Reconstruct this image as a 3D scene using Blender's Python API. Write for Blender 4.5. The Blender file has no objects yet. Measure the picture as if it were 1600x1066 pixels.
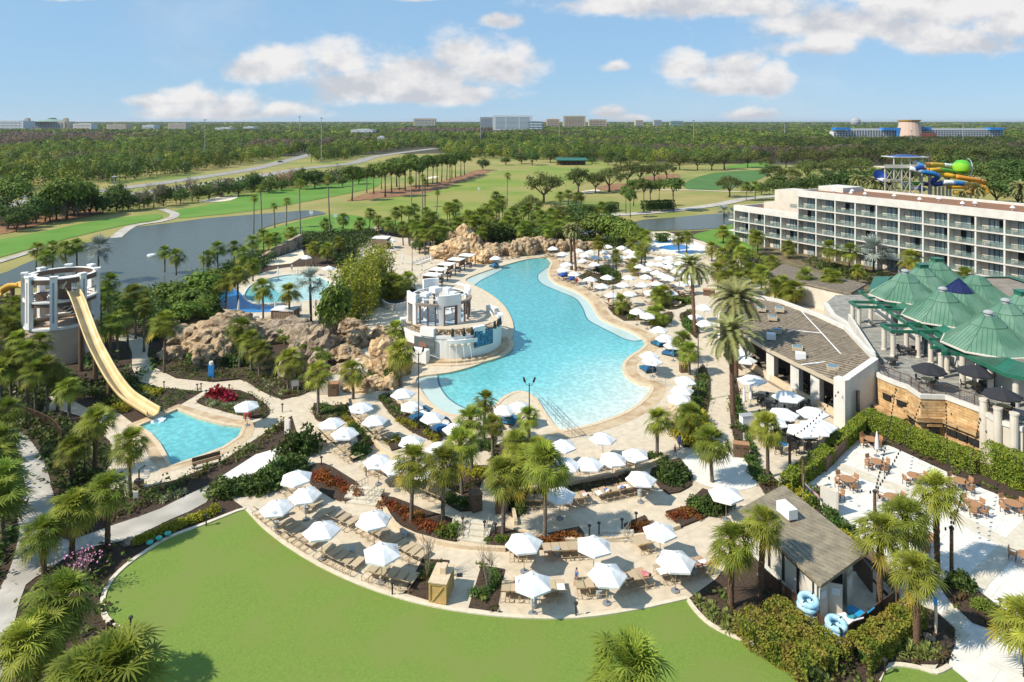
import bpy, bmesh, math, random
import numpy as np
from mathutils import Vector, Matrix
S = bpy.context.scene
COL = S.collection
rnd = random.Random(7)
PI = math.pi
# the survey: the photograph's ground plan is read through a level camera 34 m up (24 mm lens, vertical shift)
F, H, CX, HY = 1067.0, 34.0, 800.0, 190.0
TZ = -0.5                                   # level of the land around the resort plateau
def g(px, py, z=0.0):
    Y = F*(H-z)/(py-HY)
    return ((px-CX)*Y/F, Y)
def proj(x, y, z=0): return CX+F*x/y, HY+F*(H-z)/y
def G(pts, z=0.0): return [g(a, b, z) for a, b in pts]

# ---------------------------------------------------------------- materials
def _n(nt, t, **kw):
    n = nt.nodes.new(t)
    for k, v in kw.items(): setattr(n, k, v)
    return n
MATS = {}
def mat(name, c1, c2=None, scale=4.0, rough=.7, bump=0.0, bscale=None, metal=0.0, rand=0.0, detail=5.0, trans=0.0,
        c3=None, scale3=.3, coord='pos', tint=False, spec=None, stretch=None, alpha=1.0, contrast=(.35, .65)):
    m = bpy.data.materials.new(name); m.use_nodes = True
    nt = m.node_tree; b = nt.nodes['Principled BSDF']; out = nt.nodes['Material Output']
    L = nt.links.new
    b.inputs['Roughness'].default_value = rough; b.inputs['Metallic'].default_value = metal
    if spec is not None: b.inputs['Specular IOR Level'].default_value = spec
    if alpha < 1: b.inputs['Alpha'].default_value = alpha
    if coord == 'pos': vec = _n(nt, 'ShaderNodeNewGeometry').outputs['Position']
    else: vec = _n(nt, 'ShaderNodeTexCoord').outputs['Object']
    if stretch:
        mp = _n(nt, 'ShaderNodeMapping'); mp.inputs['Scale'].default_value = stretch
        L(vec, mp.inputs['Vector']); vec = mp.outputs['Vector']
    col = None
    if c2 is not None:
        tx = _n(nt, 'ShaderNodeTexNoise'); tx.inputs['Scale'].default_value = scale; tx.inputs['Detail'].default_value = detail
        L(vec, tx.inputs['Vector'])
        mr = _n(nt, 'ShaderNodeMapRange'); mr.inputs[1].default_value, mr.inputs[2].default_value = contrast
        L(tx.outputs['Fac'], mr.inputs[0])
        mx = _n(nt, 'ShaderNodeMix', data_type='RGBA'); mx.inputs[6].default_value = (*c1, 1); mx.inputs[7].default_value = (*c2, 1)
        L(mr.outputs[0], mx.inputs[0]); col = mx.outputs[2]
        if c3 is not None:
            t3 = _n(nt, 'ShaderNodeTexNoise'); t3.inputs['Scale'].default_value = scale3; t3.inputs['Detail'].default_value = 4
            L(vec, t3.inputs['Vector'])
            m3 = _n(nt, 'ShaderNodeMapRange'); m3.inputs[1].default_value, m3.inputs[2].default_value = .45, .62
            L(t3.outputs['Fac'], m3.inputs[0])
            x3 = _n(nt, 'ShaderNodeMix', data_type='RGBA'); x3.inputs[7].default_value = (*c3, 1)
            L(m3.outputs[0], x3.inputs[0]); L(col, x3.inputs[6]); col = x3.outputs[2]
    if tint:
        at = _n(nt, 'ShaderNodeAttribute', attribute_name='tint')
        if col is None: col = at.outputs['Color']
        else:
            x = _n(nt, 'ShaderNodeMix', data_type='RGBA', blend_type='MULTIPLY'); x.inputs[0].default_value = 1
            L(col, x.inputs[6]); L(at.outputs['Color'], x.inputs[7]); col = x.outputs[2]
    if rand:
        oi = _n(nt, 'ShaderNodeObjectInfo'); hs = _n(nt, 'ShaderNodeHueSaturation')
        v = _n(nt, 'ShaderNodeMapRange'); v.inputs[3].default_value, v.inputs[4].default_value = 1-rand, 1+rand
        L(oi.outputs['Random'], v.inputs[0]); L(v.outputs[0], hs.inputs['Value'])
        m2 = _n(nt, 'ShaderNodeMath', operation='MULTIPLY'); m2.inputs[1].default_value = 7.31
        L(oi.outputs['Random'], m2.inputs[0])
        fr = _n(nt, 'ShaderNodeMath', operation='FRACT'); L(m2.outputs[0], fr.inputs[0])
        h = _n(nt, 'ShaderNodeMapRange'); h.inputs[3].default_value, h.inputs[4].default_value = .5-rand*.06, .5+rand*.06
        L(fr.outputs[0], h.inputs[0]); L(h.outputs[0], hs.inputs['Hue'])
        if col is None: hs.inputs['Color'].default_value = (*c1, 1)
        else: L(col, hs.inputs['Color'])
        col = hs.outputs['Color']
    if col is None: b.inputs['Base Color'].default_value = (*c1, 1)
    else: L(col, b.inputs['Base Color'])
    if bump:
        tb = _n(nt, 'ShaderNodeTexNoise'); tb.inputs['Scale'].default_value = bscale or scale*3; tb.inputs['Detail'].default_value = 4
        L(vec, tb.inputs['Vector'])
        bp = _n(nt, 'ShaderNodeBump'); bp.inputs['Strength'].default_value = min(1, bump); bp.inputs['Distance'].default_value = .1 if bump <= 1 else .1*bump
        L(tb.outputs['Fac'], bp.inputs['Height']); L(bp.outputs['Normal'], b.inputs['Normal'])
    if trans:
        tr = _n(nt, 'ShaderNodeBsdfTranslucent'); ms = _n(nt, 'ShaderNodeMixShader'); ms.inputs[0].default_value = trans
        if col is None: tr.inputs['Color'].default_value = (*c1, 1)
        else: L(col, tr.inputs['Color'])
        L(b.outputs[0], ms.inputs[1]); L(tr.outputs[0], ms.inputs[2]); L(ms.outputs[0], out.inputs['Surface'])
    MATS[name] = m
    return m

# ---------------------------------------------------------------- mesh builder
class MB:
    def __init__(s): s.v = []; s.f = []
    def add(s, vs, fs):
        o = len(s.v); s.v += [tuple(p) for p in vs]; s.f += [tuple(i+o for i in f) for f in fs]; return s
    def box(s, c, d, rz=0, taper=1.0, tilt=0):
        x, y, z = c; a, b, h = d[0]/2, d[1]/2, d[2]/2
        P = []
        for k, (i, j) in enumerate(((-1, -1), (1, -1), (1, 1), (-1, 1))*2):
            t = 1 if k < 4 else taper
            px, py, pz = i*a*t, j*b*t, (-h if k < 4 else h)
            if tilt: py, pz = py*math.cos(tilt)-pz*math.sin(tilt), py*math.sin(tilt)+pz*math.cos(tilt)
            P.append((x+px*math.cos(rz)-py*math.sin(rz), y+px*math.sin(rz)+py*math.cos(rz), z+pz))
        return s.add(P, [(3, 2, 1, 0), (4, 5, 6, 7), (0, 1, 5, 4), (1, 2, 6, 5), (2, 3, 7, 6), (3, 0, 4, 7)])
    def prism(s, poly, z0, z1):
        n = len(poly)
        z0 = z0 if hasattr(z0, '__len__') else [z0]*n; z1 = z1 if hasattr(z1, '__len__') else [z1]*n
        if sum(poly[i][0]*poly[(i+1) % n][1]-poly[(i+1) % n][0]*poly[i][1] for i in range(n)) < 0:
            poly = poly[::-1]; z0 = z0[::-1]; z1 = z1[::-1]
        P = [(p[0], p[1], z) for p, z in zip(poly, z0)]+[(p[0], p[1], z) for p, z in zip(poly, z1)]
        return s.add(P, [tuple(range(n))[::-1], tuple(range(n, 2*n))]+[(i, (i+1) % n, n+(i+1) % n, n+i) for i in range(n)])
    def tube(s, pts, r, n=6, cap=True):
        rs = r if hasattr(r, '__len__') else [r]*len(pts)
        P = []; o = None
        for k, p in enumerate(pts):
            p = Vector(p); a = Vector(pts[max(0, k-1)]); b = Vector(pts[min(len(pts)-1, k+1)])
            d = (b-a).normalized()
            if o is None: o = d.orthogonal().normalized()
            o = (o-d*o.dot(d)); o = o.normalized() if o.length > 1e-6 else d.orthogonal().normalized()
            q = d.cross(o)
            for i in range(n):
                t = 2*PI*i/n
                P.append(p+(o*math.cos(t)+q*math.sin(t))*rs[k])
        Fc = []
        for k in range(len(pts)-1):
            for i in range(n): Fc.append((k*n+i, k*n+(i+1) % n, (k+1)*n+(i+1) % n, (k+1)*n+i))
        if cap: Fc += [tuple(range(n))[::-1], tuple(range((len(pts)-1)*n, len(pts)*n))]
        return s.add(P, Fc)
    def lathe(s, prof, n=16, c=(0, 0, 0), a0=0, a1=2*PI, cap=False):
        full = abs(a1-a0-2*PI) < 1e-6
        m = n if full else n+1
        P = []
        for r, z in prof:
            for i in range(m):
                t = a0+(a1-a0)*i/n
                P.append((c[0]+r*math.cos(t), c[1]+r*math.sin(t), c[2]+z))
        Fc = []
        for k in range(len(prof)-1):
            for i in range(n):
                j = (i+1) % m if full else i+1
                Fc.append((k*m+i, k*m+j, (k+1)*m+j, (k+1)*m+i))
        if cap and full: Fc += [tuple(range(m))[::-1], tuple(range((len(prof)-1)*m, len(prof)*m))]
        return s.add(P, Fc)
    def arcwall(s, c, r0, r1, z0, z1, a0, a1, n=24):
        return s.lathe([(r0, z0), (r1, z0), (r1, z1), (r0, z1), (r0, z0)], n, (c[0], c[1], 0), a0, a1).arc_ends(c, r0, r1, z0, z1, a0, a1)
    def arc_ends(s, c, r0, r1, z0, z1, a0, a1):
        if abs(a1-a0-2*PI) > 1e-6:
            for t, fl in ((a0, 1), (a1, 0)):
                q = [(c[0]+r*math.cos(t), c[1]+r*math.sin(t), z) for r, z in ((r0, z0), (r1, z0), (r1, z1), (r0, z1))]
                s.add(q, [(0, 1, 2, 3)] if fl else [(3, 2, 1, 0)])
        return s
    def blob(s, c, d, seed=0, n=8, amp=.2, jag=False):
        r = random.Random(seed); bm = bmesh.new()
        bmesh.ops.create_icosphere(bm, subdivisions=n, radius=1)
        ph = [(r.uniform(0, 9), r.uniform(0, 9), r.uniform(0, 9)) for _ in range(3)]
        P = []
        from mathutils import noise as nz
        for v in bm.verts:
            p = v.co.copy()
            q = 1+amp*nz.noise(p*1.3+Vector(ph[0]))+amp*.6*nz.noise(p*2.9+Vector(ph[1]))
            if jag: q += amp*.7*abs(nz.noise(p*2.2+Vector(ph[2])))+amp*.25*nz.noise(p*7+Vector(ph[1]))
            if jag: t = p.z*q*d[2]*1.5+nz.noise(p*2)*.9; q2 = q*(1+.13*(abs((t % 1)-.5)*2-.5)); P.append((c[0]+p.x*q2*d[0], c[1]+p.y*q2*d[1], c[2]+p.z*q*d[2])); continue
            P.append((c[0]+p.x*q*d[0], c[1]+p.y*q*d[1], c[2]+p.z*q*d[2]))
        fs = [tuple(v.index for v in f.verts) for f in bm.faces]
        bm.free(); return s.add(P, fs)
    def mesh(s, name, m=None, smooth=False):
        me = bpy.data.meshes.new(name); me.from_pydata(s.v, [], s.f); me.update()
        if m: me.materials.append(MATS[m] if isinstance(m, str) else m)
        if smooth: me.polygons.foreach_set('use_smooth', [True]*len(me.polygons))
        return me
    def build(s, name, m, parent=None, smooth=False):
        return put(name, s.mesh(name, m, smooth), parent)
def put(name, me, parent=None, loc=None):
    o = bpy.data.objects.new(name, me); COL.objects.link(o)
    if parent is not None: o.parent = parent
    if loc: o.location = loc
    return o
def tag(o, label=None, cat=None, group=None, kind=None):
    if label is not None: o['label'] = label
    if cat: o['category'] = cat
    if group: o['group'] = group
    if kind: o['kind'] = kind
    return o
def thing(name, label, cat, loc=(0, 0, 0), rz=0, group=None):
    o = bpy.data.objects.new(name, None); COL.objects.link(o)
    o.location = loc; o.rotation_euler = (0, 0, rz); o.empty_display_size = .3
    return tag(o, label, cat, group)
def solo(name, mb, m, label, cat, group=None, smooth=False):
    return tag(mb.build(name, m, None, smooth), label, cat, group)
KIDS = {}
def kids(o):
    if o.name not in KIDS: KIDS[o.name] = list(o.children)
    return KIDS[o.name]
def dup(root, loc, rz=0, sc=1, label=None, cat=None, group=None):
    def rec(o, par):
        c = o.copy(); COL.objects.link(c)
        if par: c.parent = par
        for ch in kids(o): rec(ch, c)
        return c
    r = rec(root, None)
    r.location = loc; r.rotation_euler = (0, 0, rz)
    r.scale = sc if hasattr(sc, '__len__') else (sc, sc, sc)
    return tag(r, label, cat, group)
PROTO = []
def proto(o):                                  # a first of its kind: the first placement moves it, later ones copy it
    PROTO.append(o); return {'o': o, 'used': False}
def place(p, loc, rz=0, sc=1, **kw):
    if not p['used']:
        p['used'] = True; o = p['o']; kids(o)
        for ch in kids(o): kids(ch)
        o.location = loc; o.rotation_euler = (0, 0, rz)
        o.scale = sc if hasattr(sc, '__len__') else (sc, sc, sc)
        return tag(o, **kw)
    return dup(p['o'], loc, rz, sc, **kw)
ORD = ['first', 'second', 'third', 'fourth', 'fifth', 'sixth', 'seventh', 'eighth', 'ninth', 'tenth', 'eleventh', 'twelfth', 'thirteenth',
       'fourteenth', 'fifteenth', 'sixteenth', 'seventeenth', 'eighteenth', 'nineteenth', 'twentieth']
ORD += ['twenty-'+w for w in ORD[:9]]+['thirtieth']+['thirty-'+w for w in ORD[:9]]+['fortieth']+['forty-'+w for w in ORD[:9]]+['fiftieth']
REG = {}
def reg(o, what, where):                       # label = what + its place in a row one can find
    REG.setdefault((what, where), []).append(o); return o
def label_all():
    for (what, where), os in REG.items():
        if len(os) == 1: os[0]['label'] = f'{what} {where}'; continue
        os.sort(key=lambda o: proj(o.location.x, max(1, o.location.y))[0])
        n = len(os)
        for i, o in enumerate(os):
            w = 'leftmost' if i == 0 else 'rightmost' if i == n-1 else ORD[i]+' from left'
            o['label'] = f'{w} {what} {where}'

# ---------------------------------------------------------------- numpy leaf meshes
def mesh_np(name, V, quads=None, tris=None, m=None, tint=None, smooth=False):
    me = bpy.data.meshes.new(name)
    V = np.asarray(V, np.float32); me.vertices.add(len(V)); me.vertices.foreach_set('co', V.ravel())
    idx = []; st = []; n = 0
    if quads is not None and len(quads):
        q = np.asarray(quads, np.int32); idx.append(q.ravel()); st.append(np.arange(len(q))*4+n); n += q.size
    if tris is not None and len(tris):
        t = np.asarray(tris, np.int32); idx.append(t.ravel()); st.append(np.arange(len(t))*3+n); n += t.size
    idx = np.concatenate(idx); st = np.concatenate(st).astype(np.int32)
    me.loops.add(n); me.loops.foreach_set('vertex_index', idx)
    me.polygons.add(len(st)); me.polygons.foreach_set('loop_start', st)
    if tint is not None:
        a = me.color_attributes.new('tint', 'FLOAT_COLOR', 'POINT')
        T = np.ones((len(V), 4), np.float32); T[:, :3] = tint; a.data.foreach_set('color', T.ravel())
    me.update(calc_edges=True)
    if smooth: me.polygons.foreach_set('use_smooth', [True]*len(st))
    if m: me.materials.append(MATS[m])
    return me
def leaf_quads(P, size, R, up=.35, long=1.5, D=None, mix=.55):
    """diamond leaves (two-sided quads) at points P; size scalar or array; returns V, Q"""
    n = len(P)
    N = R.normal(size=(n, 3))
    if D is None: N[:, 2] = np.abs(N[:, 2])+up
    else: N = D/(np.linalg.norm(D, axis=1)[:, None]+1e-6)+N*mix*.6; N[:, 2] += up
    N /= np.linalg.norm(N, axis=1)[:, None]
    T = R.normal(size=(n, 3)); T -= N*(T*N).sum(1)[:, None]; T /= np.linalg.norm(T, axis=1)[:, None]
    B = np.cross(N, T)
    s = (np.ones(n)*size*R.uniform(.6, 1.3, n))[:, None]
    V = np.empty((n, 4, 3)); V[:, 0] = P-T*s*long/2; V[:, 1] = P-B*s*.5+N*s*.1; V[:, 2] = P+T*s*long/2; V[:, 3] = P+B*s*.5+N*s*.1
    return V.reshape(-1, 3), np.arange(n*4).reshape(n, 4)
def in_poly(pts, poly):
    x, y = pts[:, 0], pts[:, 1]; r = np.zeros(len(pts), bool); n = len(poly)
    for i in range(n):
        x1, y1 = poly[i]; x2, y2 = poly[(i+1) % n]
        if y1 == y2: continue
        c = ((y1 > y) != (y2 > y)) & (x < (x2-x1)*(y-y1)/(y2-y1)+x1); r ^= c
    return r
def scatter(poly, dens, R):
    a = np.array(poly); lo, hi = a.min(0), a.max(0)
    n = max(4, int(np.prod(hi-lo)*dens)); p = R.uniform(lo, hi, (n, 2))
    return p[in_poly(p, poly)]
def smoothpoly(pts, closed=True, k=3):
    n = len(pts); out = []
    for i in range(n if closed else n-1):
        p0, p1, p2, p3 = (pts[(i+j) % n] if closed else pts[min(max(i+j, 0), n-1)] for j in (-1, 0, 1, 2))
        for s in range(k):
            t = s/k
            out.append(tuple(.5*(2*p1[d]+(p2[d]-p0[d])*t+(2*p0[d]-5*p1[d]+4*p2[d]-p3[d])*t*t+(3*p1[d]-p0[d]-3*p2[d]+p3[d])*t**3) for d in range(len(p1))))
    if not closed: out.append(tuple(pts[-1]))
    return out
def sheet(name, polys, z, m, kind='structure', skirt=0.0, holes=()):
    """flat sheet from a list of outlines (world xy), optional holes and a skirt down"""
    bm = bmesh.new()
    def loop(p):
        vs = [bm.verts.new((x, y, z)) for x, y in p]
        return [bm.edges.new((vs[i], vs[(i+1) % len(vs)])) for i in range(len(vs))]
    for p in polys:
        if holes:
            es = loop(p)
            for h in holes: es += loop(h)
            bmesh.ops.triangle_fill(bm, edges=es, use_beauty=True, use_dissolve=False, normal=(0, 0, 1))
        else:
            f = bm.faces.new([bm.verts.new((x, y, z)) for x, y in p])
    bmesh.ops.recalc_face_normals(bm, faces=bm.faces)
    for f in bm.faces:
        if f.normal.z < 0: f.normal_flip()
    if skirt:
        for e in [e for e in bm.edges if len(e.link_faces) == 1]:
            a, b = e.verts
            c = bm.verts.new((b.co.x, b.co.y, z-skirt)); d = bm.verts.new((a.co.x, a.co.y, z-skirt))
            bm.faces.new((a, b, c, d))
    bmesh.ops.triangulate(bm, faces=[f for f in bm.faces if len(f.verts) > 4])
    me = bpy.data.meshes.new(name); bm.to_mesh(me); bm.free(); me.materials.append(MATS[m])
    return tag(put(name, me), kind=kind)
def ribbon(path, w, closed=False):
    """left/right offset outlines of a centre line"""
    n = len(path); A, B = [], []
    for i in range(n):
        a = path[(i-1) % n] if closed else path[max(0, i-1)]; b = path[(i+1) % n] if closed else path[min(n-1, i+1)]
        dx, dy = b[0]-a[0], b[1]-a[1]; l = math.hypot(dx, dy) or 1
        ww = w[i] if hasattr(w, '__len__') else w
        A.append((path[i][0]-dy/l*ww/2, path[i][1]+dx/l*ww/2)); B.append((path[i][0]+dy/l*ww/2, path[i][1]-dx/l*ww/2))
    return A, B
def strip(mb, path, w, z0, z1, closed=False):
    A, B = ribbon(path, w, closed); n = len(path)
    for i in range(n if closed else n-1):
        j = (i+1) % n
        P = [(*A[i], z0), (*B[i], z0), (*B[j], z0), (*A[j], z0), (*A[i], z1), (*B[i], z1), (*B[j], z1), (*A[j], z1)]
        fs = [(4, 5, 6, 7), (1, 2, 6, 5), (3, 0, 4, 7)]
        if not closed and i == 0: fs.append((0, 1, 5, 4))
        if not closed and i == n-2: fs.append((2, 3, 7, 6))
        mb.add(P, fs)
    return mb
# ---------------------------------------------------------------- camera, sun, sky
cam = bpy.data.cameras.new('camera'); cam.lens = 24.0; cam.sensor_width = 36.0
cam.shift_y = -(533-HY)/1600; cam.clip_end = 60000; cam.clip_start = .5
co = bpy.data.objects.new('camera', cam); COL.objects.link(co); co.location = (0, 0, H); co.rotation_euler = (PI/2, 0, 0)
S.camera = co
AZ = Vector((-.937, -.35)).normalized(); EL = math.radians(45)
SUNDIR = Vector((AZ.x*math.cos(EL), AZ.y*math.cos(EL), math.sin(EL)))
sl = bpy.data.lights.new('sun', 'SUN'); sl.energy = 4.0; sl.angle = math.radians(.55); sl.color = (1, .93, .80)
so = bpy.data.objects.new('sun', sl); COL.objects.link(so); so.rotation_euler = SUNDIR.to_track_quat('Z', 'Y').to_euler(); so.location = (-60, -20, 90)
W = bpy.data.worlds.new('World'); S.world = W; W.use_nodes = True
def sky():
    nt = W.node_tree; L = nt.links.new; bg = nt.nodes['Background']
    st = _n(nt, 'ShaderNodeTexSky', sky_type='NISHITA'); st.sun_disc = False
    st.sun_elevation = EL; st.sun_rotation = math.atan2(AZ.x, AZ.y) % (2*PI); st.air_density = 1.0; st.dust_density = 0; st.ozone_density = 6; st.air_density = 1.0; st.altitude = 300
    tc = _n(nt, 'ShaderNodeTexCoord'); sp = _n(nt, 'ShaderNodeSeparateXYZ'); L(tc.outputs['Generated'], sp.inputs[0])
    def M(op, a, b=None, c=None):
        n = _n(nt, 'ShaderNodeMath', operation=op)
        for i, x in enumerate((a, b, c)):
            if x is None: continue
            if isinstance(x, (int, float)): n.inputs[i].default_value = x
            else: L(x, n.inputs[i])
        return n.outputs[0]
    # clouds live on the sky's own directions: bearing (x/y) and rise (z/y) of the half in front
    y = M('MAXIMUM', sp.outputs[1], .05)
    u = M('DIVIDE', sp.outputs[0], y); v = M('DIVIDE', sp.outputs[2], y)
    cv = _n(nt, 'ShaderNodeCombineXYZ'); L(u, cv.inputs[0]); L(M('MULTIPLY', v, 1.5), cv.inputs[1])
    def fbm(scale, off, det=9):
        mp = _n(nt, 'ShaderNodeMapping'); mp.inputs['Location'].default_value = off; L(cv.outputs[0], mp.inputs['Vector'])
        n = _n(nt, 'ShaderNodeTexNoise'); n.inputs['Scale'].default_value = scale; n.inputs['Detail'].default_value = det; n.inputs['Roughness'].default_value = .56
        L(mp.outputs[0], n.inputs['Vector']); return n.outputs['Fac']
    n1 = fbm(9, (0, 0, 0)); n2 = fbm(9, (.012, -.030, 0)); n3 = fbm(30, (3, 1, 0)); big = fbm(2.2, (5.2, .3, 0), 5)
    C = [(430, 106, 95, 34), (520, 100, 75, 36), (560, 132, 130, 36), (655, 120, 100, 52), (712, 84, 74, 46), (775, 108, 78, 46), (690, 148, 140, 22),
         (300, 160, 66, 28), (375, 166, 60, 24), (440, 172, 52, 18), (335, 178, 140, 16), (240, 160, 45, 15),
         (1075, 108, 58, 28), (1150, 106, 52, 36), (1200, 128, 56, 32), (1135, 136, 100, 22),
         (962, 104, 28, 14), (1172, 180, 52, 15), (948, 176, 30, 14), (782, 32, 42, 17), (985, 186, 30, 8),
         (1110, 8, 300, 30), (1330, 40, 190, 48), (1500, 66, 130, 32), (1440, 14, 250, 46), (1580, 40, 110, 50), (1290, 74, 90, 22), (130, -6, 90, 12), (640, -8, 70, 12)]
    acc = None; rise = None
    for px, py, a, b in C:
        du = M('DIVIDE', M('SUBTRACT', u, (px-CX)/F), a/F*1.12); dv = M('DIVIDE', M('SUBTRACT', v, (HY-py)/F), b/F*1.15)
        low = M('LESS_THAN', dv, 0); dv2 = M('MULTIPLY', dv, M('ADD', 1, M('MULTIPLY', low, .35)))
        e = M('SUBTRACT', 1, M('SQRT', M('ADD', M('MULTIPLY', du, du), M('MULTIPLY', dv2, dv2))))
        r = M('MULTIPLY', M('MAXIMUM', e, 0), dv)
        acc = e if acc is None else M('SMOOTH_MAX', acc, e, .12)
        rise = r if rise is None else M('ADD', rise, r)
    d = M('ADD', acc, M('ADD', M('MULTIPLY', M('SUBTRACT', n1, .5), 2.2), M('MULTIPLY', M('SUBTRACT', n3, .5), .55)))
    al = _n(nt, 'ShaderNodeMapRange', interpolation_type='SMOOTHSTEP'); al.inputs[1].default_value = -.02; al.inputs[2].default_value = .62; L(d, al.inputs[0])
    veil = _n(nt, 'ShaderNodeMapRange', interpolation_type='SMOOTHSTEP'); veil.inputs[1].default_value = .5; veil.inputs[2].default_value = .8; veil.inputs[4].default_value = .3; L(big, veil.inputs[0])
    front = M('GREATER_THAN', sp.outputs[1], .06)
    alpha = M('MULTIPLY', M('MAXIMUM', M('MULTIPLY', al.outputs[0], .97), veil.outputs[0]), front)
    sh = M('ADD', M('MULTIPLY', M('SUBTRACT', n1, n2), 3.2), M('ADD', M('MULTIPLY', rise, 1.1), .60))
    cr = _n(nt, 'ShaderNodeValToRGB'); cr.color_ramp.elements[0].position = .25; cr.color_ramp.elements[0].color = (.62, .64, .69, 1)
    cr.color_ramp.elements[1].position = .92; cr.color_ramp.elements[1].color = (.93, .91, .90, 1); L(sh, cr.inputs[0])
    cl = _n(nt, 'ShaderNodeMix', data_type='RGBA', blend_type='MULTIPLY'); cl.inputs[0].default_value = 1; L(cr.outputs[0], cl.inputs[6]); cl.inputs[7].default_value = (CLB, CLB, CLB, 1)
    bl = _n(nt, 'ShaderNodeMix', data_type='RGBA'); bl.inputs[0].default_value = .86; L(st.outputs[0], bl.inputs[6]); bl.inputs[7].default_value = (1.28, 2.18, 3.2, 1)
    mx = _n(nt, 'ShaderNodeMix', data_type='RGBA'); L(alpha, mx.inputs[0]); L(bl.outputs[2], mx.inputs[6]); L(cl.outputs[2], mx.inputs[7])
    L(mx.outputs[2], bg.inputs['Color']); bg.inputs['Strength'].default_value = SKYS
SKYS = .15; CLB = 4.25
sky()
vs = S.view_settings; vs.view_transform = 'Standard'; vs.look = 'None'; vs.gamma = 1; vs.use_curve_mapping = False; vs.exposure = .6
S.cycles.use_denoising = True
try: S.cycles.denoiser = 'OPENIMAGEDENOISE'; S.cycles.denoising_input_passes = 'RGB_ALBEDO_NORMAL'; S.cycles.denoising_prefilter = 'ACCURATE'
except Exception: pass
S.cycles.max_bounces = 6; S.cycles.diffuse_bounces = 3; S.cycles.glossy_bounces = 3; S.cycles.transmission_bounces = 4; S.cycles.transparent_max_bounces = 8
S.cycles.caustics_reflective = False; S.cycles.caustics_refractive = False

# ---------------------------------------------------------------- palette
mat('paving', (.54, .455, .335), (.60, .51, .385), 1.3, .8, .15, 9, c3=(.52, .425, .305), scale3=.3)
mat('paving_warm', (.48, .36, .22), (.58, .45, .30), 1.5, .75, .2, 9, c3=(.40, .27, .15), scale3=.4)
mat('paving_white', (.68, .65, .59), (.74, .71, .65), .8, .8, .08, 12, c3=(.65, .62, .555), scale3=.4)
mat('paving_band', (.52, .46, .36), (.62, .56, .45), 2, .8, .1, 10)
mat('path_grey', (.40, .37, .32), (.52, .48, .42), 1.2, .85, .15, 9, c3=(.34, .31, .27), scale3=.3)
mat('kerb', (.58, .50, .38), (.68, .6, .47), 3, .8, .2, 12)
mat('lawn', (.125, .200, .026), (.185, .268, .038), 9, .95, .4, 50, c3=(.175, .225, .042), scale3=.22, contrast=(.3, .7))
mat('mulch', (.035, .020, .012), (.085, .052, .031), 6, .95, 1.0, 14)
mat('soil', (.10, .075, .04), (.19, .15, .075), .5, .95, .6, 6)
mat('rough', (.25, .22, .06), (.32, .265, .085), .06, .95, .5, .8, c3=(.17, .21, .035), scale3=.02)
mat('fairway', (.075, .19, .012), (.10, .225, .018), .12, .95, .3, 3, c3=(.12, .23, .025), scale3=.05)
mat('range', (.15, .22, .02), (.215, .25, .036), .05, .95, .4, 1.5, c3=(.26, .24, .06), scale3=.022, contrast=(.42, .62))
mat('deep_fairway', (.05, .125, .022), (.07, .16, .03), .1, .95, .3, 3)
mat('pine_straw', (.19, .085, .035), (.30, .16, .075), .2, .95, .6, 2)
mat('sand', (.62, .52, .38), (.72, .63, .48), .5, .9)
mat('asphalt', (.24, .22, .20), (.33, .31, .28), .3, .9)
mat('forest_floor', (.035, .04, .014), (.075, .06, .03), .04, .95)
mat('coping', (.56, .42, .27), (.64, .52, .36), 3, .7, .2, 10)
mat('white_wall', (.57, .54, .49), (.65, .62, .56), .7, .75, .05, 20)
mat('bright_white', (.74, .72, .68), (.80, .78, .74), .7, .75)
mat('cream_wall', (.54, .48, .40), (.62, .56, .47), .5, .8, .05, 20)
mat('beige_wall', (.50, .38, .28), (.56, .43, .32), .5, .8, .05, 20)
mat('white_cloth', (.74, .74, .73), (.79, .79, .78), 3, .85)
mat('logo_grey', (.42, .45, .48))
mat('pole_metal', (.45, .40, .32), rough=.4, metal=.6)
mat('steel', (.5, .5, .5), rough=.35, metal=.8)
mat('dark_metal', (.020, .018, .017), (.035, .03, .028), 8, .5)
mat('bronze', (.085, .045, .028), (.12, .07, .045), 4, .5)
mat('tan_sling', (.60, .48, .32), (.68, .55, .38), 40, .8, rand=.12, trans=.35)
mat('tan_frame', (.40, .31, .19), rough=.5)
mat('blue_canvas', (.012, .10, .21), (.02, .14, .27), 5, .8, .4, 6, rand=.3)
mat('royal_canvas', (.012, .07, .33), (.02, .10, .42), 5, .8, .4, 6)
mat('grey_drum', (.30, .33, .35), (.38, .40, .42), 9, .5)
mat('teak', (.33, .165, .075), (.42, .225, .11), 6, .6, stretch=(1, 6, 1))
mat('crate_wood', (.46, .29, .10), (.58, .38, .15), 5, .6, .2, 20, stretch=(1, 1, 6))
mat('bin_brown', (.10, .065, .045), (.16, .10, .07), 8, .6, stretch=(9, 9, 1))
mat('dark_wood', (.11, .06, .035), (.17, .10, .06), 4, .6, stretch=(4, 4, 1))
mat('rock', (.37, .255, .145), (.58, .44, .28), 1.1, .9, 1.5, 3.5, c3=(.15, .09, .045), scale3=1.1)  # dark third tone of the rocks paints in crevice shade
mat('rock_orange', (.52, .345, .17), (.64, .48, .29), .9, .9, 1.5, 3.5, c3=(.24, .14, .07), scale3=.6)
mat('rock_grey', (.28, .21, .14), (.46, .36, .25), 1.0, .9, 1.5, 3.5, c3=(.17, .125, .085), scale3=.6)
mat('trunk', (.10, .078, .058), (.24, .19, .145), 5, .95, 1.5, 8, stretch=(1, 1, 2.5), rand=.2)
mat('trunk_brown', (.10, .055, .03), (.21, .125, .07), 5, .95, 1.5, 8, stretch=(1, 1, 2.5), rand=.2)
mat('bark', (.07, .055, .04), (.15, .12, .09), 4, .95, 1, 9, rand=.2)
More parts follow.
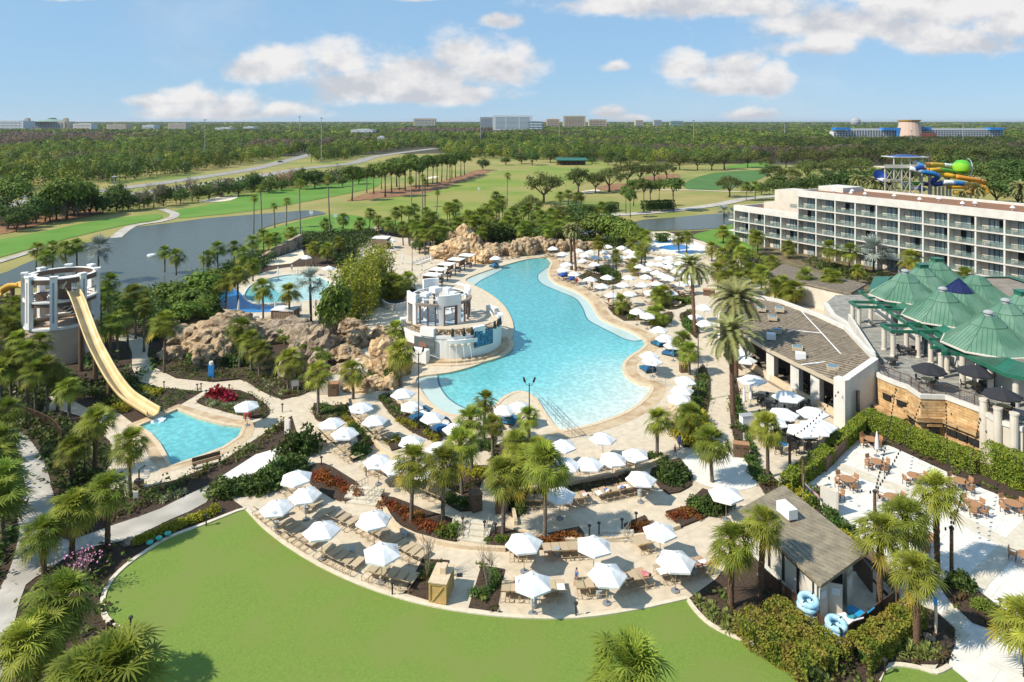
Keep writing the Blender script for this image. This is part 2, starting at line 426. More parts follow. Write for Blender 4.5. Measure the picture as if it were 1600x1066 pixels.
mat('bark_pale', (.20, .165, .125), (.30, .25, .19), 3, .95, 1, 9, rand=.15)
LT = dict(rough=.62, spec=.25)
mat('frond', (.17, .235, .035), (.28, .34, .06), 1.5, rand=.28, trans=.33, tint=True, **LT)
mat('frond_dark', (.14, .22, .036), (.22, .30, .05), 1.5, rand=.28, trans=.33, tint=True, **LT)
mat('frond_date', (.20, .23, .095), (.30, .32, .15), 1.2, rand=.18, trans=.2, tint=True, **LT)
mat('frond_silver', (.26, .30, .26), (.38, .42, .37), 1.5, rand=.1, trans=.15, tint=True, **LT)
mat('leaf_oak', (.085, .115, .025), (.15, .17, .042), .9, rand=.3, trans=.3, **LT)
mat('leaf_dark', (.055, .098, .021), (.11, .16, .032), .9, rand=.3, trans=.28, **LT)
mat('leaf_pine', (.085, .145, .024), (.15, .20, .036), .7, rand=.25, trans=.3, **LT)
mat('leaf_fresh', (.10, .165, .02), (.19, .24, .035), 1.2, rand=.25, trans=.25, **LT)
mat('leaf_yellow', (.26, .27, .02), (.42, .37, .03), 2, rand=.22, trans=.25, **LT)
mat('leaf_hedge', (.13, .165, .018), (.25, .255, .03), 1.1, trans=.2, c3=(.27, .215, .04), scale3=.7, **LT)
mat('leaf_hedge_green', (.15, .215, .02), (.25, .29, .032), 1.3, trans=.2, **LT)
mat('leaf_shrub', (.06, .115, .022), (.115, .175, .036), 1.5, rand=.3, trans=.3, **LT)
mat('leaf_copper', (.16, .045, .012), (.30, .105, .02), 2, rand=.35, trans=.2, **LT)
mat('leaf_red', (.20, .006, .016), (.36, .02, .04), 2, rand=.2, trans=.2, **LT)
mat('leaf_agave', (.26, .30, .15), (.40, .42, .24), 2, rand=.2, trans=.15, **LT)
mat('leaf_lily', (.20, .24, .055), (.34, .36, .12), 2, rand=.25, trans=.2, **LT)
mat('leaf_bamboo', (.19, .23, .02), (.36, .36, .035), .8, trans=.25, **LT)
mat('leaf_mixed', (.075, .13, .02), (.18, .22, .04), .5, trans=.3, c3=(.09, .05, .02), scale3=.8, **LT)
mat('twig', (.19, .145, .115), (.28, .215, .17), .6, .95, rand=.2)
mat('twig_pink', (.30, .15, .125), (.38, .21, .17), .6, .95, rand=.2)
mat('forest_leaf', (.85, .85, .85), (1.15, 1.15, 1.15), .15, trans=.3, tint=True, **LT)
mat('green_roof', (.070, .165, .105), (.095, .20, .13), .6, .36, c3=(.14, .25, .175), scale3=.25)
mat('green_trim', (.015, .11, .065), (.022, .14, .085), 1, .4)
mat('glass_dark', (.035, .05, .06), (.06, .08, .09), .4, .08, spec=.7)
mat('glass_curtain', (.15, .20, .22), (.36, .42, .42), 3.2, .12, spec=.6, stretch=(1, 1, .02), contrast=(.4, .6))
mat('glass_rail', (.16, .22, .215), rough=.1, spec=.6, alpha=.45)
mat('roof_gravel', (.22, .098, .045), (.28, .13, .065), 1, .95, c3=(.2, .11, .06), scale3=.15)
mat('roof_grey', (.19, .155, .125), (.27, .225, .18), .6, .9)
mat('ac_white', (.74, .75, .76), rough=.5)
mat('slide_yellow', (.63, .46, .21), (.70, .53, .27), .6, .35, c3=(.57, .40, .18), scale3=.5)
mat('slide_gold', (.62, .36, .06), rough=.4)
mat('tube_yellow', (.72, .38, .01), rough=.3)
mat('tube_orange', (.70, .27, .01), rough=.3)
mat('tube_blue', (.02, .19, .48), rough=.3)
mat('tube_navy', (.01, .045, .24), rough=.3)
mat('tube_green', (.10, .42, .02), rough=.3)
mat('tube_lime', (.25, .58, .03), rough=.3)
mat('tube_white', (.72, .74, .75), rough=.3)
mat('skin', (.46, .25, .165), rough=.6, rand=.25)
mat('hair', (.045, .025, .015), rough=.7, rand=.6)
for nm, c in (('cloth_blue', (.05, .14, .38)), ('cloth_red', (.42, .02, .03)), ('cloth_white', (.7, .7, .7)), ('cloth_black', (.02, .02, .025)),
              ('cloth_pink', (.5, .16, .2)), ('cloth_grey', (.2, .21, .23)), ('cloth_yellow', (.6, .48, .03)), ('cloth_teal', (.03, .25, .3))):
    mat(nm, c, rough=.85)
mat('stone_wall', (.46, .29, .13), (.60, .43, .24), 1.6, .9, .8, 6, c3=(.33, .18, .07), scale3=.8, stretch=(1, 1, 3.5))
mat('shadow_opening', (.012, .011, .01), rough=.9)  # near-black colour standing in for the shade inside openings
mat('flag_red', (.42, .03, .04), rough=.8)
mat('flag_blue', (.03, .05, .2), rough=.8)
mat('screen_grey', (.10, .12, .12), rough=.25)
mat('screen_blue', (.02, .075, .15), (.06, .24, .38), 3.5, .25, contrast=(.45, .58))
mat('screen_red', (.42, .09, .05), rough=.3)
mat('tube_float', (.26, .52, .68), (.48, .68, .78), 3, .12, spec=.6)
mat('plastic_blue', (.02, .30, .58), rough=.4)
mat('plastic_teal', (.03, .40, .34), rough=.4)
mat('terracotta', (.35, .13, .06), rough=.7)
mat('gold', (.6, .4, .06), rough=.3, metal=.5)
mat('car_white', (.7, .7, .7), rough=.3)
mat('car_grey', (.12, .13, .14), rough=.3)
mat('tyre', (.02, .02, .02), rough=.8)
mat('far_white', (.60, .62, .63), rough=.7)
mat('far_beige', (.46, .38, .27), (.52, .44, .33), .02, .8)
mat('far_orange', (.5, .32, .18), rough=.8)
mat('far_glass', (.13, .21, .26), rough=.2)
mat('far_grey', (.33, .34, .35), rough=.8)
mat('far_green', (.20, .30, .24), rough=.7)
mat('far_blue', (.02, .2, .55), rough=.6)
mat('far_salmon', (.56, .40, .31), rough=.8)
mat('far_brick', (.25, .075, .045), rough=.8)
mat('water_white', (.75, .8, .82), rough=.3)
def special():
    # pool water: turquoise that pales where a beach runs out (distance written per vertex as 'shoal'), ripple sparkle painted into the colour, ripple bump, gloss
    m = bpy.data.materials.new('pool_water'); m.use_nodes = True; nt = m.node_tree; L = nt.links.new; b = nt.nodes['Principled BSDF']
    at = _n(nt, 'ShaderNodeAttribute', attribute_name='shoal')
    cr = _n(nt, 'ShaderNodeValToRGB'); E = cr.color_ramp.elements
    E[0].position = 0; E[0].color = (.10, .375, .395, 1); E[1].position = 1; E[1].color = (.58, .63, .56, 1)
    for p, c in ((.35, (.15, .47, .485, 1)), (.7, (.36, .56, .53, 1))):
        e = E.new(p); e.color = c
    L(at.outputs['Fac'], cr.inputs[0])
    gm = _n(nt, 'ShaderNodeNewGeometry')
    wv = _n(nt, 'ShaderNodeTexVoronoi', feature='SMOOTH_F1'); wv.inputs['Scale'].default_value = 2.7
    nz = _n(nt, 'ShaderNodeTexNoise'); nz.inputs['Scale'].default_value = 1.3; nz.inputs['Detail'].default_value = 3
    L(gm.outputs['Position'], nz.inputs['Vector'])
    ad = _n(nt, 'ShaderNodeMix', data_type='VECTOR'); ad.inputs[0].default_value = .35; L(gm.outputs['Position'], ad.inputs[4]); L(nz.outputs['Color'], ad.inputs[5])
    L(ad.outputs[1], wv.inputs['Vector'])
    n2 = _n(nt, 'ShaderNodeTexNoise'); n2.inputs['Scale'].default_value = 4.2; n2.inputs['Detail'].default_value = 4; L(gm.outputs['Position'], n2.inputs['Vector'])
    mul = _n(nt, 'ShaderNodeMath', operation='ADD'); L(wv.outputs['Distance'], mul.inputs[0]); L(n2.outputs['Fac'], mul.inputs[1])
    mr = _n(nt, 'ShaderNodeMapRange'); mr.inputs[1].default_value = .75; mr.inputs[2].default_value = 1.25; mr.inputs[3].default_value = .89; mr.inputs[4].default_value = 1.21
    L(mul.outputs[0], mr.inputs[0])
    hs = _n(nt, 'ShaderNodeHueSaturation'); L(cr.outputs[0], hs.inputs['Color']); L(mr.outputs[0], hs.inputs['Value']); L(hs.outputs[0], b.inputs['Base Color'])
    bp = _n(nt, 'ShaderNodeBump'); bp.inputs['Strength'].default_value = .5; bp.inputs['Distance'].default_value = .06; L(mul.outputs[0], bp.inputs['Height'])
    L(bp.outputs[0], b.inputs['Normal']); b.inputs['Roughness'].default_value = .08; b.inputs['Specular IOR Level'].default_value = .45
    MATS['pool_water'] = m
    # lake: dark grey-green water with fine ripples
    m = bpy.data.materials.new('lake_water'); m.use_nodes = True; nt = m.node_tree; L = nt.links.new; b = nt.nodes['Principled BSDF']
    b.inputs['Base Color'].default_value = (.085, .10, .085, 1); b.inputs['Specular IOR Level'].default_value = .06; b.inputs['Roughness'].default_value = .22
    gm = _n(nt, 'ShaderNodeNewGeometry'); n2 = _n(nt, 'ShaderNodeTexNoise'); n2.inputs['Scale'].default_value = .8; n2.inputs['Detail'].default_value = 5
    L(gm.outputs['Position'], n2.inputs['Vector']); bp = _n(nt, 'ShaderNodeBump'); bp.inputs['Strength'].default_value = .6; bp.inputs['Distance'].default_value = .12
    L(n2.outputs['Fac'], bp.inputs['Height']); L(bp.outputs[0], b.inputs['Normal']); MATS['lake_water'] = m
    # shingle and stone courses: brick pattern on real surfaces
    def bricks(name, c1, c2, mortar, sx, sy, size, vec, rough=.85, bump=.6, vary=.28):
        m = bpy.data.materials.new(name); m.use_nodes = True; nt = m.node_tree; L = nt.links.new; b = nt.nodes['Principled BSDF']
        gm = _n(nt, 'ShaderNodeNewGeometry'); sp = _n(nt, 'ShaderNodeSeparateXYZ'); L(gm.outputs['Position'], sp.inputs[0])
        cb = _n(nt, 'ShaderNodeCombineXYZ')
        def lin(w):
            a = None
            for i, k in enumerate(w):
                if not k: continue
                q = _n(nt, 'ShaderNodeMath', operation='MULTIPLY'); L(sp.outputs[i], q.inputs[0]); q.inputs[1].default_value = k
                if a is None: a = q.outputs[0]
                else:
                    s_ = _n(nt, 'ShaderNodeMath', operation='ADD'); L(a, s_.inputs[0]); L(q.outputs[0], s_.inputs[1]); a = s_.outputs[0]
            return a
        L(lin(vec[0]), cb.inputs[0]); L(lin(vec[1]), cb.inputs[1])
        t = _n(nt, 'ShaderNodeTexBrick'); L(cb.outputs[0], t.inputs['Vector']); t.inputs['Scale'].default_value = 1
        t.inputs['Color1'].default_value = (*c1, 1); t.inputs['Color2'].default_value = (*c2, 1); t.inputs['Mortar'].default_value = (*mortar, 1)
        t.inputs['Brick Width'].default_value = sx; t.inputs['Row Height'].default_value = sy; t.inputs['Mortar Size'].default_value = size
        nz = _n(nt, 'ShaderNodeTexNoise'); nz.inputs['Scale'].default_value = 1.4; nz.inputs['Detail'].default_value = 5; L(gm.outputs['Position'], nz.inputs['Vector'])
        mr = _n(nt, 'ShaderNodeMapRange'); mr.inputs[1].default_value = .3; mr.inputs[2].default_value = .7; mr.inputs[3].default_value = 1-vary; mr.inputs[4].default_value = 1+vary*.9; L(nz.outputs['Fac'], mr.inputs[0])
        hs = _n(nt, 'ShaderNodeHueSaturation'); L(t.outputs['Color'], hs.inputs['Color']); L(mr.outputs[0], hs.inputs['Value'])
        L(hs.outputs[0], b.inputs['Base Color']); b.inputs['Roughness'].default_value = rough
        bp = _n(nt, 'ShaderNodeBump'); bp.inputs['Strength'].default_value = bump; bp.inputs['Distance'].default_value = .03; bp.invert = True
        L(t.outputs['Fac'], bp.inputs['Height']); L(bp.outputs[0], b.inputs['Normal']); MATS[name] = m
    a = math.radians(-52)
    bricks('shingles', (.215, .17, .118), (.245, .195, .138), (.06, .046, .032), 9.0, .46, .075, ((.55, -.83, 0), (.83, .55, .3)))
    bricks('ashlar', (.50, .30, .12), (.62, .42, .22), (.30, .19, .09), .8, .28, .018, ((.77, -.64, 0), (0, 0, 1)))
    bricks('wood_slats', (.26, .18, .12), (.32, .23, .16), (.07, .045, .03), .22, 3.0, .03, ((.8, .6, 0), (0, 0, 1)), .7)
    bricks('standing_seam', (.245, .205, .14), (.255, .213, .147), (.175, .147, .10), .42, 40, .03, ((.74, .67, 0), (.67, -.74, 0)), .5, .8)
    bricks('deck_boards', (.24, .23, .20), (.30, .285, .25), (.15, .14, .12), 2.4, 1.2, .03, ((1, 0, 0), (0, 1, 0)))
    bricks('deck_slabs', (.555, .465, .345), (.58, .49, .367), (.48, .395, .285), 3.4, 2.6, .03, ((.8, .6, 0), (-.6, .8, 0)), .8, .2, .12)
    bricks('patio_slabs', (.66, .63, .57), (.685, .655, .595), (.57, .53, .47), 2.4, 2.4, .03, ((.64, -.77, 0), (.77, .64, 0)), .8, .2, .10)
special()
mat('navy_glass', (.012, .018, .075), rough=.25)

def haze():
    m = bpy.data.materials.new('haze'); m.use_nodes = True; nt = m.node_tree; nt.nodes.remove(nt.nodes['Principled BSDF']); v = _n(nt, 'ShaderNodeVolumePrincipled')
    v.inputs['Color'].default_value = (.86, .92, 1, 1); v.inputs['Density'].default_value = .000032; v.inputs['Anisotropy'].default_value = .2; nt.links.new(v.outputs[0], nt.nodes['Material Output'].inputs['Volume'])
    mb = MB(); mb.box((0, 22400, 35), (60600, 45400, 75)); o = mb.build('haze', m); tag(o, kind='stuff')
haze()
# ---------------------------------------------------------------- land
def flat(name, px, z, m, **k): return sheet(name, [G(px, z)], z, m, **k)
T = TZ
def blobby(pts, k=3): return smoothpoly(pts, True, k)
sheet('ground', [[(-30000, -200), (30000, -200), (30000, 45000), (-30000, 45000)]], T-.1, 'rough')
sheet('forest_floor', [[(-30000, 640), (-420, 640), (-200, 680), (-40, 760), (60, 640), (150, 570), (400, 480), (600, 340), (30000, 300), (30000, 45000), (-30000, 45000)]], T-.06, 'forest_floor')
flat('fairway', blobby([(-60, 380), (0, 374), (75, 360), (150, 345), (225, 336), (251, 336), (248, 343), (200, 351), (150, 362), (75, 381), (0, 402), (-60, 420)]), T+.02, 'fairway')
flat('fairway', blobby([(270, 334), (282, 327), (325, 320), (400, 302), (450, 294), (525, 286), (562, 277), (592, 279), (588, 292), (525, 306), (462, 318), (400, 329), (325, 337), (280, 341)]), T+.02, 'fairway')
flat('driving_range_grass', blobby([(520, 346), (560, 328), (600, 314), (640, 300), (700, 285), (780, 270), (850, 259), (935, 254), (955, 258), (950, 268), (925, 280), (890, 300), (850, 320), (800, 330), (740, 336), (690, 345), (600, 356)]), T+.02, 'range')
flat('lakeside_grass', blobby([(410, 362), (450, 350), (500, 338), (540, 335), (600, 345), (640, 350), (620, 372), (560, 372), (500, 376), (440, 382), (400, 385)]), T+.03, 'fairway')
flat('fairway', blobby([(1070, 286), (1112, 271), (1195, 266), (1194, 277), (1162, 288), (1125, 296), (1078, 296)]), T+.02, 'deep_fairway')
flat('fairway', blobby([(1130, 262), (1160, 256), (1198, 254), (1200, 261), (1160, 263)]), T+.03, 'fairway')
flat('pine_straw', blobby([(542, 314), (600, 309), (660, 303), (720, 285), (765, 268), (745, 266), (690, 283), (640, 292), (585, 299)]), T+.05, 'pine_straw')
flat('pine_straw', blobby([(932, 296), (950, 288), (985, 286), (1010, 276), (1060, 272), (1050, 284), (985, 297)]), T+.05, 'pine_straw')
flat('pine_straw', blobby([(0, 366), (60, 352), (140, 338), (160, 330), (120, 326), (40, 340), (-60, 360)]), T+.05, 'pine_straw')
flat('sand_bunker', blobby([(310, 315), (340, 308), (372, 306), (360, 313), (330, 316)]), T+.06, 'sand')
flat('sand_bunker', blobby([(905, 300), (930, 296), (938, 299), (915, 303)]), T+.06, 'sand')
flat('sand_bunker', blobby([(665, 278), (680, 275), (686, 277), (670, 280)]), T+.06, 'sand')
flat('lake', blobby([(-60, 436), (0, 428), (48, 408), (110, 386), (170, 371), (200, 357), (277, 347), (325, 341), (400, 335), (475, 329), (498, 330), (508, 334), (487, 338), (425, 352), (402, 366), (395, 400), (340, 440), (240, 456), (175, 456), (90, 452), (20, 446), (-60, 448)], 4), T+.04, 'lake_water')
flat('lake', blobby([(985, 352), (1002, 344), (1050, 340), (1120, 334), (1170, 333), (1180, 345), (1150, 355), (1050, 360), (1000, 359)], 4), T+.04, 'lake_water')
sheet('cart_path', [smoothpoly(ribbon(G([(180, 372), (205, 354), (245, 347), (268, 341), (272, 334), (252, 327)], T), 3.2)[0], False)+smoothpoly(ribbon(G([(180, 372), (205, 354), (245, 347), (268, 341), (272, 334), (252, 327)], T), 3.2)[1], False)[::-1]], T+.08, 'path_grey')
def road(name, px, w, z, m):
    c = smoothpoly(G(px, z), False, 5); A, B = ribbon(c, w); return sheet(name, [A+B[::-1]], z, m)
road('cart_path', [(-40, 420), (0, 408), (35, 397), (60, 388)], 2.6, T+.08, 'path_grey')
road('highway', [(-200, 345), (-60, 332), (60, 312), (150, 299), (260, 285), (340, 273), (400, 263), (460, 248), (490, 240), (520, 233)], 12, T+.08, 'asphalt')
road('highway', [(-200, 368), (-60, 346), (60, 324), (160, 310), (270, 295), (400, 276), (470, 264), (550, 255), (585, 245), (640, 237), (680, 232)], 12, T+.09, 'asphalt')
road('highway', [(735, 227), (760, 222), (790, 220), (830, 224), (900, 236)], 16, T+.09, 'asphalt')
road('service_road', [(880, 384), (905, 350), (925, 338), (990, 334), (1060, 328), (1130, 318), (1170, 310), (1240, 305)], 6, T+.10, 'path_grey')
road('cart_path', [(1000, 297), (1080, 297), (1130, 299), (1190, 300)], 2.5, T+.08, 'sand')
flat('service_yard', blobby([(905, 344), (930, 336), (940, 345), (930, 358), (900, 372), (800, 370), (790, 360), (850, 358)]), T+.07, 'path_grey')
# ---------------------------------------------------------------- resort plateau with the pools cut in
POOL = G([(649, 592), (700, 584), (740, 573), (768, 560), (786, 546), (798, 530), (800, 512), (795, 495), (784, 478), (765, 462), (748, 452), (733, 445), (727, 437), (760, 424), (800, 412), (825, 406), (845, 404), (857, 405), (862, 412),
          (858, 422), (858, 432), (868, 443), (886, 450), (907, 460), (922, 472), (931, 487), (940, 499), (960, 509), (982, 517), (1002, 528), (1010, 540), (1000, 550), (985, 560), (976, 570), (976, 583), (986, 594), (1003, 602), (1019, 606), (1014, 620), (1002, 632), (985, 644), (958, 656), (925, 667), (898, 673),
          (872, 675), (850, 648), (836, 626), (820, 616), (804, 616), (785, 626), (770, 641), (742, 650), (712, 652), (688, 646), (668, 630), (655, 612)], -.15)
POOL = smoothpoly(POOL, True, 3)
SLIDEPOOL = G([(277, 641), (312, 655), (350, 665), (382, 669), (375, 685), (350, 702), (312, 717), (265, 732), (257, 715), (247, 697), (232, 680), (214, 668)], -.15)
KIDPOOL = smoothpoly(G([(380, 462), (392, 446), (420, 436), (455, 430), (495, 432), (520, 445), (520, 462), (500, 470), (450, 474), (410, 476), (388, 472)], -.15), True, 4)
def circ(c, r, n=40, a0=0): return [(c[0]+r*math.cos(a0+2*PI*i/n), c[1]+r*math.sin(a0+2*PI*i/n)) for i in range(n)]
PLATEAU = G([(-420, 1500), (-420, 660), (-120, 500), (-60, 470), (60, 458), (180, 466), (300, 446), (370, 410), (400, 392), (450, 388), (520, 378), (600, 364), (680, 356), (760, 356), (800, 366), (880, 372), (960, 366), (1000, 362), (1060, 362), (1150, 358), (1160, 340), (1250, 318), (1500, 318), (2300, 360), (2600, 700), (2300, 1500)])
sheet('resort_ground', [PLATEAU], 0, 'mulch', skirt=1.0, holes=[POOL, SLIDEPOOL, KIDPOOL])
HOTELBED = G([(1150, 380), (1190, 398), (1250, 425), (1330, 455), (1600, 520), (1900, 560), (1900, 470), (1250, 392), (1160, 372)])
sheet('courtyard_ground', [HOTELBED], .03, 'soil')
def water(name, poly, shoal, z=-.15, step=1.6, m='pool_water'):
    """water sheet as a fine grid clipped to the outline, with a shoal weight per vertex"""
    from mathutils.geometry import delaunay_2d_cdt
    a = np.array(poly); lo, hi = a.min(0), a.max(0)
    gx, gy = np.meshgrid(np.arange(lo[0], hi[0], step), np.arange(lo[1], hi[1], step)); P = np.c_[gx.ravel(), gy.ravel()]
    P = P[in_poly(P, poly)]
    n = len(poly); vs = [Vector(p) for p in poly]+[Vector(p) for p in P]
    r = delaunay_2d_cdt(vs, [], [list(range(n))], 1, 1e-5)
    V = [(p.x, p.y, z) for p in r[0]]; me = bpy.data.meshes.new(name); me.from_pydata(V, [], r[2]); me.update()
    for p in me.polygons:
        if p.normal.z < 0: p.flip()
    at = me.attributes.new('shoal', 'FLOAT', 'POINT'); at.data.foreach_set('value', [shoal(x, y) for x, y, _ in V])
    me.materials.append(MATS[m]); return tag(put(name, me), kind='structure')
def seg_d(p, path):
    d = 1e9
    for (ax, ay), (bx, by) in zip(path, path[1:]):
        t = max(0, min(1, ((p[0]-ax)*(bx-ax)+(p[1]-ay)*(by-ay))/((bx-ax)**2+(by-ay)**2+1e-9)))
        d = min(d, math.hypot(p[0]-ax-t*(bx-ax), p[1]-ay-t*(by-ay)))
    return d
BEACH = G([(1019, 606), (1000, 633), (958, 656), (925, 667), (898, 673), (872, 675)])
def shoal_main(x, y):
    d = seg_d((x, y), BEACH); s = max(0, 1-d/27)**1.3
    return s
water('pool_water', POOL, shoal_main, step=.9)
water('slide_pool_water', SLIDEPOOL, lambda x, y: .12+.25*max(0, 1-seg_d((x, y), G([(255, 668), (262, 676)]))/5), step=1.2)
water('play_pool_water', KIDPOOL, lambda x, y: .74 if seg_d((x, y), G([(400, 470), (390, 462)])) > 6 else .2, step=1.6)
def rim(name, poly, w=.45, z=.09, m='coping', hgt=.4):
    mb = MB(); strip(mb, poly, w, z-hgt, z, True); return tag(mb.build(name, m), kind='structure')
def shelf(px):
    p = smoothpoly(G(px, -.13), False, 4); n0 = 4*SHN+1; sheet('pool_shelf', [p], -.128, 'shelf_water'); mb = MB(); strip(mb, p[:n0], .22, -.14, -.12); tag(mb.build('shelf_edge', 'tile_edge'), kind='structure')
mat('shelf_water', (.43, .545, .515), (.50, .60, .56), 3.0, .12, .3, 4, contrast=(.3, .7)); mat('tile_edge', (.06, .16, .20))
SHN = 12; shelf([(862, 414), (850, 422), (840, 431), (846, 443), (872, 455), (898, 466), (910, 481), (918, 499), (938, 511), (958, 521), (974, 529), (992, 533), (1004, 529), (985, 514), (962, 505), (944, 494), (934, 482), (925, 467), (908, 455), (886, 445), (870, 437), (864, 425)])
SHN = 6; shelf([(684, 586), (686, 600), (694, 614), (704, 625), (722, 636), (742, 643), (756, 652), (716, 657), (680, 648), (660, 632), (648, 610), (642, 592)])
SHN = 3; shelf([(738, 449), (752, 438), (768, 430), (786, 420), (774, 416), (758, 420), (722, 435), (730, 447)])
rim('pool_edge', POOL, .5); rim('slide_pool_edge', SLIDEPOOL, .45); rim('play_pool_edge', KIDPOOL, .5, m='white_wall')
# main deck: terraces, walks and beach, one outline with the pools left out
DECK = G([(385, 797), (410, 824), (445, 852), (500, 886), (560, 914), (620, 935), (680, 950), (740, 960), (800, 966), (850, 968), (900, 967), (960, 960), (1020, 949), (1075, 937), (1118, 906), (1165, 850), (1215, 800), (1258, 766), (1300, 728), (1347, 690), (1400, 640), (1370, 560),
          (1300, 470), (1200, 430), (1150, 402), (1100, 378), (1040, 362), (960, 364), (880, 384), (820, 394), (760, 398), (700, 398), (660, 392), (600, 380), (560, 376), (560, 420), (578, 470), (560, 520), (560, 570), (520, 600), (470, 618), (440, 626), (410, 606), (375, 594), (335, 598), (275, 592), (240, 574), (230, 556), (232, 540), (222, 528), (200, 522), (178, 522), (178, 530), (200, 536), (206, 552), (206, 575), (216, 596), (250, 606), (318, 612), (277, 636),
          (210, 664), (186, 646), (150, 640), (130, 650), (150, 670), (172, 690), (176, 720), (160, 745), (175, 790), (212, 766), (275, 750), (345, 722), (400, 686), (440, 660), (456, 650), (466, 684), (430, 708), (380, 735), (335, 756), (330, 770), (350, 772)])
sheet('pool_deck', [DECK], .035, 'deck_slabs', holes=[POOL, SLIDEPOOL])
# warm stamped rims beside the water
def side_ribbon(poly, i0, i1, w0, w1, out=1):
    pts = [poly[i % len(poly)] for i in range(i0, i1+1)]; A = []
    for k, p in enumerate(pts):
        a = pts[max(0, k-1)]; b = pts[min(len(pts)-1, k+1)]; dx, dy = b[0]-a[0], b[1]-a[1]; l = math.hypot(dx, dy) or 1
        w = w0+(w1-w0)*k/(len(pts)-1); A.append((p[0]+out*dy/l*w, p[1]-out*dx/l*w))
    return pts+A[::-1]
def nearest(poly, px, py):
    x, y = g(px, py, -.15); return min(range(len(poly)), key=lambda i: (poly[i][0]-x)**2+(poly[i][1]-y)**2)
def off_poly(poly, d):
    n = len(poly); s = sum(poly[i][0]*poly[(i+1) % n][1]-poly[(i+1) % n][0]*poly[i][1] for i in range(n)); sg = 1 if s > 0 else -1; out = []
    for i in range(n):
        a, b = poly[i-1], poly[(i+1) % n]; dx, dy = b[0]-a[0], b[1]-a[1]; l = math.hypot(dx, dy) or 1
        out.append((poly[i][0]+sg*dy/l*d, poly[i][1]-sg*dx/l*d))
    return out
mbw = MB()
sgn = 1 if sum(POOL[i][0]*POOL[(i+1) % len(POOL)][1]-POOL[(i+1) % len(POOL)][0]*POOL[i][1] for i in range(len(POOL))) > 0 else -1
def warm(i0, i1, w, z):
    n = len(POOL); ids = [(i0+k) % n for k in range(((i1-i0) % n)+1)]; off = off_poly(POOL, w); inn = off_poly(POOL, .2)
    for a, b in zip(ids, ids[1:]): mbw.add([(*inn[a], z), (*inn[b], z), (*off[b], z), (*off[a], z)], [(0, 1, 2, 3) if sgn < 0 else (3, 2, 1, 0)])
warm(nearest(POOL, 825, 406), nearest(POOL, 1000, 550), 2.0, .05)
warm(nearest(POOL, 1000, 550), nearest(POOL, 872, 675), 1.7, .052)
tag(mbw.build('pool_rim', 'paving_warm'), kind='structure')
sheet('slide_pool_rim', [off_poly(SLIDEPOOL, 1.3)], .055, 'paving_warm', holes=[SLIDEPOOL])
# the round patio, the dining patio and walks
CPAT = g(1127, 735); sheet('round_patio', [circ(CPAT, 3.75)], .06, 'paving_white')
flat('stone_patio', [(332, 760), (345, 745), (400, 710), (446, 697), (470, 702), (420, 735), (380, 762), (345, 772)], .06, 'paving_white')
PATIO = G([(1347, 690), (1390, 697), (1440, 720), (1537, 765), (1620, 797), (1900, 930), (1900, 1300), (1600, 1200), (1512, 1066), (1482, 1042), (1492, 1000), (1420, 930), (1330, 860), (1255, 764)])
sheet('dining_patio', [PATIO], .05, 'patio_slabs')
def band(px, w, z): c = G(px, z); A, B = ribbon(c, w); sheet('paving_band', [A+B[::-1]], z, 'paving_band')
band([(1296, 722), (1420, 770), (1540, 832), (1680, 905)], 1.5, .066); band([(1640, 790), (1530, 905), (1440, 1040)], 1.3, .070)
flat('walk', [(1325, 846), (1345, 850), (1385, 880), (1470, 960), (1515, 992), (1500, 1005), (1430, 960), (1400, 940), (1340, 880)], .076, 'paving_band')
PATHL = smoothpoly(G([(330, 757), (250, 796), (175, 822), (120, 842), (96, 842), (84, 820), (88, 795), (80, 760), (70, 725), (52, 695), (34, 677), (24, 682), (25, 705), (32, 735), (40, 765), (25, 805), (30, 826), (22, 870), (0, 920), (-60, 990), (-120, 1120), (0, 1060), (22, 975), (40, 915), (75, 893), (120, 862), (182, 848), (207, 841), (265, 813), (322, 786)]), True, 2)
sheet('garden_walk', [PATHL], .05, 'path_grey')
flat('garden_walk', blobby([(20, 660), (10, 640), (14, 600), (24, 602), (26, 640), (40, 662)], 2), .045, 'paving')
flat('garden_walk', [(76, 620), (98, 618), (140, 640), (185, 650), (205, 666), (180, 668), (130, 652), (90, 640), (60, 648)], .045, 'paving')
LAWN = G([(385, 796), (370, 800), (320, 820), (262, 842), (225, 865), (197, 885), (175, 907), (163, 928), (160, 948), (166, 968), (184, 983), (200, 993), (210, 1012), (214, 1066), (180, 1300), (1330, 1300), (1250, 1066), (1225, 1036), (1190, 1012), (1150, 998), (1112, 979), (1088, 957), (1073, 936),
          (1020, 948), (960, 959), (900, 966), (850, 967), (800, 965), (740, 959), (680, 949), (620, 934), (560, 913), (500, 885), (445, 851), (410, 823)])
LAWN = LAWN[:1]+smoothpoly(LAWN[1:15], False, 3)+smoothpoly(LAWN[15:23], False, 3)+smoothpoly(LAWN[23:], False, 2)
sheet('lawn', [LAWN], .055, 'lawn')
LAWN2 = smoothpoly(G([(1372, 1066), (1380, 1050), (1400, 1041), (1437, 1046), (1462, 1053), (1484, 1043)]), False, 3)+G([(1512, 1066), (1640, 1200), (1340, 1200)])
sheet('lawn', [LAWN2], .058, 'lawn')
kb = MB(); nl = len(LAWN); strip(kb, LAWN+[LAWN[0]], .32, -.1, .14); tag(kb.build('lawn_kerb', 'kerb'), kind='structure')
kb = MB(); strip(kb, LAWN2[:16], .32, -.1, .14); tag(kb.build('lawn_kerb', 'kerb'), kind='structure')
flat('bank_lawn', blobby([(1082, 368), (1120, 358), (1152, 350), (1166, 372), (1190, 392), (1140, 388), (1108, 380)]), .034, 'fairway')
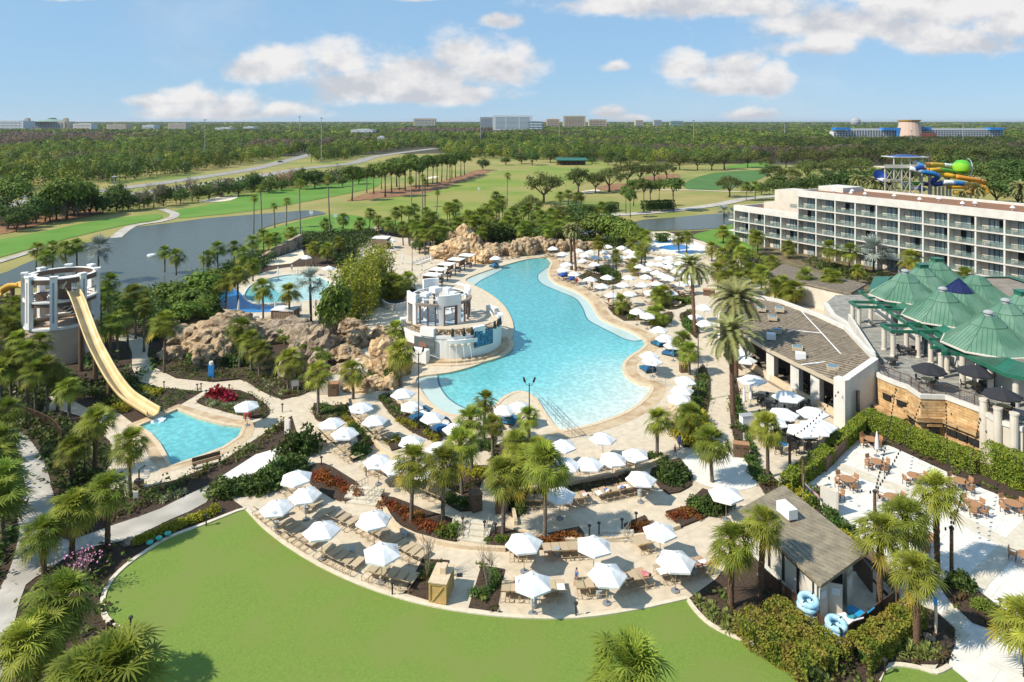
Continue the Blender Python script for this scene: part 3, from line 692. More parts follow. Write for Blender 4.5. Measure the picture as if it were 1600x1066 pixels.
# splash pad paint and its surround
flat('splash_pad', blobby([(948, 392), (975, 380), (1010, 374), (1060, 372), (1100, 384), (1092, 398), (1040, 398), (990, 392)]), .05, 'paving_white')
for q in ([(975, 386), (1000, 380), (1002, 384), (985, 390)], [(1020, 377), (1050, 375), (1052, 379), (1030, 380)], [(1030, 386), (1062, 382), (1078, 388), (1050, 391)], [(1055, 393), (1082, 391), (1092, 395), (1070, 398)], [(1000, 389), (1020, 388), (1024, 392), (1006, 393)]):
    flat('splash_pad_paint', blobby(q), .062, 'tube_blue')
sheet('play_deck', [smoothpoly(G([(345, 468), (372, 444), (400, 430), (450, 418), (530, 420), (556, 445), (560, 480), (540, 505), (440, 512), (380, 505), (350, 486)]), True, 3)], .045, 'paving', holes=[KIDPOOL])
flat('splash_pad', blobby([(340, 462), (352, 450), (374, 456), (384, 470), (410, 478), (450, 478), (440, 486), (380, 488), (348, 480)]), .055, 'tube_blue')
# upper walks behind the pool
flat('upper_walk', blobby([(560, 380), (590, 366), (625, 372), (668, 372), (690, 384), (660, 398), (650, 420), (625, 450), (590, 480), (560, 510), (572, 470), (558, 420)], 2), .05, 'paving')
# steps and terrace walls: low real walls along the tiers
def wall(name, px, w, h, m='coping', z0=0, label=None, z=0):
    mb = MB(); strip(mb, smoothpoly(G(px, z), False, 4), w, z0, h); o = mb.build(name, m)
    return tag(o, label, 'wall') if label else tag(o, kind='structure')
wall('terrace_wall', [(541, 624), (545, 640), (562, 668), (592, 700), (632, 732), (690, 768), (735, 790)], .35, .45, label='low curved terrace wall beside the upper walkway under the left umbrellas')
wall('terrace_wall', [(608, 605), (622, 630), (650, 655), (690, 678), (720, 690)], .35, .45, label='low curved terrace wall nearest the shallow pool corner')
wall('terrace_wall', [(806, 772), (880, 762), (940, 750), (1000, 735), (1045, 716)], .35, .5, label='low curved terrace wall behind the planted grass strip near the beach')
wall('terrace_wall', [(802, 800), (806, 822)], .3, .4, label='short low terrace wall ending beside the trunk of a palm')
wall('terrace_wall', [(790, 826), (845, 842), (900, 848), (960, 846), (1020, 838), (1062, 826)], .3, .35, label='long low terrace wall behind the loungers above the front umbrellas')
wall('terrace_wall', [(590, 778), (616, 822), (650, 842), (690, 852), (730, 858), (790, 862)], .3, .35, label='low terrace wall under the coppery shrubs beside the wooden crate')
def steps(px0, px1, n, w, label):
    a, b = g(*px0), g(*px1); mb = MB(); L = math.hypot(b[0]-a[0], b[1]-a[1]); an = math.atan2(b[1]-a[1], b[0]-a[0])
    for i in range(n):
        t = (i+.5)/n; mb.box((a[0]+(b[0]-a[0])*t, a[1]+(b[1]-a[1])*t, .04+(n-i)*.07), (L/n+.002*i, w, (n-i)*.14), an)
    return solo('garden_steps', mb, 'paving_band', label, 'steps')
steps((575, 770), (560, 790), 4, 3.2, 'short flight of pale steps left of the coppery shrubs')
steps((740, 822), (728, 848), 4, 3.4, 'pale steps with handrails between two shrub beds')
steps((965, 836), (968, 848), 3, 2.6, 'pale steps with handrails between the front right umbrellas')
# mulch beds that lie inside the deck
BEDS = {}
def bed(key, px, z=.07, h=.12, m='mulch'):
    p = G(px); p = smoothpoly(p, True, 2) if len(p) > 5 else p; BEDS[key] = p
    mb = MB(); mb.prism(p, -.02, z+h); tag(mb.build('planting_bed', m), kind='structure'); return p
bed('redplants', [(307, 630), (322, 620), (345, 612), (375, 612), (402, 625), (420, 640), (412, 655), (375, 650), (337, 640)])
bed('walkbed', [(400, 607), (425, 620), (446, 623), (475, 617), (484, 604), (476, 585), (470, 560), (430, 560), (400, 570), (340, 580), (262, 560), (236, 545), (240, 570), (275, 590), (337, 597), (375, 593)], .06)
bed('walkbed2', [(490, 632), (520, 636), (545, 634), (552, 650), (548, 662), (530, 655), (505, 660), (492, 655)])
bed('stripA', [(546, 655), (566, 668), (588, 692), (560, 706), (552, 724), (546, 712), (560, 690)])
bed('stripB', [(592, 622), (610, 618), (632, 642), (658, 662), (690, 682), (682, 692), (640, 674), (612, 650)])
bed('stripA2', [(604, 690), (622, 680), (632, 700), (612, 706)])
bed('copper1', [(482, 732), (505, 726), (535, 742), (566, 766), (540, 788), (500, 768), (480, 752)])
bed('copper2', [(590, 782), (615, 780), (665, 800), (722, 820), (712, 848), (675, 840), (625, 822)])
bed('copper3', [(762, 853), (778, 826), (806, 828), (850, 838), (905, 826), (908, 850), (860, 860), (800, 860)])
bed('copper4', [(975, 822), (1008, 808), (1020, 836), (988, 846)])
bed('copper5', [(1040, 802), (1085, 790), (1104, 810), (1064, 826)])
bed('mid1', [(692, 742), (725, 735), (762, 730), (748, 765), (738, 800), (700, 790)])
bed('mid2', [(790, 752), (800, 740), (815, 760), (822, 790), (812, 808), (795, 806)])
bed('mid3', [(745, 690), (776, 685), (772, 706), (748, 705)])
bed('midpalms', [(770, 700), (820, 690), (860, 712), (868, 760), (850, 780), (800, 775), (775, 740)])
bed('grassstrip', [(868, 768), (900, 760), (945, 752), (988, 742), (990, 752), (940, 764), (893, 776), (870, 780)])
bed('crate1', [(660, 875), (702, 877), (695, 920), (672, 940), (632, 928)], .03, .06)
bed('crate2', [(752, 885), (789, 891), (776, 957), (732, 951)], .03, .06)
bed('hedgepark', [(1018, 735), (1062, 718), (1080, 752), (1075, 764), (1045, 774), (1022, 752)])
bed('roundhedge', [(1072, 790), (1098, 766), (1140, 780), (1132, 808), (1094, 808)])
bed('eastwalk', [(1098, 570), (1110, 600), (1104, 650), (1092, 690), (1068, 700), (1055, 680), (1070, 640), (1084, 600)])
bed('eastwalk2', [(1146, 580), (1158, 640), (1160, 690), (1190, 735), (1235, 770), (1200, 780), (1165, 720), (1148, 690), (1140, 640)])
bed('kingbed', [(950, 482), (962, 475), (982, 482), (1002, 488), (1030, 494), (1045, 488), (1052, 495), (1038, 512), (1010, 500), (975, 502)])
bed('kingbed2', [(1036, 466), (1050, 458), (1080, 466), (1078, 474), (1056, 484), (1036, 482)])
bed('kingbed3', [(1062, 492), (1080, 484), (1092, 520), (1088, 530), (1066, 510)])
bed('kingbed4', [(902, 433), (940, 420), (966, 425), (970, 440), (950, 446), (925, 440)])
bed('kingbed5', [(1130, 556), (1148, 548), (1160, 580), (1144, 572)])
bed('hutbed', [(1255, 766), (1330, 862), (1322, 868), (1222, 800), (1232, 772)], .04)
bed('patioedge', [(1345, 690), (1366, 650), (1440, 690), (1540, 748), (1630, 780), (1625, 800), (1537, 764), (1440, 718), (1388, 697)], .05)
bed('patiobed', [(1468, 918), (1500, 908), (1560, 950), (1600, 975), (1572, 985), (1520, 975)], .05)
bed('rentalbed', [(1100, 960), (1120, 920), (1200, 930), (1290, 985), (1345, 985), (1425, 945), (1492, 985), (1478, 1035), (1440, 1040), (1390, 1038), (1355, 1090), (1262, 1090), (1225, 1030), (1150, 994)], .04)
# ---------------------------------------------------------------- palms
def fan_crown(seed, n=34, pet=1.25, fan=.86, leaf=17, droop=1.0, spread=265, name='crown', m='frond', dead=.12):
    R = random.Random(seed); V = []; Q = []; T = []
    for k in range(n):
        az = k*2.39996+R.uniform(-.25, .25); fr = (k+.5)/n
        el = math.radians(84-132*fr**.95+R.uniform(-13, 13))
        L = pet*R.uniform(.55, 1.15)*(.65+.45*min(1, fr*2.2)); 
        d = Vector((math.cos(az)*math.cos(el), math.sin(az)*math.cos(el), math.sin(el)))
        side = Vector((-math.sin(az), math.cos(az), 0)); 
        tip = d*L+Vector((0, 0, -.16*L*L*droop)); d2 = (tip-d*L*.5).normalized(); upv = side.cross(d2)*-1
        if upv.z < 0: upv = -upv
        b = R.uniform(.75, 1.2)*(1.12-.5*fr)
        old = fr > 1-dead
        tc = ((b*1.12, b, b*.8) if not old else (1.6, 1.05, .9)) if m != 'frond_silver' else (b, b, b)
        o = len(V)
        w = .035
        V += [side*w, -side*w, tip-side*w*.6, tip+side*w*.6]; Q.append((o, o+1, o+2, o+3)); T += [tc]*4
        fl = fan*R.uniform(.85, 1.15)
        for j in range(leaf):
            a = math.radians(spread)*((j+.5)/leaf-.5)+R.uniform(-.04, .04)
            rl = fl*(1-.28*abs(a)/2)*R.uniform(.9, 1.08)
            dd = (d2*math.cos(a)+side*math.sin(a)).normalized()
            fold = upv*((.20 if j % 2 else .05)+.30*(abs(a)/2.3)**2)*fl-Vector((0, 0, .42*droop*rl*rl*(.5+fr)))
            p1 = tip+dd*rl*.5+fold*.3; p2 = tip+dd*rl*1.06+fold-Vector((0, 0, .16*droop*rl))
            pn = dd.cross(upv).normalized()*(.043*fl+.006)
            o = len(V); t = R.uniform(.85, 1.15); cc = (tc[0]*t, tc[1]*t, tc[2]*t)
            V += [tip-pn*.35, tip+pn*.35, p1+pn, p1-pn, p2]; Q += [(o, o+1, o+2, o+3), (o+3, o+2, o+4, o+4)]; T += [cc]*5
    tri = [(a, b, c) for a, b, c, d in Q if c == d]; qd = [q for q in Q if q[2] != q[3]]
    return mesh_np(name, [tuple(p) for p in V], qd, tri, m, np.array(T))
def feather_crown(seed, n=66, L=3.4, m='frond_date', pairs=28, name='crown'):
    R = random.Random(seed); V = []; Q = []; T = []
    for k in range(n):
        az = k*2.39996+R.uniform(-.2, .2); fr = (k+.5)/n; el = math.radians(80-108*fr+R.uniform(-8, 8)); LL = L*R.uniform(.85, 1.1)*(.75+.25*min(1, fr*3))
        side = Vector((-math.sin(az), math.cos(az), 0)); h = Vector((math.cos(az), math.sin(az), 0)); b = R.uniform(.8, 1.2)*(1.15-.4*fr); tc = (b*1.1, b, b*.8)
        pts = []; p = Vector((0, 0, 0)); a = el; st = LL/10
        for i in range(11):
            pts.append(p.copy()); p = p+(h*math.cos(a)+Vector((0, 0, 1))*math.sin(a))*st; a -= .085+.012*i
        for i in range(10):
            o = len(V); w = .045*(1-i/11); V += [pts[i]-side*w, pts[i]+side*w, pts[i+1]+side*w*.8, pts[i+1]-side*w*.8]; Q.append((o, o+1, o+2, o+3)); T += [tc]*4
        for j in range(pairs):
            t = .16+.84*j/pairs; i = min(9, int(t*10)); f = t*10-i; q = pts[i].lerp(pts[i+1], f); fd = (pts[i+1]-pts[i]).normalized(); up = fd.cross(side)*-1
            if up.z < 0: up = -up
            ll = .62*(1-.55*abs(t-.45)**1.2*1.6)*R.uniform(.85, 1.1)
            for s in (-1, 1):
                dd = (side*s*.8+fd*.55+up*R.uniform(.1, .4)).normalized(); e = q+dd*ll-Vector((0, 0, .14*ll)); wv = fd*.065
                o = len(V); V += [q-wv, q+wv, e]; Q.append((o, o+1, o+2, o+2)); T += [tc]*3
    tri = [(a, b, c) for a, b, c, d in Q if c == d]; qd = [q for q in Q if q[2] != q[3]]
    return mesh_np(name, [tuple(p) for p in V], qd, tri, m, np.array(T))
def trunk_mesh(r0, r1, m, seed=0, boots=False, bulge=.0):
    R = random.Random(seed); mb = MB(); n = 14 if not boots else 22; pts = []; rs = []; bx, by = R.uniform(-.05, .05), R.uniform(-.05, .05)
    for i in range(n+1):
        t = i/n; pts.append((bx*math.sin(t*3), by*math.sin(t*2.5), t)); r = r0+(r1-r0)*t+(.06*max(0, 1-t*9))+bulge*math.sin(PI*min(1, t*1.1))
        rs.append(r*(1+(.16 if boots and i % 2 else 0)+R.uniform(-.06, .06)))
    pts[0] = (0, 0, 0); pts[-1] = (0, 0, 1.0)
    mb.tube(pts, rs, 8)
    return mb.mesh('trunk', m, True)
def palm_proto(name, crown, trunk):
    o = thing(name, '', 'palm tree'); put('trunk', trunk, o); put('crown', crown, o); return proto(o)
PALMS = {
    'sabal': [palm_proto('sabal_palm', fan_crown(11+i, 66+2*i, m='frond'), trunk_mesh(.17, .16, 'trunk', i)) for i in range(3)],
    'boot': [palm_proto('sabal_palm', fan_crown(21+i, 72, m='frond'), trunk_mesh(.19, .22, 'trunk_brown', i, True)) for i in range(2)],
    'dark': [palm_proto('sabal_palm', fan_crown(31+i, 54, m='frond_dark'), trunk_mesh(.17, .16, 'trunk', i+5)) for i in range(2)],
    'fan': [palm_proto('tall_fan_palm', fan_crown(41+i, 30, .8, .75, 12, 1.5, m='frond_dark', dead=.25), trunk_mesh(.26, .16, 'bark_pale', i+8)) for i in range(2)],
    'silver': [palm_proto('silver_palm', fan_crown(51, 30, 1.35, 1.25, 17, .35, 250, m='frond_silver', dead=.05), trunk_mesh(.22, .2, 'trunk', 12))],
    'date': [palm_proto('date_palm', feather_crown(61+i), trunk_mesh(.27, .25, 'trunk_brown', 14+i, True)) for i in range(2)],
}
def palm(kind, px, pyc, pyb, size=1.0, what=None, where='', group=None, z=0.0):
    x, y = g(px, pyb, z); h = max(.8, (pyb-pyc)*y/F)
    if kind in ('boot', 'sabal') and pyb > 590: size *= .84
    elif kind == 'fan': size *= .58
    elif kind == 'silver': size *= .74
    elif kind == 'date': size *= .7 if pyb < 440 else 1
    elif pyb < 520 and size > 1.2: size = 1.05+(size-1.2)*.4
    P = PALMS[kind]; p = P[rnd.randrange(len(P))]
    o = place(p, (x, y, z), rnd.uniform(0, 6.28), 1, label='', cat='palm tree', group=group)
    tr, cr = [c for c in kids(o)] if o.name in KIDS else list(o.children)
    if not tr.name.startswith('trunk'): tr, cr = cr, tr
    tr.scale = (1, 1, h); cr.location = (0, 0, h); cr.scale = (size*rnd.uniform(.93, 1.08),)*3
    cr.rotation_euler = (rnd.uniform(-.2, .2), rnd.uniform(-.2, .2), rnd.uniform(0, 6.28)); o.rotation_euler.x = rnd.gauss(0, .03); o.rotation_euler.y = rnd.gauss(0, .03)
    return reg(o, what, where)
PAL = [
 # kind, what, where, group, [(px, crown y, base y, size)...]
 ('boot', 'full fan palm with shaggy crown', 'at the bottom left edge', 'palms at the bottom left', [(92, 940, 1110, 1.42), (185, 1040, 1215, 1.65), (62, 985, 1150, 1.1), (30, 1010, 1190, 1.1), (130, 1050, 1230, 1.2)]),
 ('boot', 'sabal palm with booted trunk', 'beside the grey walk on the left', 'palms beside the left walk', [(112, 790, 875, 1.15), (168, 762, 858, 1.15), (70, 830, 905, 1.05), (110, 698, 756, 1.05), (147, 655, 742, 1.1)]),
 ('sabal', 'slim sabal palm leaning no way', 'on the slide pool terrace', None, [(203, 690, 776, 1.05)]),
 ('dark', 'dark leafy palm', 'along the left edge of the photo', 'palms along the left edge', [(-4, 690, 800, 1.2), (4, 745, 850, 1.2), (-8, 780, 880, 1.2), (-24, 720, 830, 1.2), (8, 640, 720, 1.0)]),
 ('sabal', 'bushy sabal palm', 'in front of the round slide tower', 'palms around the slide tower', [(56, 578, 652, 1.2), (74, 570, 646, 1.15), (18, 560, 640, 1.2), (62, 533, 610, 1.2), (30, 530, 612, 1.1), (108, 604, 657, 1.0), (42, 548, 640, 1.1), (90, 585, 640, 1.0), (2, 575, 650, 1.1)]),
 ('dark', 'palm seen over the path', 'left of the slide tower', 'palms around the slide tower', [(22, 475, 545, 1.1), (12, 508, 570, 1.1), (34, 500, 560, 1.0), (-10, 490, 560, 1.1)]),
 ('dark', 'sabal palm', 'just right of the slide tower', 'palms around the slide tower', [(167, 438, 500, 1.15), (158, 462, 530, 1.1), (184, 500, 562, 1.15), (212, 458, 530, 1.2), (200, 480, 545, 1.1), (225, 478, 550, 1.0), (170, 505, 575, 1.0)]),
 ('dark', 'round headed palm', 'at the lake shore behind the slide tower', 'palms at the lake shore', [(55, 388, 432, 1.5), (82, 385, 430, 1.6), (104, 386, 430, 1.7), (120, 382, 428, 1.4), (70, 400, 440, 1.5)]),
 ('silver', 'silver leaved palm', 'at the lake shore behind the slide tower', None, [(152, 386, 440, 2.0)]),
 ('sabal', 'sabal palm', 'in the shrub bed before the left rocks', 'palms before the rocks', [(256, 502, 583, 1.25), (374, 510, 576, 1.1), (393, 528, 583, 1.05), (450, 560, 612, 1.2), (497, 580, 651, 1.25), (552, 576, 624, 1.1), (405, 545, 590, 1.0)]),
 ('sabal', 'sabal palm', 'between the left rocks and the play pool', 'palms around the play pool', [(352, 440, 483, 1.1), (372, 428, 484, 1.1), (411, 448, 502, 1.15), (453, 455, 510, 1.15), (395, 412, 440, 1.1), (332, 448, 480, 1.0)]),
 ('dark', 'palm', 'on the lake bank left of the play pool', 'palms on the lake bank', [(257, 392, 425, 1.4), (275, 398, 430, 1.4), (340, 386, 425, 1.4), (366, 384, 420, 1.3), (395, 376, 412, 1.3), (325, 400, 430, 1.2), (380, 395, 430, 1.2)]),
 ('fan', 'tall thin fan palm', 'standing along the lake', 'tall fan palms along the lake', [(396, 308, 366, 2.0), (409, 292, 364, 2.1), (429, 321, 356, 1.8), (447, 313, 354, 2.2), (469, 284, 378, 2.1), (516, 277, 371, 2.1)]),
 ('fan', 'tall thin fan palm', 'standing before the driving range', 'tall fan palms before the range', [(643, 279, 323, 2.2), (660, 276, 335, 2.2), (664, 284, 335, 1.9), (792, 273, 321, 2.4), (682, 300, 335, 1.7)]),
 ('dark', 'sabal palm', 'on the green bank above the play pool', 'palms on the green bank', [(510, 348, 368, 1.6), (536, 340, 364, 1.7), (563, 346, 366, 1.5), (577, 332, 360, 1.7), (592, 343, 368, 1.6), (606, 346, 370, 1.6), (617, 330, 356, 1.7), (627, 327, 352, 1.6), (639, 328, 354, 1.5), (649, 324, 350, 1.7), (454, 362, 386, 1.5), (412, 365, 392, 1.5), (432, 370, 395, 1.5)]),
 ('sabal', 'sabal palm', 'beside the curved stone ledge', 'palms beside the ledge', [(488, 386, 412, 1.4), (512, 388, 412, 1.4), (420, 372, 402, 1.3), (528, 378, 402, 1.3)]),
 ('dark', 'palm with a pale stem', 'in the grove behind the cabana terrace', 'palms in the grove behind the cabana', [(640, 350, 385, 1.6), (652, 343, 384, 1.6), (664, 348, 388, 1.6), (672, 340, 384, 1.6), (680, 360, 394, 1.5), (690, 350, 386, 1.6), (699, 322, 345, 1.6), (711, 318, 349, 1.7), (655, 358, 392, 1.5), (697, 362, 392, 1.4), (630, 352, 384, 1.4), (712, 345, 372, 1.5), (668, 330, 365, 1.5)]),
 ('dark', 'palm', 'in the grove above the rockwork', 'palms in the grove above the rockwork', [(733, 335, 372, 1.7), (745, 343, 376, 1.7), (757, 326, 370, 1.8), (768, 340, 377, 1.7), (780, 318, 366, 1.8), (790, 344, 380, 1.7), (800, 330, 372, 1.7), (810, 346, 382, 1.6), (820, 352, 386, 1.6), (832, 344, 380, 1.7), (846, 350, 385, 1.6), (858, 344, 380, 1.6), (872, 352, 386, 1.6), (760, 352, 384, 1.5), (840, 330, 368, 1.6), (862, 332, 368, 1.6), (886, 344, 378, 1.5), (826, 324, 360, 1.6), (776, 305, 350, 1.6)]),
 ('dark', 'small palm', 'along the fairway edge behind the service road', 'palms along the fairway edge', [(875, 305, 325, 1.7), (888, 302, 322, 1.6), (900, 306, 324, 1.6), (908, 305, 323, 1.6), (940, 321, 338, 1.7), (1166, 290, 312, 2.6), (1180, 289, 311, 2.6)]),
 ('boot', 'planter palm with bright crown', 'in the white planter beside the round bar', 'planter palms', [(610, 438, 470, 1.2), (622, 440, 470, 1.2), (637, 434, 462, 1.3), (598, 446, 474, 1.1)]),
 ('sabal', 'sabal palm', 'among the rocks left of the round bar', 'palms left of the round bar', [(617, 514, 548, 1.1), (626, 548, 604, 1.3)]),
 ('silver', 'silver leaved palm', 'behind the brown cabana of the play pool', None, [(486, 436, 505, 1.7)]),
 ('sabal', 'sabal palm', 'in the central terrace beds', 'palms in the central terrace beds', [(756, 625, 694, .98), (737, 655, 742, 1.12), (722, 692, 774, 1.2), (642, 722, 817, 1.25), (692, 722, 818, 1.25), (786, 735, 837, 1.25), (851, 718, 846, 1.25), (806, 742, 790, 1.05), (806, 690, 760, 1.05), (826, 650, 694, .85), (842, 700, 770, 1.0), (824, 712, 776, 1.0), (770, 662, 716, .8)]),
 ('sabal', 'sabal palm', 'at the beach end of the pool', 'palms at the beach end', [(1027, 656, 719, 1.0), (1077, 645, 692, 1.05), (1113, 686, 754, 1.2)]),
 ('sabal', 'small bright palm', 'on the sunbed terrace right of the pool', 'palms on the east sunbed terrace', [(1027, 458, 480, 1.0), (1036, 455, 478, 1.0), (1029, 488, 508, 1.0), (972, 470, 492, 1.0), (1078, 548, 586, 1.0), (1066, 530, 566, .9), (991, 412, 430, 1.0), (963, 398, 425, 1.0), (1018, 488, 505, .8)]),
 ('sabal', 'sabal palm', 'among the far rows of umbrellas', 'palms among the far umbrellas', [(935, 378, 412, 1.4), (988, 366, 390, 1.3), (1008, 368, 416, 1.5), (1002, 390, 415, 1.2), (1061, 371, 396, 1.4), (1073, 369, 396, 1.4), (1003, 365, 390, 1.2), (990, 380, 405, 1.1)]),
 ('sabal', 'sabal palm', 'on the lawn bank below the low hotel wing', 'palms below the hotel wing', [(1130, 360, 380, 1.6), (1145, 376, 394, 1.5), (1112, 386, 409, 1.4), (1176, 366, 392, 1.6), (1184, 370, 399, 1.6), (1128, 395, 425, 1.4), (1158, 392, 420, 1.3)]),
 ('silver', 'pale palm', 'by the pond at the end of the hotel wing', 'pale palms by the pond', [(1131, 329, 350, 1.5), (1146, 333, 358, 1.5)]),
 ('sabal', 'sabal palm', 'in the row behind the brown roofed restaurant', 'palms behind the restaurant', [(1122, 420, 452, 1.2), (1146, 415, 449, 1.3), (1171, 420, 457, 1.3), (1190, 425, 462, 1.2), (1206, 408, 437, 1.4), (1211, 446, 474, 1.2), (1228, 454, 478, 1.1), (1241, 450, 480, 1.2), (1257, 430, 470, 1.3), (1293, 430, 474, 1.3), (1301, 434, 474, 1.2), (1156, 436, 462, 1.1), (1136, 432, 458, 1.1), (1222, 440, 470, 1.1)]),
 ('sabal', 'sabal palm', 'standing against the five storey hotel front', 'palms against the hotel front', [(1233, 384, 404, 1.7), (1296, 386, 420, 1.9), (1327, 390, 428, 1.9), (1426, 402, 450, 2.0), (1260, 428, 455, 1.3), (1508, 430, 470, 1.7), (1550, 446, 486, 1.7), (1530, 452, 486, 1.5), (1340, 420, 445, .9)]),
 ('silver', 'large silver leaved palm', 'standing against the five storey hotel front', None, [(1365, 388, 428, 2.3)]),
 ('boot', 'sabal palm with rough trunk', 'on the dining patio at the right', 'palms of the dining patio', [(1465, 762, 897, 1.12), (1375, 826, 944, 1.2), (1432, 888, 1014, 1.05), (1414, 806, 905, 1.15), (1606, 968, 1060, 1.15)]),
 ('boot', 'sabal palm with rough trunk', 'beside the float rental hut', 'palms beside the rental hut', [(1142, 845, 952, 1.28), (1186, 812, 942, 1.12)]),
 ('sabal', 'small bright palm', 'on the restaurant terrace edge', 'palms on the restaurant terrace', [(1200, 662, 746, 1.0)]),
 ('boot', 'dark palm crown', 'rising from below the bottom edge', None, [(988, 1042, 1170, 1.5)]),
 ('date', 'big date palm with arching fronds', 'between the pool and the restaurant', 'big date palms', [(1146, 522, 650, 1.15), (1150, 465, 590, 1.1), (1086, 418, 522, 1.1)]),
 ('date', 'date palm with a slender trunk', 'by the far tip of the pool', 'date palms at the far tip', [(893, 358, 422, 1.05), (900, 362, 424, 1.0)]),
 ('date', 'date palm', 'behind the hotel near the water slides', 'date palms behind the hotel', [(1340, 281, 318, 1.8), (1365, 285, 322, 1.8), (1387, 286, 324, 1.8), (1528, 296, 336, 1.6), (1597, 294, 330, 2.0), (1505, 304, 340, 1.2)]),
]
for kind, what, where, grp, L in PAL:
    if 'grove' in where: L = L+[(a+rnd.choice((-8, 9)), b+rnd.randint(2, 12), c+rnd.randint(-4, 8), s) for a, b, c, s in L]
    for px, pyc, pyb, s in L: palm(kind, px, pyc, pyb, s, what, where, grp)

# ---------------------------------------------------------------- broadleaf trees, shrubs, hedges
def crown_mesh(seed, m, cl, per, leaf, shape, name='crown', up=.35):
    """cl clumps in an ellipsoid shell, per leaves each"""
    R = np.random.default_rng(seed); (rx, ry, rz), z0 = shape
    d = R.normal(size=(cl, 3)); d[:, 2] = np.where(d[:, 2] < -.35, -d[:, 2]*.5, d[:, 2]); d /= np.linalg.norm(d, axis=1)[:, None]
    c = d*R.uniform(.45, 1, (cl, 1))**.6*np.array([rx, ry, rz])+np.array([0, 0, z0]); cs = R.uniform(.55, 1.2, cl)*min(rx, rz)*.36
    P = (c[:, None]+R.normal(size=(cl, per, 3))*cs[:, None, None]*np.array([.62, .62, .42])).reshape(-1, 3)
    V, Q = leaf_quads(P, leaf, R, .35, 1.5, (P.reshape(cl, per, 3)-c[:, None]+.5*(c[:, None]-np.array([0, 0, z0]))/max(rx, rz)).reshape(-1, 3), .8); t = np.repeat(np.repeat(R.uniform(.75, 1.25, cl), per), 4)[:, None]*np.ones((1, 3))
    return mesh_np(name, V, Q, None, m, t), c
def limb_trunk(seed, h, r, C, m, n=7):
    R = random.Random(seed); mb = MB(); b = Vector((R.uniform(-.2, .2), R.uniform(-.2, .2), h)); mb.tube([(0, 0, 0), b*.5+Vector((R.uniform(-.1, .1), 0, 0)), b], [r*1.25, r*.95, r*.8], 7)
    idx = list(range(len(C))); R.shuffle(idx)
    for i in idx[:n]:
        e = Vector(C[i]); mid = b.lerp(e, .5)+Vector((R.uniform(-.2, .2), R.uniform(-.2, .2), .1*h)); mb.tube([b, mid, b.lerp(e, .95)], [r*.55, r*.32, r*.1], 5)
    return mb.mesh('trunk', m, True)
def tree_proto(name, seed, m, cl, per, leaf, shape, h, r, bark='bark', n=7, up=.35):
    o = thing(name, '', 'tree'); me, C = crown_mesh(seed, m, cl, per, leaf, shape, up=up); put('trunk', limb_trunk(seed, h, r, C, bark, n), o); put('crown', me, o); return proto(o)
def bare_proto(name, seed, m, h=8):
    R = random.Random(seed); o = thing(name, '', 'tree'); mb = MB(); tw = MB()
    def grow(p, d, L, r, k):
        q = p+d*L; (mb if k < 2 else tw).tube([p, q], [r, r*.7], 5 if k < 2 else 3, False)
        if k >= 5: return
        for i in range(3 if k else 5):
            dd = (d*.75+Vector((R.uniform(-1, 1), R.uniform(-1, 1), R.uniform(-.15, .75)))*.75).normalized(); grow(q, dd, L*R.uniform(.6, .85), r*.6, k+1)
    grow(Vector((0, 0, 0)), Vector((0, 0, 1)), h*.26, h*.022, 0); put('trunk', mb.mesh('trunk', m), o); put('crown', tw.mesh('crown', m), o); return proto(o)
TREES = {
 'oak': [tree_proto('oak_tree', 101+i, 'leaf_oak', 46, 60, .34, ((5, 5, 3.3), 5.6), 2.4, .32, n=10) for i in range(2)],
 'dark': [tree_proto('evergreen_tree', 111+i, 'leaf_dark', 48, 60, .36, ((3.4, 3.4, 3.9), 4.2), 1.2, .25) for i in range(2)],
 'pine': [tree_proto('pine_tree', 121+i, 'leaf_pine', 34, 64, .34, ((3.0, 3.0, 2.5), 8.4), 6.2, .2, 'bark', 10) for i in range(3)],
 'fresh': [tree_proto('leafy_tree', 131+i, 'leaf_fresh', 36, 60, .3, ((2.3, 2.3, 2.0), 3.0), 1.3, .13) for i in range(2)],
 'bare': [bare_proto('bare_tree', 141+i, 'twig') for i in range(2)],
 'pink': [bare_proto('bare_tree', 145, 'twig_pink')],
}
THT = {'oak': 9.2, 'dark': 8.4, 'pine': 11, 'fresh': 5.2, 'bare': 8, 'pink': 8}
def tree(kind, px, pyt, pyb, what, where, group, wide=1.0, z=TZ):
    x, y = g(px, pyb, z); h = (pyb-pyt)*y/F; s = h/THT[kind]; P = TREES[kind]
    o = place(P[rnd.randrange(len(P))], (x, y, z), rnd.uniform(0, 6.28), (s*wide, s*wide, s), label='', cat='tree', group=group); return reg(o, what, where)
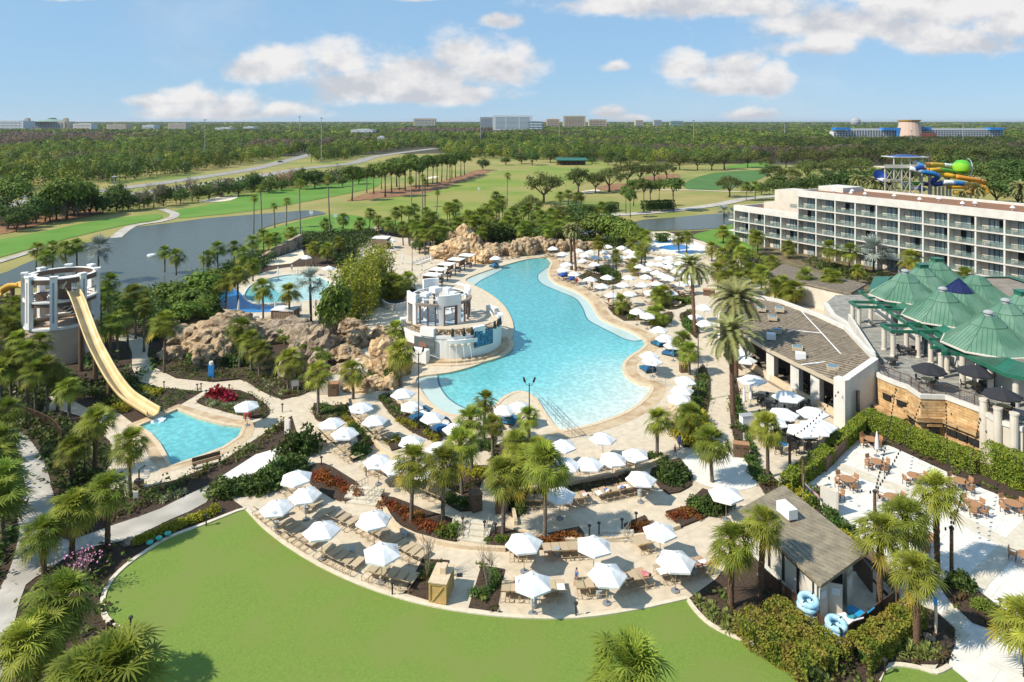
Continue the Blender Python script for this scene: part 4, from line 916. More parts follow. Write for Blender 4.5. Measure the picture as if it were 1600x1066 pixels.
TR = [
 ('pine', 'tall pine with open crown', 'in the pine stand beside the driving range', 'pines beside the range', [(550, 258, 314, 1), (573, 262, 302, .9), (584, 256, 303, 1), (602, 252, 308, 1.1), (612, 256, 300, 1), (624, 262, 298, 1), (596, 262, 296, 1), (633, 248, 298, 1), (642, 252, 292, 1), (650, 246, 295, 1), (660, 248, 290, 1), (668, 242, 292, 1), (676, 246, 287, 1), (683, 242, 286, 1), (690, 240, 284, 1), (698, 240, 282, 1), (706, 238, 280, 1), (712, 238, 278, 1), (720, 236, 276, 1), (726, 240, 274, 1), (655, 256, 296, 1), (703, 246, 284, .9), (620, 246, 292, 1.1), (640, 240, 288, 1)]),
 ('oak', 'round crowned oak', 'on the golf course right of the driving range', 'oaks on the golf course', [(849, 270, 318, 1.15), (904, 263, 302, 1.1), (930, 270, 302, .9), (952, 263, 300, 1.15), (980, 252, 290, 1.1), (1000, 254, 286, 1.1), (1022, 256, 283, 1.1), (1042, 255, 280, 1.1), (1062, 238, 266, 1.1), (1090, 242, 266, 1.1), (1112, 243, 266, 1.1), (1132, 234, 265, 1.1), (1168, 238, 262, 1.2), (1197, 246, 266, 1.1), (1210, 258, 290, 1.1), (1234, 262, 292, 1.1), (1140, 275, 308, 1.05), (1262, 250, 284, 1.1), (1228, 238, 262, 1.1), (1290, 250, 284, 1.1), (1318, 246, 280, 1.1), (1345, 246, 276, 1.1)]),
 ('pine', 'slender young pine', 'before the pond service road', 'young pines at the pond', [(1006, 278, 332, .9), (985, 296, 340, .8), (1016, 282, 330, .9), (1030, 280, 322, .7), (990, 280, 322, .9), (1052, 278, 330, 1.2), (978, 290, 334, .8)]),
 ('dark', 'dark round evergreen', 'in the screen along the highway', 'evergreens along the highway', [(12, 318, 358, 1), (56, 306, 350, 1.05), (40, 322, 356, 1.1), (115, 300, 338, 1), (140, 298, 335, 1.1), (100, 290, 336, 1), (182, 286, 330, .9), (200, 304, 330, 1.1), (255, 288, 322, 1), (282, 296, 318, 1.2), (345, 284, 308, 1.2), (372, 282, 306, 1.2), (396, 268, 300, 1), (420, 280, 302, 1.2), (470, 262, 296, 1), (492, 264, 294, 1.1), (512, 272, 294, 1.2), (440, 282, 298, 1.3), (535, 278, 292, 1.2), (560, 268, 288, 1.2), (310, 292, 315, 1.2), (326, 290, 312, 1.2), (225, 300, 326, 1.1), (160, 305, 334, 1.1), (-10, 300, 352, 1.1), (25, 330, 362, 1.1), (78, 312, 345, 1.1)]),
 ('fresh', 'light green leafy tree', 'in the screen along the highway', 'leafy trees along the highway', [(88, 282, 345, .9), (104, 278, 342, 1), (8, 278, 335, 1), (30, 282, 336, .9), (122, 280, 338, 1), (70, 300, 346, 1)]),
 ('bare', 'bare grey tree', 'in the screen along the highway', 'bare trees along the highway', [(240, 278, 326, 1), (218, 290, 328, 1.1), (300, 270, 314, 1.1), (348, 270, 308, 1.2), (120, 318, 343, 1), (97, 314, 346, 1), (10, 330, 362, 1), (335, 282, 310, 1), (528, 250, 290, 1), (82, 318, 347, 1), (275, 280, 318, .9)]),
 ('pink', 'bare tree with pinkish twigs', 'in the screen along the highway', 'pink twigged trees', [(452, 258, 292, 1.5), (440, 264, 294, 1.2)]),
 ('dark', 'dark bushy tree', 'behind the green roofed practice shelter', 'bushy trees behind the shelter', [(832, 236, 258, 1.3), (860, 232, 254, 1.2), (815, 240, 256, 1.4), (755, 248, 266, 1.2), (900, 244, 256, 1.6), (925, 246, 256, 1.6), (950, 246, 258, 1.5), (790, 246, 258, 1.4), (905, 236, 252, 1.6), (970, 240, 260, 1.3)]),
 ('dark', 'dark green tree', 'behind the hotel roof', 'trees behind the hotel', [(1215, 272, 312, 1.2), (1250, 276, 306, 1.2), (1272, 270, 306, 1.2), (1300, 266, 304, 1.2), (1330, 262, 304, 1.3), (1380, 258, 302, 1.2), (1410, 252, 296, 1.2), (1440, 250, 290, 1.2), (1480, 248, 290, 1.2), (1515, 246, 292, 1.2), (1550, 250, 296, 1.3), (1580, 248, 300, 1.3), (1610, 250, 300, 1.3), (1232, 286, 318, 1.3), (1558, 268, 318, 1.2), (1590, 275, 322, 1.2), (1360, 262, 296, 1.2), (1190, 285, 304, 1.1)]),
 ('oak', 'wide grey-green oak', 'in the woods left of the water slides', 'oaks left of the slides', [(1285, 232, 268, 1.2), (1320, 228, 262, 1.2), (1350, 226, 260, 1.2), (1385, 224, 256, 1.2), (1420, 222, 254, 1.2), (1455, 224, 252, 1.2), (1490, 222, 252, 1.2), (1530, 224, 256, 1.2), (1565, 226, 260, 1.2), (1600, 226, 262, 1.2), (1255, 228, 262, 1.2)]),
]
for kind, what, where, grp, L in TR:
    for px, pt, pb, wd in L: tree(kind, px, pt, pb, what, where, grp, wd*rnd.uniform(.9, 1.1))
TR2 = [
 ('fresh', 'yellow-green garden tree', 'around the play pool', 'garden trees around the play pool', [(300, 450, 500, 1.3), (318, 425, 480, 1.2), (290, 470, 520, 1.2), (340, 420, 470, 1.0), (272, 440, 490, 1.2), (308, 470, 512, 1.3), (525, 440, 552, .55)]),
 ('fresh', 'lush leafy tree', 'beside the walk left of the far umbrellas', 'leafy trees by the far deck', [(938, 330, 380, 1.3), (955, 336, 384, 1.2), (975, 342, 388, 1.2), (985, 352, 392, 1.0), (922, 340, 376, 1.2)]),
 ('dark', 'dense dark shrub tree', 'beside the walk left of the far umbrellas', 'dark shrub trees by the far deck', [(955, 352, 384, 1.3), (968, 360, 390, 1.3), (905, 330, 372, 1.2), (890, 318, 360, 1.2)]),
 ('oak', 'olive green tree', 'behind the far tip of the pool', 'olive trees behind the pool tip', [(878, 325, 372, .9), (870, 320, 362, .9), (815, 315, 350, .9), (830, 305, 345, .9)]),
 ('dark', 'dark evergreen bush', 'behind the rockwork grove', 'evergreen bushes in the grove', [(800, 340, 380, 1), (770, 345, 382, 1), (720, 336, 360, 1.6), (740, 330, 356, 1.3), (845, 352, 388, 1), (690, 368, 396, 1), (655, 372, 396, 1.2)]),
]
for kind, what, where, grp, L in TR2:
    for px, pt, pb, wd in L: tree(kind, px, pt, pb, what, where, grp, wd*rnd.uniform(.9, 1.1), 0)
def bamboo():
    o = thing('bamboo_clump', 'tall yellow-green bamboo screen beside the brown cabana and the walk', 'bamboo', (*g(545, 505), 0)); R = np.random.default_rng(5); P = []
    mb = MB()
    for i in range(110):
        x, y = R.uniform(-2.6, 3.2), R.uniform(-3, 26); h = R.uniform(6.5, 10); lean = R.normal(0, .7, 2)
        mb.tube([(x, y, 0), (x+lean[0]*.3, y+lean[1]*.3, h*.6), (x+lean[0], y+lean[1], h)], [.06, .05, .02], 4, False)
        t = R.uniform(.08, 1, 130)[:, None]; P.append(np.c_[x+lean[0]*t**2, y+lean[1]*t**2, h*t]+R.normal(size=(130, 3))*np.array([.45, .45, .3]))
    V, Q = leaf_quads(np.concatenate(P), .26, R, .2, 2.2); put('foliage', mesh_np('foliage', V, Q, None, 'leaf_bamboo'), o); mb.build('canes', 'bark_pale', o)
bamboo()
def shrub_mesh(seed, m, n=420, leaf=.16, r=(1, 1, .8), spiky=False):
    R = np.random.default_rng(seed)
    if spiky:
        k = 60; az = R.uniform(0, 6.28, k); el = R.uniform(.15, 1.4, k); V = []; Q = []
        for a, e in zip(az, el):
            d = np.array([math.cos(a)*math.cos(e), math.sin(a)*math.cos(e), math.sin(e)]); s = np.array([-math.sin(a), math.cos(a), 0])*.06; L = R.uniform(.7, 1.05); mid = d*L*.55; tip = d*L-np.array([0, 0, .3*L*math.cos(e)]); o = len(V)
            V += [s*.5, -s*.5, mid-s, mid+s, tip]; Q += [(o, o+1, o+2, o+3)]; Q += [(o+3, o+2, o+4, o+4)]
        return mesh_np('shrub', V, [q for q in Q if q[2] != q[3]], [q[:3] for q in Q if q[2] == q[3]], m)
    d = R.normal(size=(n, 3)); d[:, 2] = np.abs(d[:, 2]); d /= np.linalg.norm(d, axis=1)[:, None]
    lump = 1+.28*np.sin(d[:, 0]*5+seed)*np.sin(d[:, 1]*6+seed*2)+.12*np.sin(d[:, 2]*9)
    P = d*(R.uniform(.25, 1, (n, 1))**.45)*lump[:, None]*np.array(r)+np.array([0, 0, .04]); V, Q = leaf_quads(P, leaf, R, .3)
    t = np.repeat(R.uniform(.75, 1.2, n), 4)[:, None]*np.ones((1, 3)); return mesh_np('shrub', V, Q, None, m, t)
def shrub_proto(name, m, **k): return proto(tag(put(name, shrub_mesh(hash(name+m) % 97, m, **k)), '', 'shrub'))
SH = {'green': shrub_proto('green_shrub', 'leaf_shrub'), 'fresh': shrub_proto('leafy_shrub', 'leaf_fresh'), 'yellow': shrub_proto('yellow_shrub', 'leaf_yellow'), 'copper': shrub_proto('copper_shrub', 'leaf_copper', n=360),
      'red': shrub_proto('red_shrub', 'leaf_red', n=300, leaf=.22), 'agave': shrub_proto('agave', 'leaf_agave', spiky=True), 'lily': shrub_proto('strap_leaf_plant', 'leaf_lily', spiky=True), 'hedgeball': shrub_proto('clipped_shrub', 'leaf_hedge_green', n=700, leaf=.14, r=(1, 1, 1.1)), 'dark': shrub_proto('dark_shrub', 'leaf_dark', n=520)}
def shrub(kind, px, py, r, what, where, group, hs=1.0, z=.1):
    x, y = g(px, py, z); o = place(SH[kind], (x, y, z), rnd.uniform(0, 6.28), (r, r*rnd.uniform(.85, 1.15), r*hs), label='', cat='shrub', group=group); return reg(o, what, where)
def shrub_row(kind, a, b, n, r, what, where, group, hs=1.0, jit=2.0, z=.1):
    for k in range(n):
        t = (k+.5)/n; shrub(kind, a[0]+(b[0]-a[0])*t+rnd.uniform(-jit, jit), a[1]+(b[1]-a[1])*t+rnd.uniform(-jit, jit)*.7, r*rnd.uniform(.75, 1.2), what, where, group, hs*rnd.uniform(.85, 1.15), z)
shrub_row('yellow', (208, 850), (338, 798), 15, .55, 'yellow-green shrub', 'in the row between the lawn and the walk', 'yellow shrubs by the lawn', 1.0, 1.5)
shrub_row('copper', (490, 740), (560, 774), 12, .62, 'coppery red shrub', 'in the bed above the leftmost front umbrellas', 'copper shrubs', 1, 7)
shrub_row('copper', (600, 788), (700, 836), 16, .6, 'coppery red shrub', 'in the bed behind the wooden crate', 'copper shrubs', 1, 6)
shrub_row('copper', (850, 848), (900, 838), 9, .55, 'coppery red shrub', 'in the bed between two front umbrellas', 'copper shrubs', 1, 5)
shrub_row('copper', (985, 828), (1012, 824), 6, .5, 'coppery red shrub', 'in the small bed by the right steps', 'copper shrubs', 1, 6)
shrub_row('copper', (1050, 806), (1090, 806), 7, .5, 'coppery red shrub', 'in the bed below the round patio', 'copper shrubs', 1, 6)
shrub_row('fresh', (766, 846), (802, 850), 6, .42, 'leafy green shrub', 'in the bed left of a front umbrella', 'green bed shrubs', 1.1, 8)
shrub_row('fresh', (694, 836), (712, 830), 3, .7, 'leafy green shrub', 'at the right end of the copper bed', 'green bed shrubs', 1.2, 4)
shrub_row('red', (338, 618), (366, 626), 3, 1.0, 'dark red shrub', 'in the bed by the red chair', 'red shrubs', 1.3, 5)
shrub_row('agave', (318, 634), (400, 644), 14, .7, 'pale agave', 'in the bed by the red chair', 'agaves', 1, 6)
shrub_row('agave', (252, 782), (290, 770), 6, .6, 'pale agave', 'in the bed below the slide pool bench', 'agaves', 1, 5)
shrub_row('agave', (404, 596), (440, 612), 7, .6, 'pale agave', 'in the bed beside the walk below the rocks', 'agaves', 1, 5)
shrub_row('yellow', (214, 606), (246, 616), 7, .7, 'yellow-green shrub', 'in the bed right of the slide', 'yellow shrubs by the slide', .8, 5)
shrub_row('yellow', (174, 628), (200, 642), 6, .7, 'yellow-green shrub', 'left of the slide foot', 'yellow shrubs by the slide', 1, 6)
shrub_row('yellow', (622, 655), (650, 668), 8, .45, 'yellow shrub', 'in the strip behind the blue daybed', 'yellow strip shrubs', 1, 3)
shrub_row('yellow', (664, 678), (684, 690), 6, .45, 'yellow shrub', 'at the lower end of the strip by the blue daybed', 'yellow strip shrubs', 1, 3)
shrub_row('yellow', (606, 694), (622, 688), 5, .5, 'yellow shrub', 'between two middle tier umbrellas', 'yellow strip shrubs', 1, 3)
shrub_row('yellow', (536, 640), (546, 664), 6, .5, 'yellow shrub', 'behind the upper left umbrellas', 'yellow strip shrubs', 1, 3)
shrub_row('yellow', (730, 738), (758, 742), 8, .55, 'yellow shrub', 'around the palm trunks of the middle bed', 'yellow middle shrubs', 1.2, 6)
shrub_row('green', (545, 662), (580, 690), 9, .6, 'green shrub', 'in the strip between two umbrella tiers', 'green strip shrubs', .9, 5)
shrub_row('green', (556, 716), (566, 704), 3, .9, 'clipped dark green shrub', 'at the end of the middle umbrella strip', 'green strip shrubs', 1, 2)
shrub_row('green', (496, 640), (530, 645), 7, .6, 'green shrub', 'beside the walk above the left umbrellas', 'green strip shrubs', .9, 5)
shrub_row('green', (598, 622), (624, 645), 6, .6, 'green shrub', 'at the top of the strip nearest the pool', 'green strip shrubs', .8, 4)
shrub_row('green', (700, 780), (730, 790), 7, .6, 'dark green shrub', 'behind the brown towel bin', 'dark middle shrubs', 1, 5)
shrub_row('green', (795, 768), (812, 800), 6, .7, 'dark green shrub', 'in the dark bed below the palms', 'dark middle shrubs', 1, 5)
shrub_row('green', (752, 698), (770, 700), 4, .7, 'dark green shrub', 'at a palm foot near the pool', 'dark middle shrubs', 1, 3)
shrub_row('green', (660, 900), (690, 888), 8, .45, 'low green shrub', 'in the bed beside the wooden crate', 'crate bed shrubs', 1, 8)
shrub_row('green', (745, 930), (780, 900), 9, .45, 'low green shrub', 'in the bed right of the wooden crate', 'crate bed shrubs', 1, 9)
shrub_row('lily', (1098, 945), (1150, 985), 11, .8, 'yellow striped strap leaf plant', 'at the right corner of the lawn', 'strap leaf plants', 1, 9)
shrub_row('lily', (1245, 1040), (1300, 1066), 9, .8, 'yellow striped strap leaf plant', 'below the hut hedge', 'strap leaf plants', 1, 12)
shrub_row('lily', (1380, 1010), (1460, 1025), 22, .75, 'yellow striped strap leaf plant', 'around the small palm by the second lawn', 'strap leaf plants', 1, 14)
shrub_row('fresh', (1530, 945), (1570, 970), 7, .55, 'fresh green shrub', 'in the bed beside the white patio', 'patio bed shrubs', .9, 6)
shrub_row('dark', (1494, 915), (1510, 918), 3, .9, 'dark green shrub', 'at the post beside the white patio', 'patio bed shrubs', 1.2, 3)
shrub_row('yellow', (1236, 760), (1275, 790), 6, .7, 'bright yellow shrub', 'beside the hut flag', 'yellow hut shrubs', 1, 5)
shrub_row('yellow', (1312, 838), (1330, 858), 4, .8, 'bright yellow shrub', 'behind the hut roof corner', 'yellow hut shrubs', 1, 5)
shrub_row('green', (1262, 775), (1330, 838), 9, .8, 'dark green shrub', 'behind the notice board at the hut', 'green hut shrubs', 1.2, 5)
shrub_row('dark', (1030, 748), (1068, 745), 9, 1.0, 'dense dark green shrub', 'in the round hedge by the beach walk', 'round hedge shrubs', 1.1, 8)
shrub_row('dark', (1086, 792), (1130, 796), 8, .95, 'dense dark green shrub', 'below the round patio', 'round hedge shrubs', 1.1, 7)
shrub_row('dark', (350, 775), (385, 760), 7, 1.2, 'dark mounded shrub', 'behind the apex of the lawn', 'dark shrubs behind the lawn', 1, 5)
shrub_row('dark', (400, 772), (470, 730), 10, 1.5, 'dark mounded shrub', 'left of the leftmost umbrellas', 'dark shrubs behind the lawn', 1.2, 6)
shrub_row('fresh', (412, 750), (455, 728), 5, .9, 'bright leafy shrub', 'left of the leftmost umbrellas', 'dark shrubs behind the lawn', 1.2, 6)
shrub_row('dark', (452, 712), (486, 704), 3, 1.5, 'tall blue-green shrub', 'beside the walk above the leftmost umbrellas', 'dark shrubs behind the lawn', 1.5, 3)
shrub_row('green', (300, 566), (318, 566), 3, 1.5, 'round clipped green shrub', 'in front of the left rock', 'rock bed shrubs', 1.1, 2)
shrub_row('green', (355, 570), (392, 566), 4, 1.3, 'round green shrub', 'below the middle left rocks', 'rock bed shrubs', 1.1, 4)
shrub_row('green', (862, 742), (870, 756), 4, .8, 'green shrub', 'behind the umbrella by the palm row', 'dark middle shrubs', 1, 4)
shrub_row('dark', (1018, 715), (1040, 722), 4, .8, 'dark shrub', 'at the foot of the beach palm', 'beach palm shrubs', .9, 4)
shrub_row('yellow', (1062, 680), (1092, 690), 8, 1.1, 'yellow-green shrub', 'around the palm at the beach chairs', 'beach end shrubs', 1.5, 6)
shrub_row('yellow', (1070, 655), (1092, 660), 5, 1.0, 'yellow-orange shrub', 'above the beach chairs', 'beach end shrubs', 1.5, 4)
shrub_row('green', (1150, 620), (1190, 760), 16, .7, 'green shrub', 'along the restaurant walk', 'restaurant walk shrubs', 1, 4)
shrub_row('green', (1098, 590), (1090, 640), 8, .8, 'green shrub', 'in the grass strip beside the east walk', 'east walk shrubs', .8, 5)
shrub_row('fresh', (960, 490), (1040, 500), 14, .7, 'green shrub', 'in the bed by the sunbed row', 'east bed shrubs', 1, 5)
shrub_row('fresh', (1050, 470), (1074, 472), 8, .9, 'green shrub', 'in the bed behind the sunbed row', 'east bed shrubs', 1, 4)
shrub_row('dark', (935, 425), (962, 436), 8, 1.2, 'tall dark shrub', 'in the bed by the blue daybeds', 'east bed shrubs', 1.6, 5)
shrub_row('green', (1070, 500), (1086, 520), 7, .9, 'green shrub', 'at the foot of the date palm', 'east bed shrubs', 1.2, 4)
shrub_row('yellow', (598, 468), (640, 464), 10, .6, 'yellow-green shrub', 'in the white planter beside the round bar', 'planter shrubs', .8, 2, .7)
shrub_row('green', (300, 528), (400, 545), 9, 1.0, 'green shrub', 'growing between the left boulders', 'rock garden shrubs', 1.0, 9, 1.2)
shrub_row('fresh', (425, 520), (520, 560), 10, .9, 'fresh green shrub', 'growing between the boulders below the cabana', 'rock garden shrubs', 1.0, 9, 1.4)
shrub_row('green', (562, 590), (625, 596), 5, .8, 'green shrub', 'growing on the golden rocks', 'rock garden shrubs', 1.0, 6, 1.0)
shrub_row('hedgeball', (1262, 466), (1294, 466), 3, 1.0, 'clipped round shrub', 'on the terrace behind the restaurant', 'clipped shrubs', 1.3, 1)
shrub_row('red', (1280, 472), (1284, 472), 1, 1.2, 'bright red shrub', 'on the terrace behind the restaurant', None, 1.2, 1)
# ground cover: leaf litter plants nobody could count, one object per bed zone
def cover(polys, dens, leaf, h, m, seed, clump=.5):
    R = np.random.default_rng(seed); P = []
    for p in polys:
        q = scatter(p, dens/12, R)
        if len(q) == 0: continue
        r = R.uniform(.25, .6, len(q))*clump*2; k = 12
        d = R.normal(size=(len(q), k, 2))*r[:, None, None]*.5; zz = R.uniform(.05, 1, (len(q), k))*h*R.uniform(.35, 1.1, (len(q), 1))
        P.append(np.concatenate([q[:, None]+d, zz[..., None]+.08], 2).reshape(-1, 3))
    V, Q = leaf_quads(np.concatenate(P), leaf, R, .4); o = put('ground_cover', mesh_np('ground_cover', V, Q, None, m)); return tag(o, None, None, None, 'stuff')
cover([G([(212, 598), (252, 608), (314, 613), (277, 634), (250, 646), (236, 632), (216, 612)])], 26, .16, .35, 'leaf_shrub', 1)
cover([BEDS['redplants'], BEDS['walkbed']], 26, .18, .55, 'leaf_mixed', 2)
cover([G([(178, 788), (212, 768), (275, 752), (345, 724), (400, 690), (446, 655), (452, 668), (400, 706), (345, 738), (300, 760), (250, 792), (175, 818), (126, 836), (140, 800)])], 30, .2, .8, 'leaf_mixed', 3)
cover([BEDS['stripA'], BEDS['stripB'], BEDS['grassstrip'], BEDS['eastwalk'], BEDS['eastwalk2'], BEDS['kingbed'], BEDS['kingbed2'], BEDS['kingbed3'], BEDS['kingbed4'], BEDS['midpalms'], BEDS['mid1'], BEDS['walkbed2']], 22, .2, .5, 'leaf_mixed', 4)
cover([G([(-120, 560), (40, 540), (120, 600), (200, 590), (236, 632), (180, 640), (130, 620), (90, 620), (60, 650), (100, 660), (150, 690), (172, 720), (150, 790), (90, 800), (70, 720), (50, 690), (20, 660), (-120, 700)])], 24, .3, 1.1, 'leaf_dark', 5, .9)
cover([G([(-120, 700), (18, 670), (36, 760), (20, 800), (24, 850), (-20, 930), (-160, 1000)])], 18, .3, 1.2, 'leaf_dark', 6, .9)
cover([G([(0, 1060), (22, 980), (45, 915), (120, 866), (185, 852), (198, 870), (168, 905), (152, 945), (160, 972), (195, 1000), (205, 1066), (170, 1250), (-100, 1250)])], 14, .24, .7, 'leaf_mixed', 7, .6)
cover([G([(150, 470), (230, 456), (300, 446), (365, 412), (400, 396), (440, 400), (372, 442), (345, 465), (340, 500), (290, 520), (235, 535), (225, 520), (190, 515), (160, 540), (150, 560), (215, 590), (240, 575), (232, 600), (200, 600), (160, 590), (128, 575)])], 16, .34, 1.8, 'leaf_dark', 8, 1.2)
cover([G([(-160, 600), (-120, 500), (20, 462), (40, 470), (60, 540), (20, 560), (-60, 620)])], 4, .4, .8, 'leaf_mixed', 9, 1.0)
cover([G([(560, 380), (520, 378), (440, 390), (470, 372), (600, 360), (690, 352), (760, 352), (880, 368), (930, 372), (940, 384), (880, 386), (790, 388), (740, 372), (690, 376), (660, 384), (620, 366), (590, 362)]), G([(470, 372), (590, 366), (560, 400), (556, 440), (530, 416), (480, 388)])], 13, .38, 2.2, 'leaf_dark', 10, 1.6)
cover([G([(545, 440), (575, 470), (560, 520), (520, 510), (510, 490)]), G([(970, 376), (930, 372), (945, 392), (980, 392)])], 9, .4, 1.3, 'leaf_mixed', 11, 1.0)
cover([G([(1120, 402), (1140, 396), (1200, 414), (1260, 432), (1270, 445), (1200, 440), (1130, 425)]), G([(1260, 402), (1330, 422), (1400, 436), (1400, 444), (1320, 438), (1255, 414)])], 10, .36, 1.1, 'leaf_dark', 12, 1.0)
cover([BEDS['rentalbed'], BEDS['patiobed'], BEDS['patioedge'], BEDS['hutbed'], BEDS['crate1'], BEDS['crate2']], 12, .2, .4, 'leaf_mixed', 13, .5)
cover([G([(1130, 388), (1150, 384), (1192, 398), (1200, 410), (1178, 406)])], 18, .3, .25, 'leaf_fresh', 14, .8)
cover([G([(-80, 360), (0, 352), (60, 346), (150, 334), (220, 326), (300, 314), (400, 300), (480, 292), (560, 284), (600, 276), (596, 270), (500, 278), (400, 286), (270, 303), (160, 320), (60, 334), (-80, 350)], T)], 1.1, 1.0, 4.4, 'leaf_dark', 15, 4)
# hedges: clipped walls of leaves
def hedge(px, w, h, m, label, dens=230, leaf=.11, z=0, seed=0):
    c = G(px, z); R = np.random.default_rng(seed+len(px)); P = []; mb = MB(); k_ = [list(p) for p in c]
    for i, j in ((0, 1), (-1, -2)): l = math.hypot(c[j][0]-c[i][0], c[j][1]-c[i][1]); k_[i] = [c[i][0]+(c[j][0]-c[i][0])*.7/l, c[i][1]+(c[j][1]-c[i][1])*.7/l]
    strip(mb, k_, w*.4, z, z+h*.7)
    for (ax, ay), (bx, by) in zip(c, c[1:]):
        L = math.hypot(bx-ax, by-ay); n = int((L*w+2*L*h)*dens); dx, dy = (bx-ax)/L, (by-ay)/L; t = R.uniform(-.1, L+.1, n)
        s = R.uniform(-(h+w/2), h+w/2, n); top = np.abs(s) < w/2
        off = np.where(top, s, np.sign(s)*w/2); zz = np.where(top, h, h-(np.abs(s)-w/2))
        lump = .10*np.sin(t*2.1+seed)+.08*np.sin(t*5.3+zz*3); off = off+np.sign(off)*lump*.6+R.normal(0, .04, n); zz = zz+np.where(top, lump*.6+.04*np.sin(off*4), 0)+R.normal(0, .04, n)
        P.append(np.c_[ax+dx*t-dy*off, ay+dy*t+dx*off, z+np.maximum(.05, zz)])
    V, Q = leaf_quads(np.concatenate(P), leaf, R, .2); o = thing('hedge', label, 'hedge', (*c[0], z)); me = mesh_np('foliage', V-np.array([*c[0], z]), Q, None, m)
    put('foliage', me, o); mb.v = [(a-c[0][0], b-c[0][1], d-z) for a, b, d in mb.v]; mb.build('core', 'leaf_dark', o); return o
hedge([(1352, 668), (1400, 686), (1460, 714), (1530, 742)], 1.6, 1.9, 'leaf_hedge_green', 'long clipped green hedge between the stone wall and the white patio', seed=1)
hedge([(1542, 742), (1600, 766), (1680, 800)], 1.6, 3.1, 'leaf_hedge_green', 'tall bamboo-like hedge at the right edge beside the white patio', seed=2)
hedge([(1298, 712), (1325, 692), (1350, 668)], 1.1, 1.4, 'leaf_hedge_green', 'short green hedge at the end wall of the restaurant', seed=3)
hedge([(1228, 770), (1262, 746), (1294, 722)], 1.2, 1.5, 'leaf_hedge_green', 'green hedge between the drum fire table and the patio', seed=4)
hedge([(1162, 985), (1192, 1014), (1236, 1038), (1276, 1072)], 1.7, 1.5, 'leaf_hedge', 'big yellow-green hedge curving in front of the rental hut', seed=5)
hedge([(1204, 968), (1246, 1000), (1292, 1034), (1318, 1052)], 1.5, 1.45, 'leaf_hedge', 'yellow-green hedge directly below the blue float rings', seed=6)
hedge([(1338, 1046), (1370, 1022), (1402, 1000), (1430, 978)], 1.5, 1.5, 'leaf_hedge', 'yellow-green hedge along the dark fence right of the rental hut', seed=7)
hedge([(1025, 378), (1046, 378)], 2.4, 2.2, 'leaf_shrub', 'clipped hedge block behind the splash pad', 18, .4, seed=9)
hedge([(896, 334), (922, 336)], 4, 3, 'leaf_dark', 'dark hedge block beside the service yard', 12, .5, seed=10)
hedge([(1005, 328), (1052, 326)], 4, 3.2, 'leaf_shrub', 'dark hedge along the pond service road', 12, .5, seed=11)
hedge([(905, 330), (935, 332), (960, 326)], 4, 2.4, 'leaf_shrub', 'low hedge left of the pond service road', 10, .5, seed=12)
# crape myrtles: bare grey multi-stem shrubs
def bare_shrub(px, py, h, label, m='twig', seed=0):
    R = random.Random(seed); x, y = g(px, py); mb = MB()
    for i in range(9):
        a = R.uniform(0, 6.28); b = Vector((0, 0, 0)); t = Vector((math.cos(a)*.35, math.sin(a)*.35, h*.6)); mb.tube([b, t], [.03, .022], 4, False)
        for j in range(5):
            e = t+Vector((R.uniform(-.6, .6), R.uniform(-.6, .6), h*R.uniform(.2, .45))); mb.tube([t, e], [.018, .008], 3, False)
    o = solo('bare_shrub', mb, m, label, 'shrub'); o.location = (x, y, .05); return o
bare_shrub(667, 905, 3.2, 'bare pale multi-stem shrub in the bed left of the wooden crate', 'bark_pale', 1)
bare_shrub(762, 925, 3.2, 'bare pale multi-stem shrub in the bed right of the wooden crate', 'bark_pale', 2)
o = bare_shrub(130, 925, 2.6, 'bare shrub tipped with pink flowers beside the bottom left palms', 'twig', 3)
R_ = np.random.default_rng(3); V_, Q_ = leaf_quads(np.c_[R_.normal(0, .55, 150), R_.normal(0, .5, 150), R_.uniform(1.9, 3.0, 150)], .12, R_)
mat('petal_pink', (.5, .16, .3), (.62, .3, .42), 6); put('blossom', mesh_np('blossom', V_, Q_, None, 'petal_pink'), o)

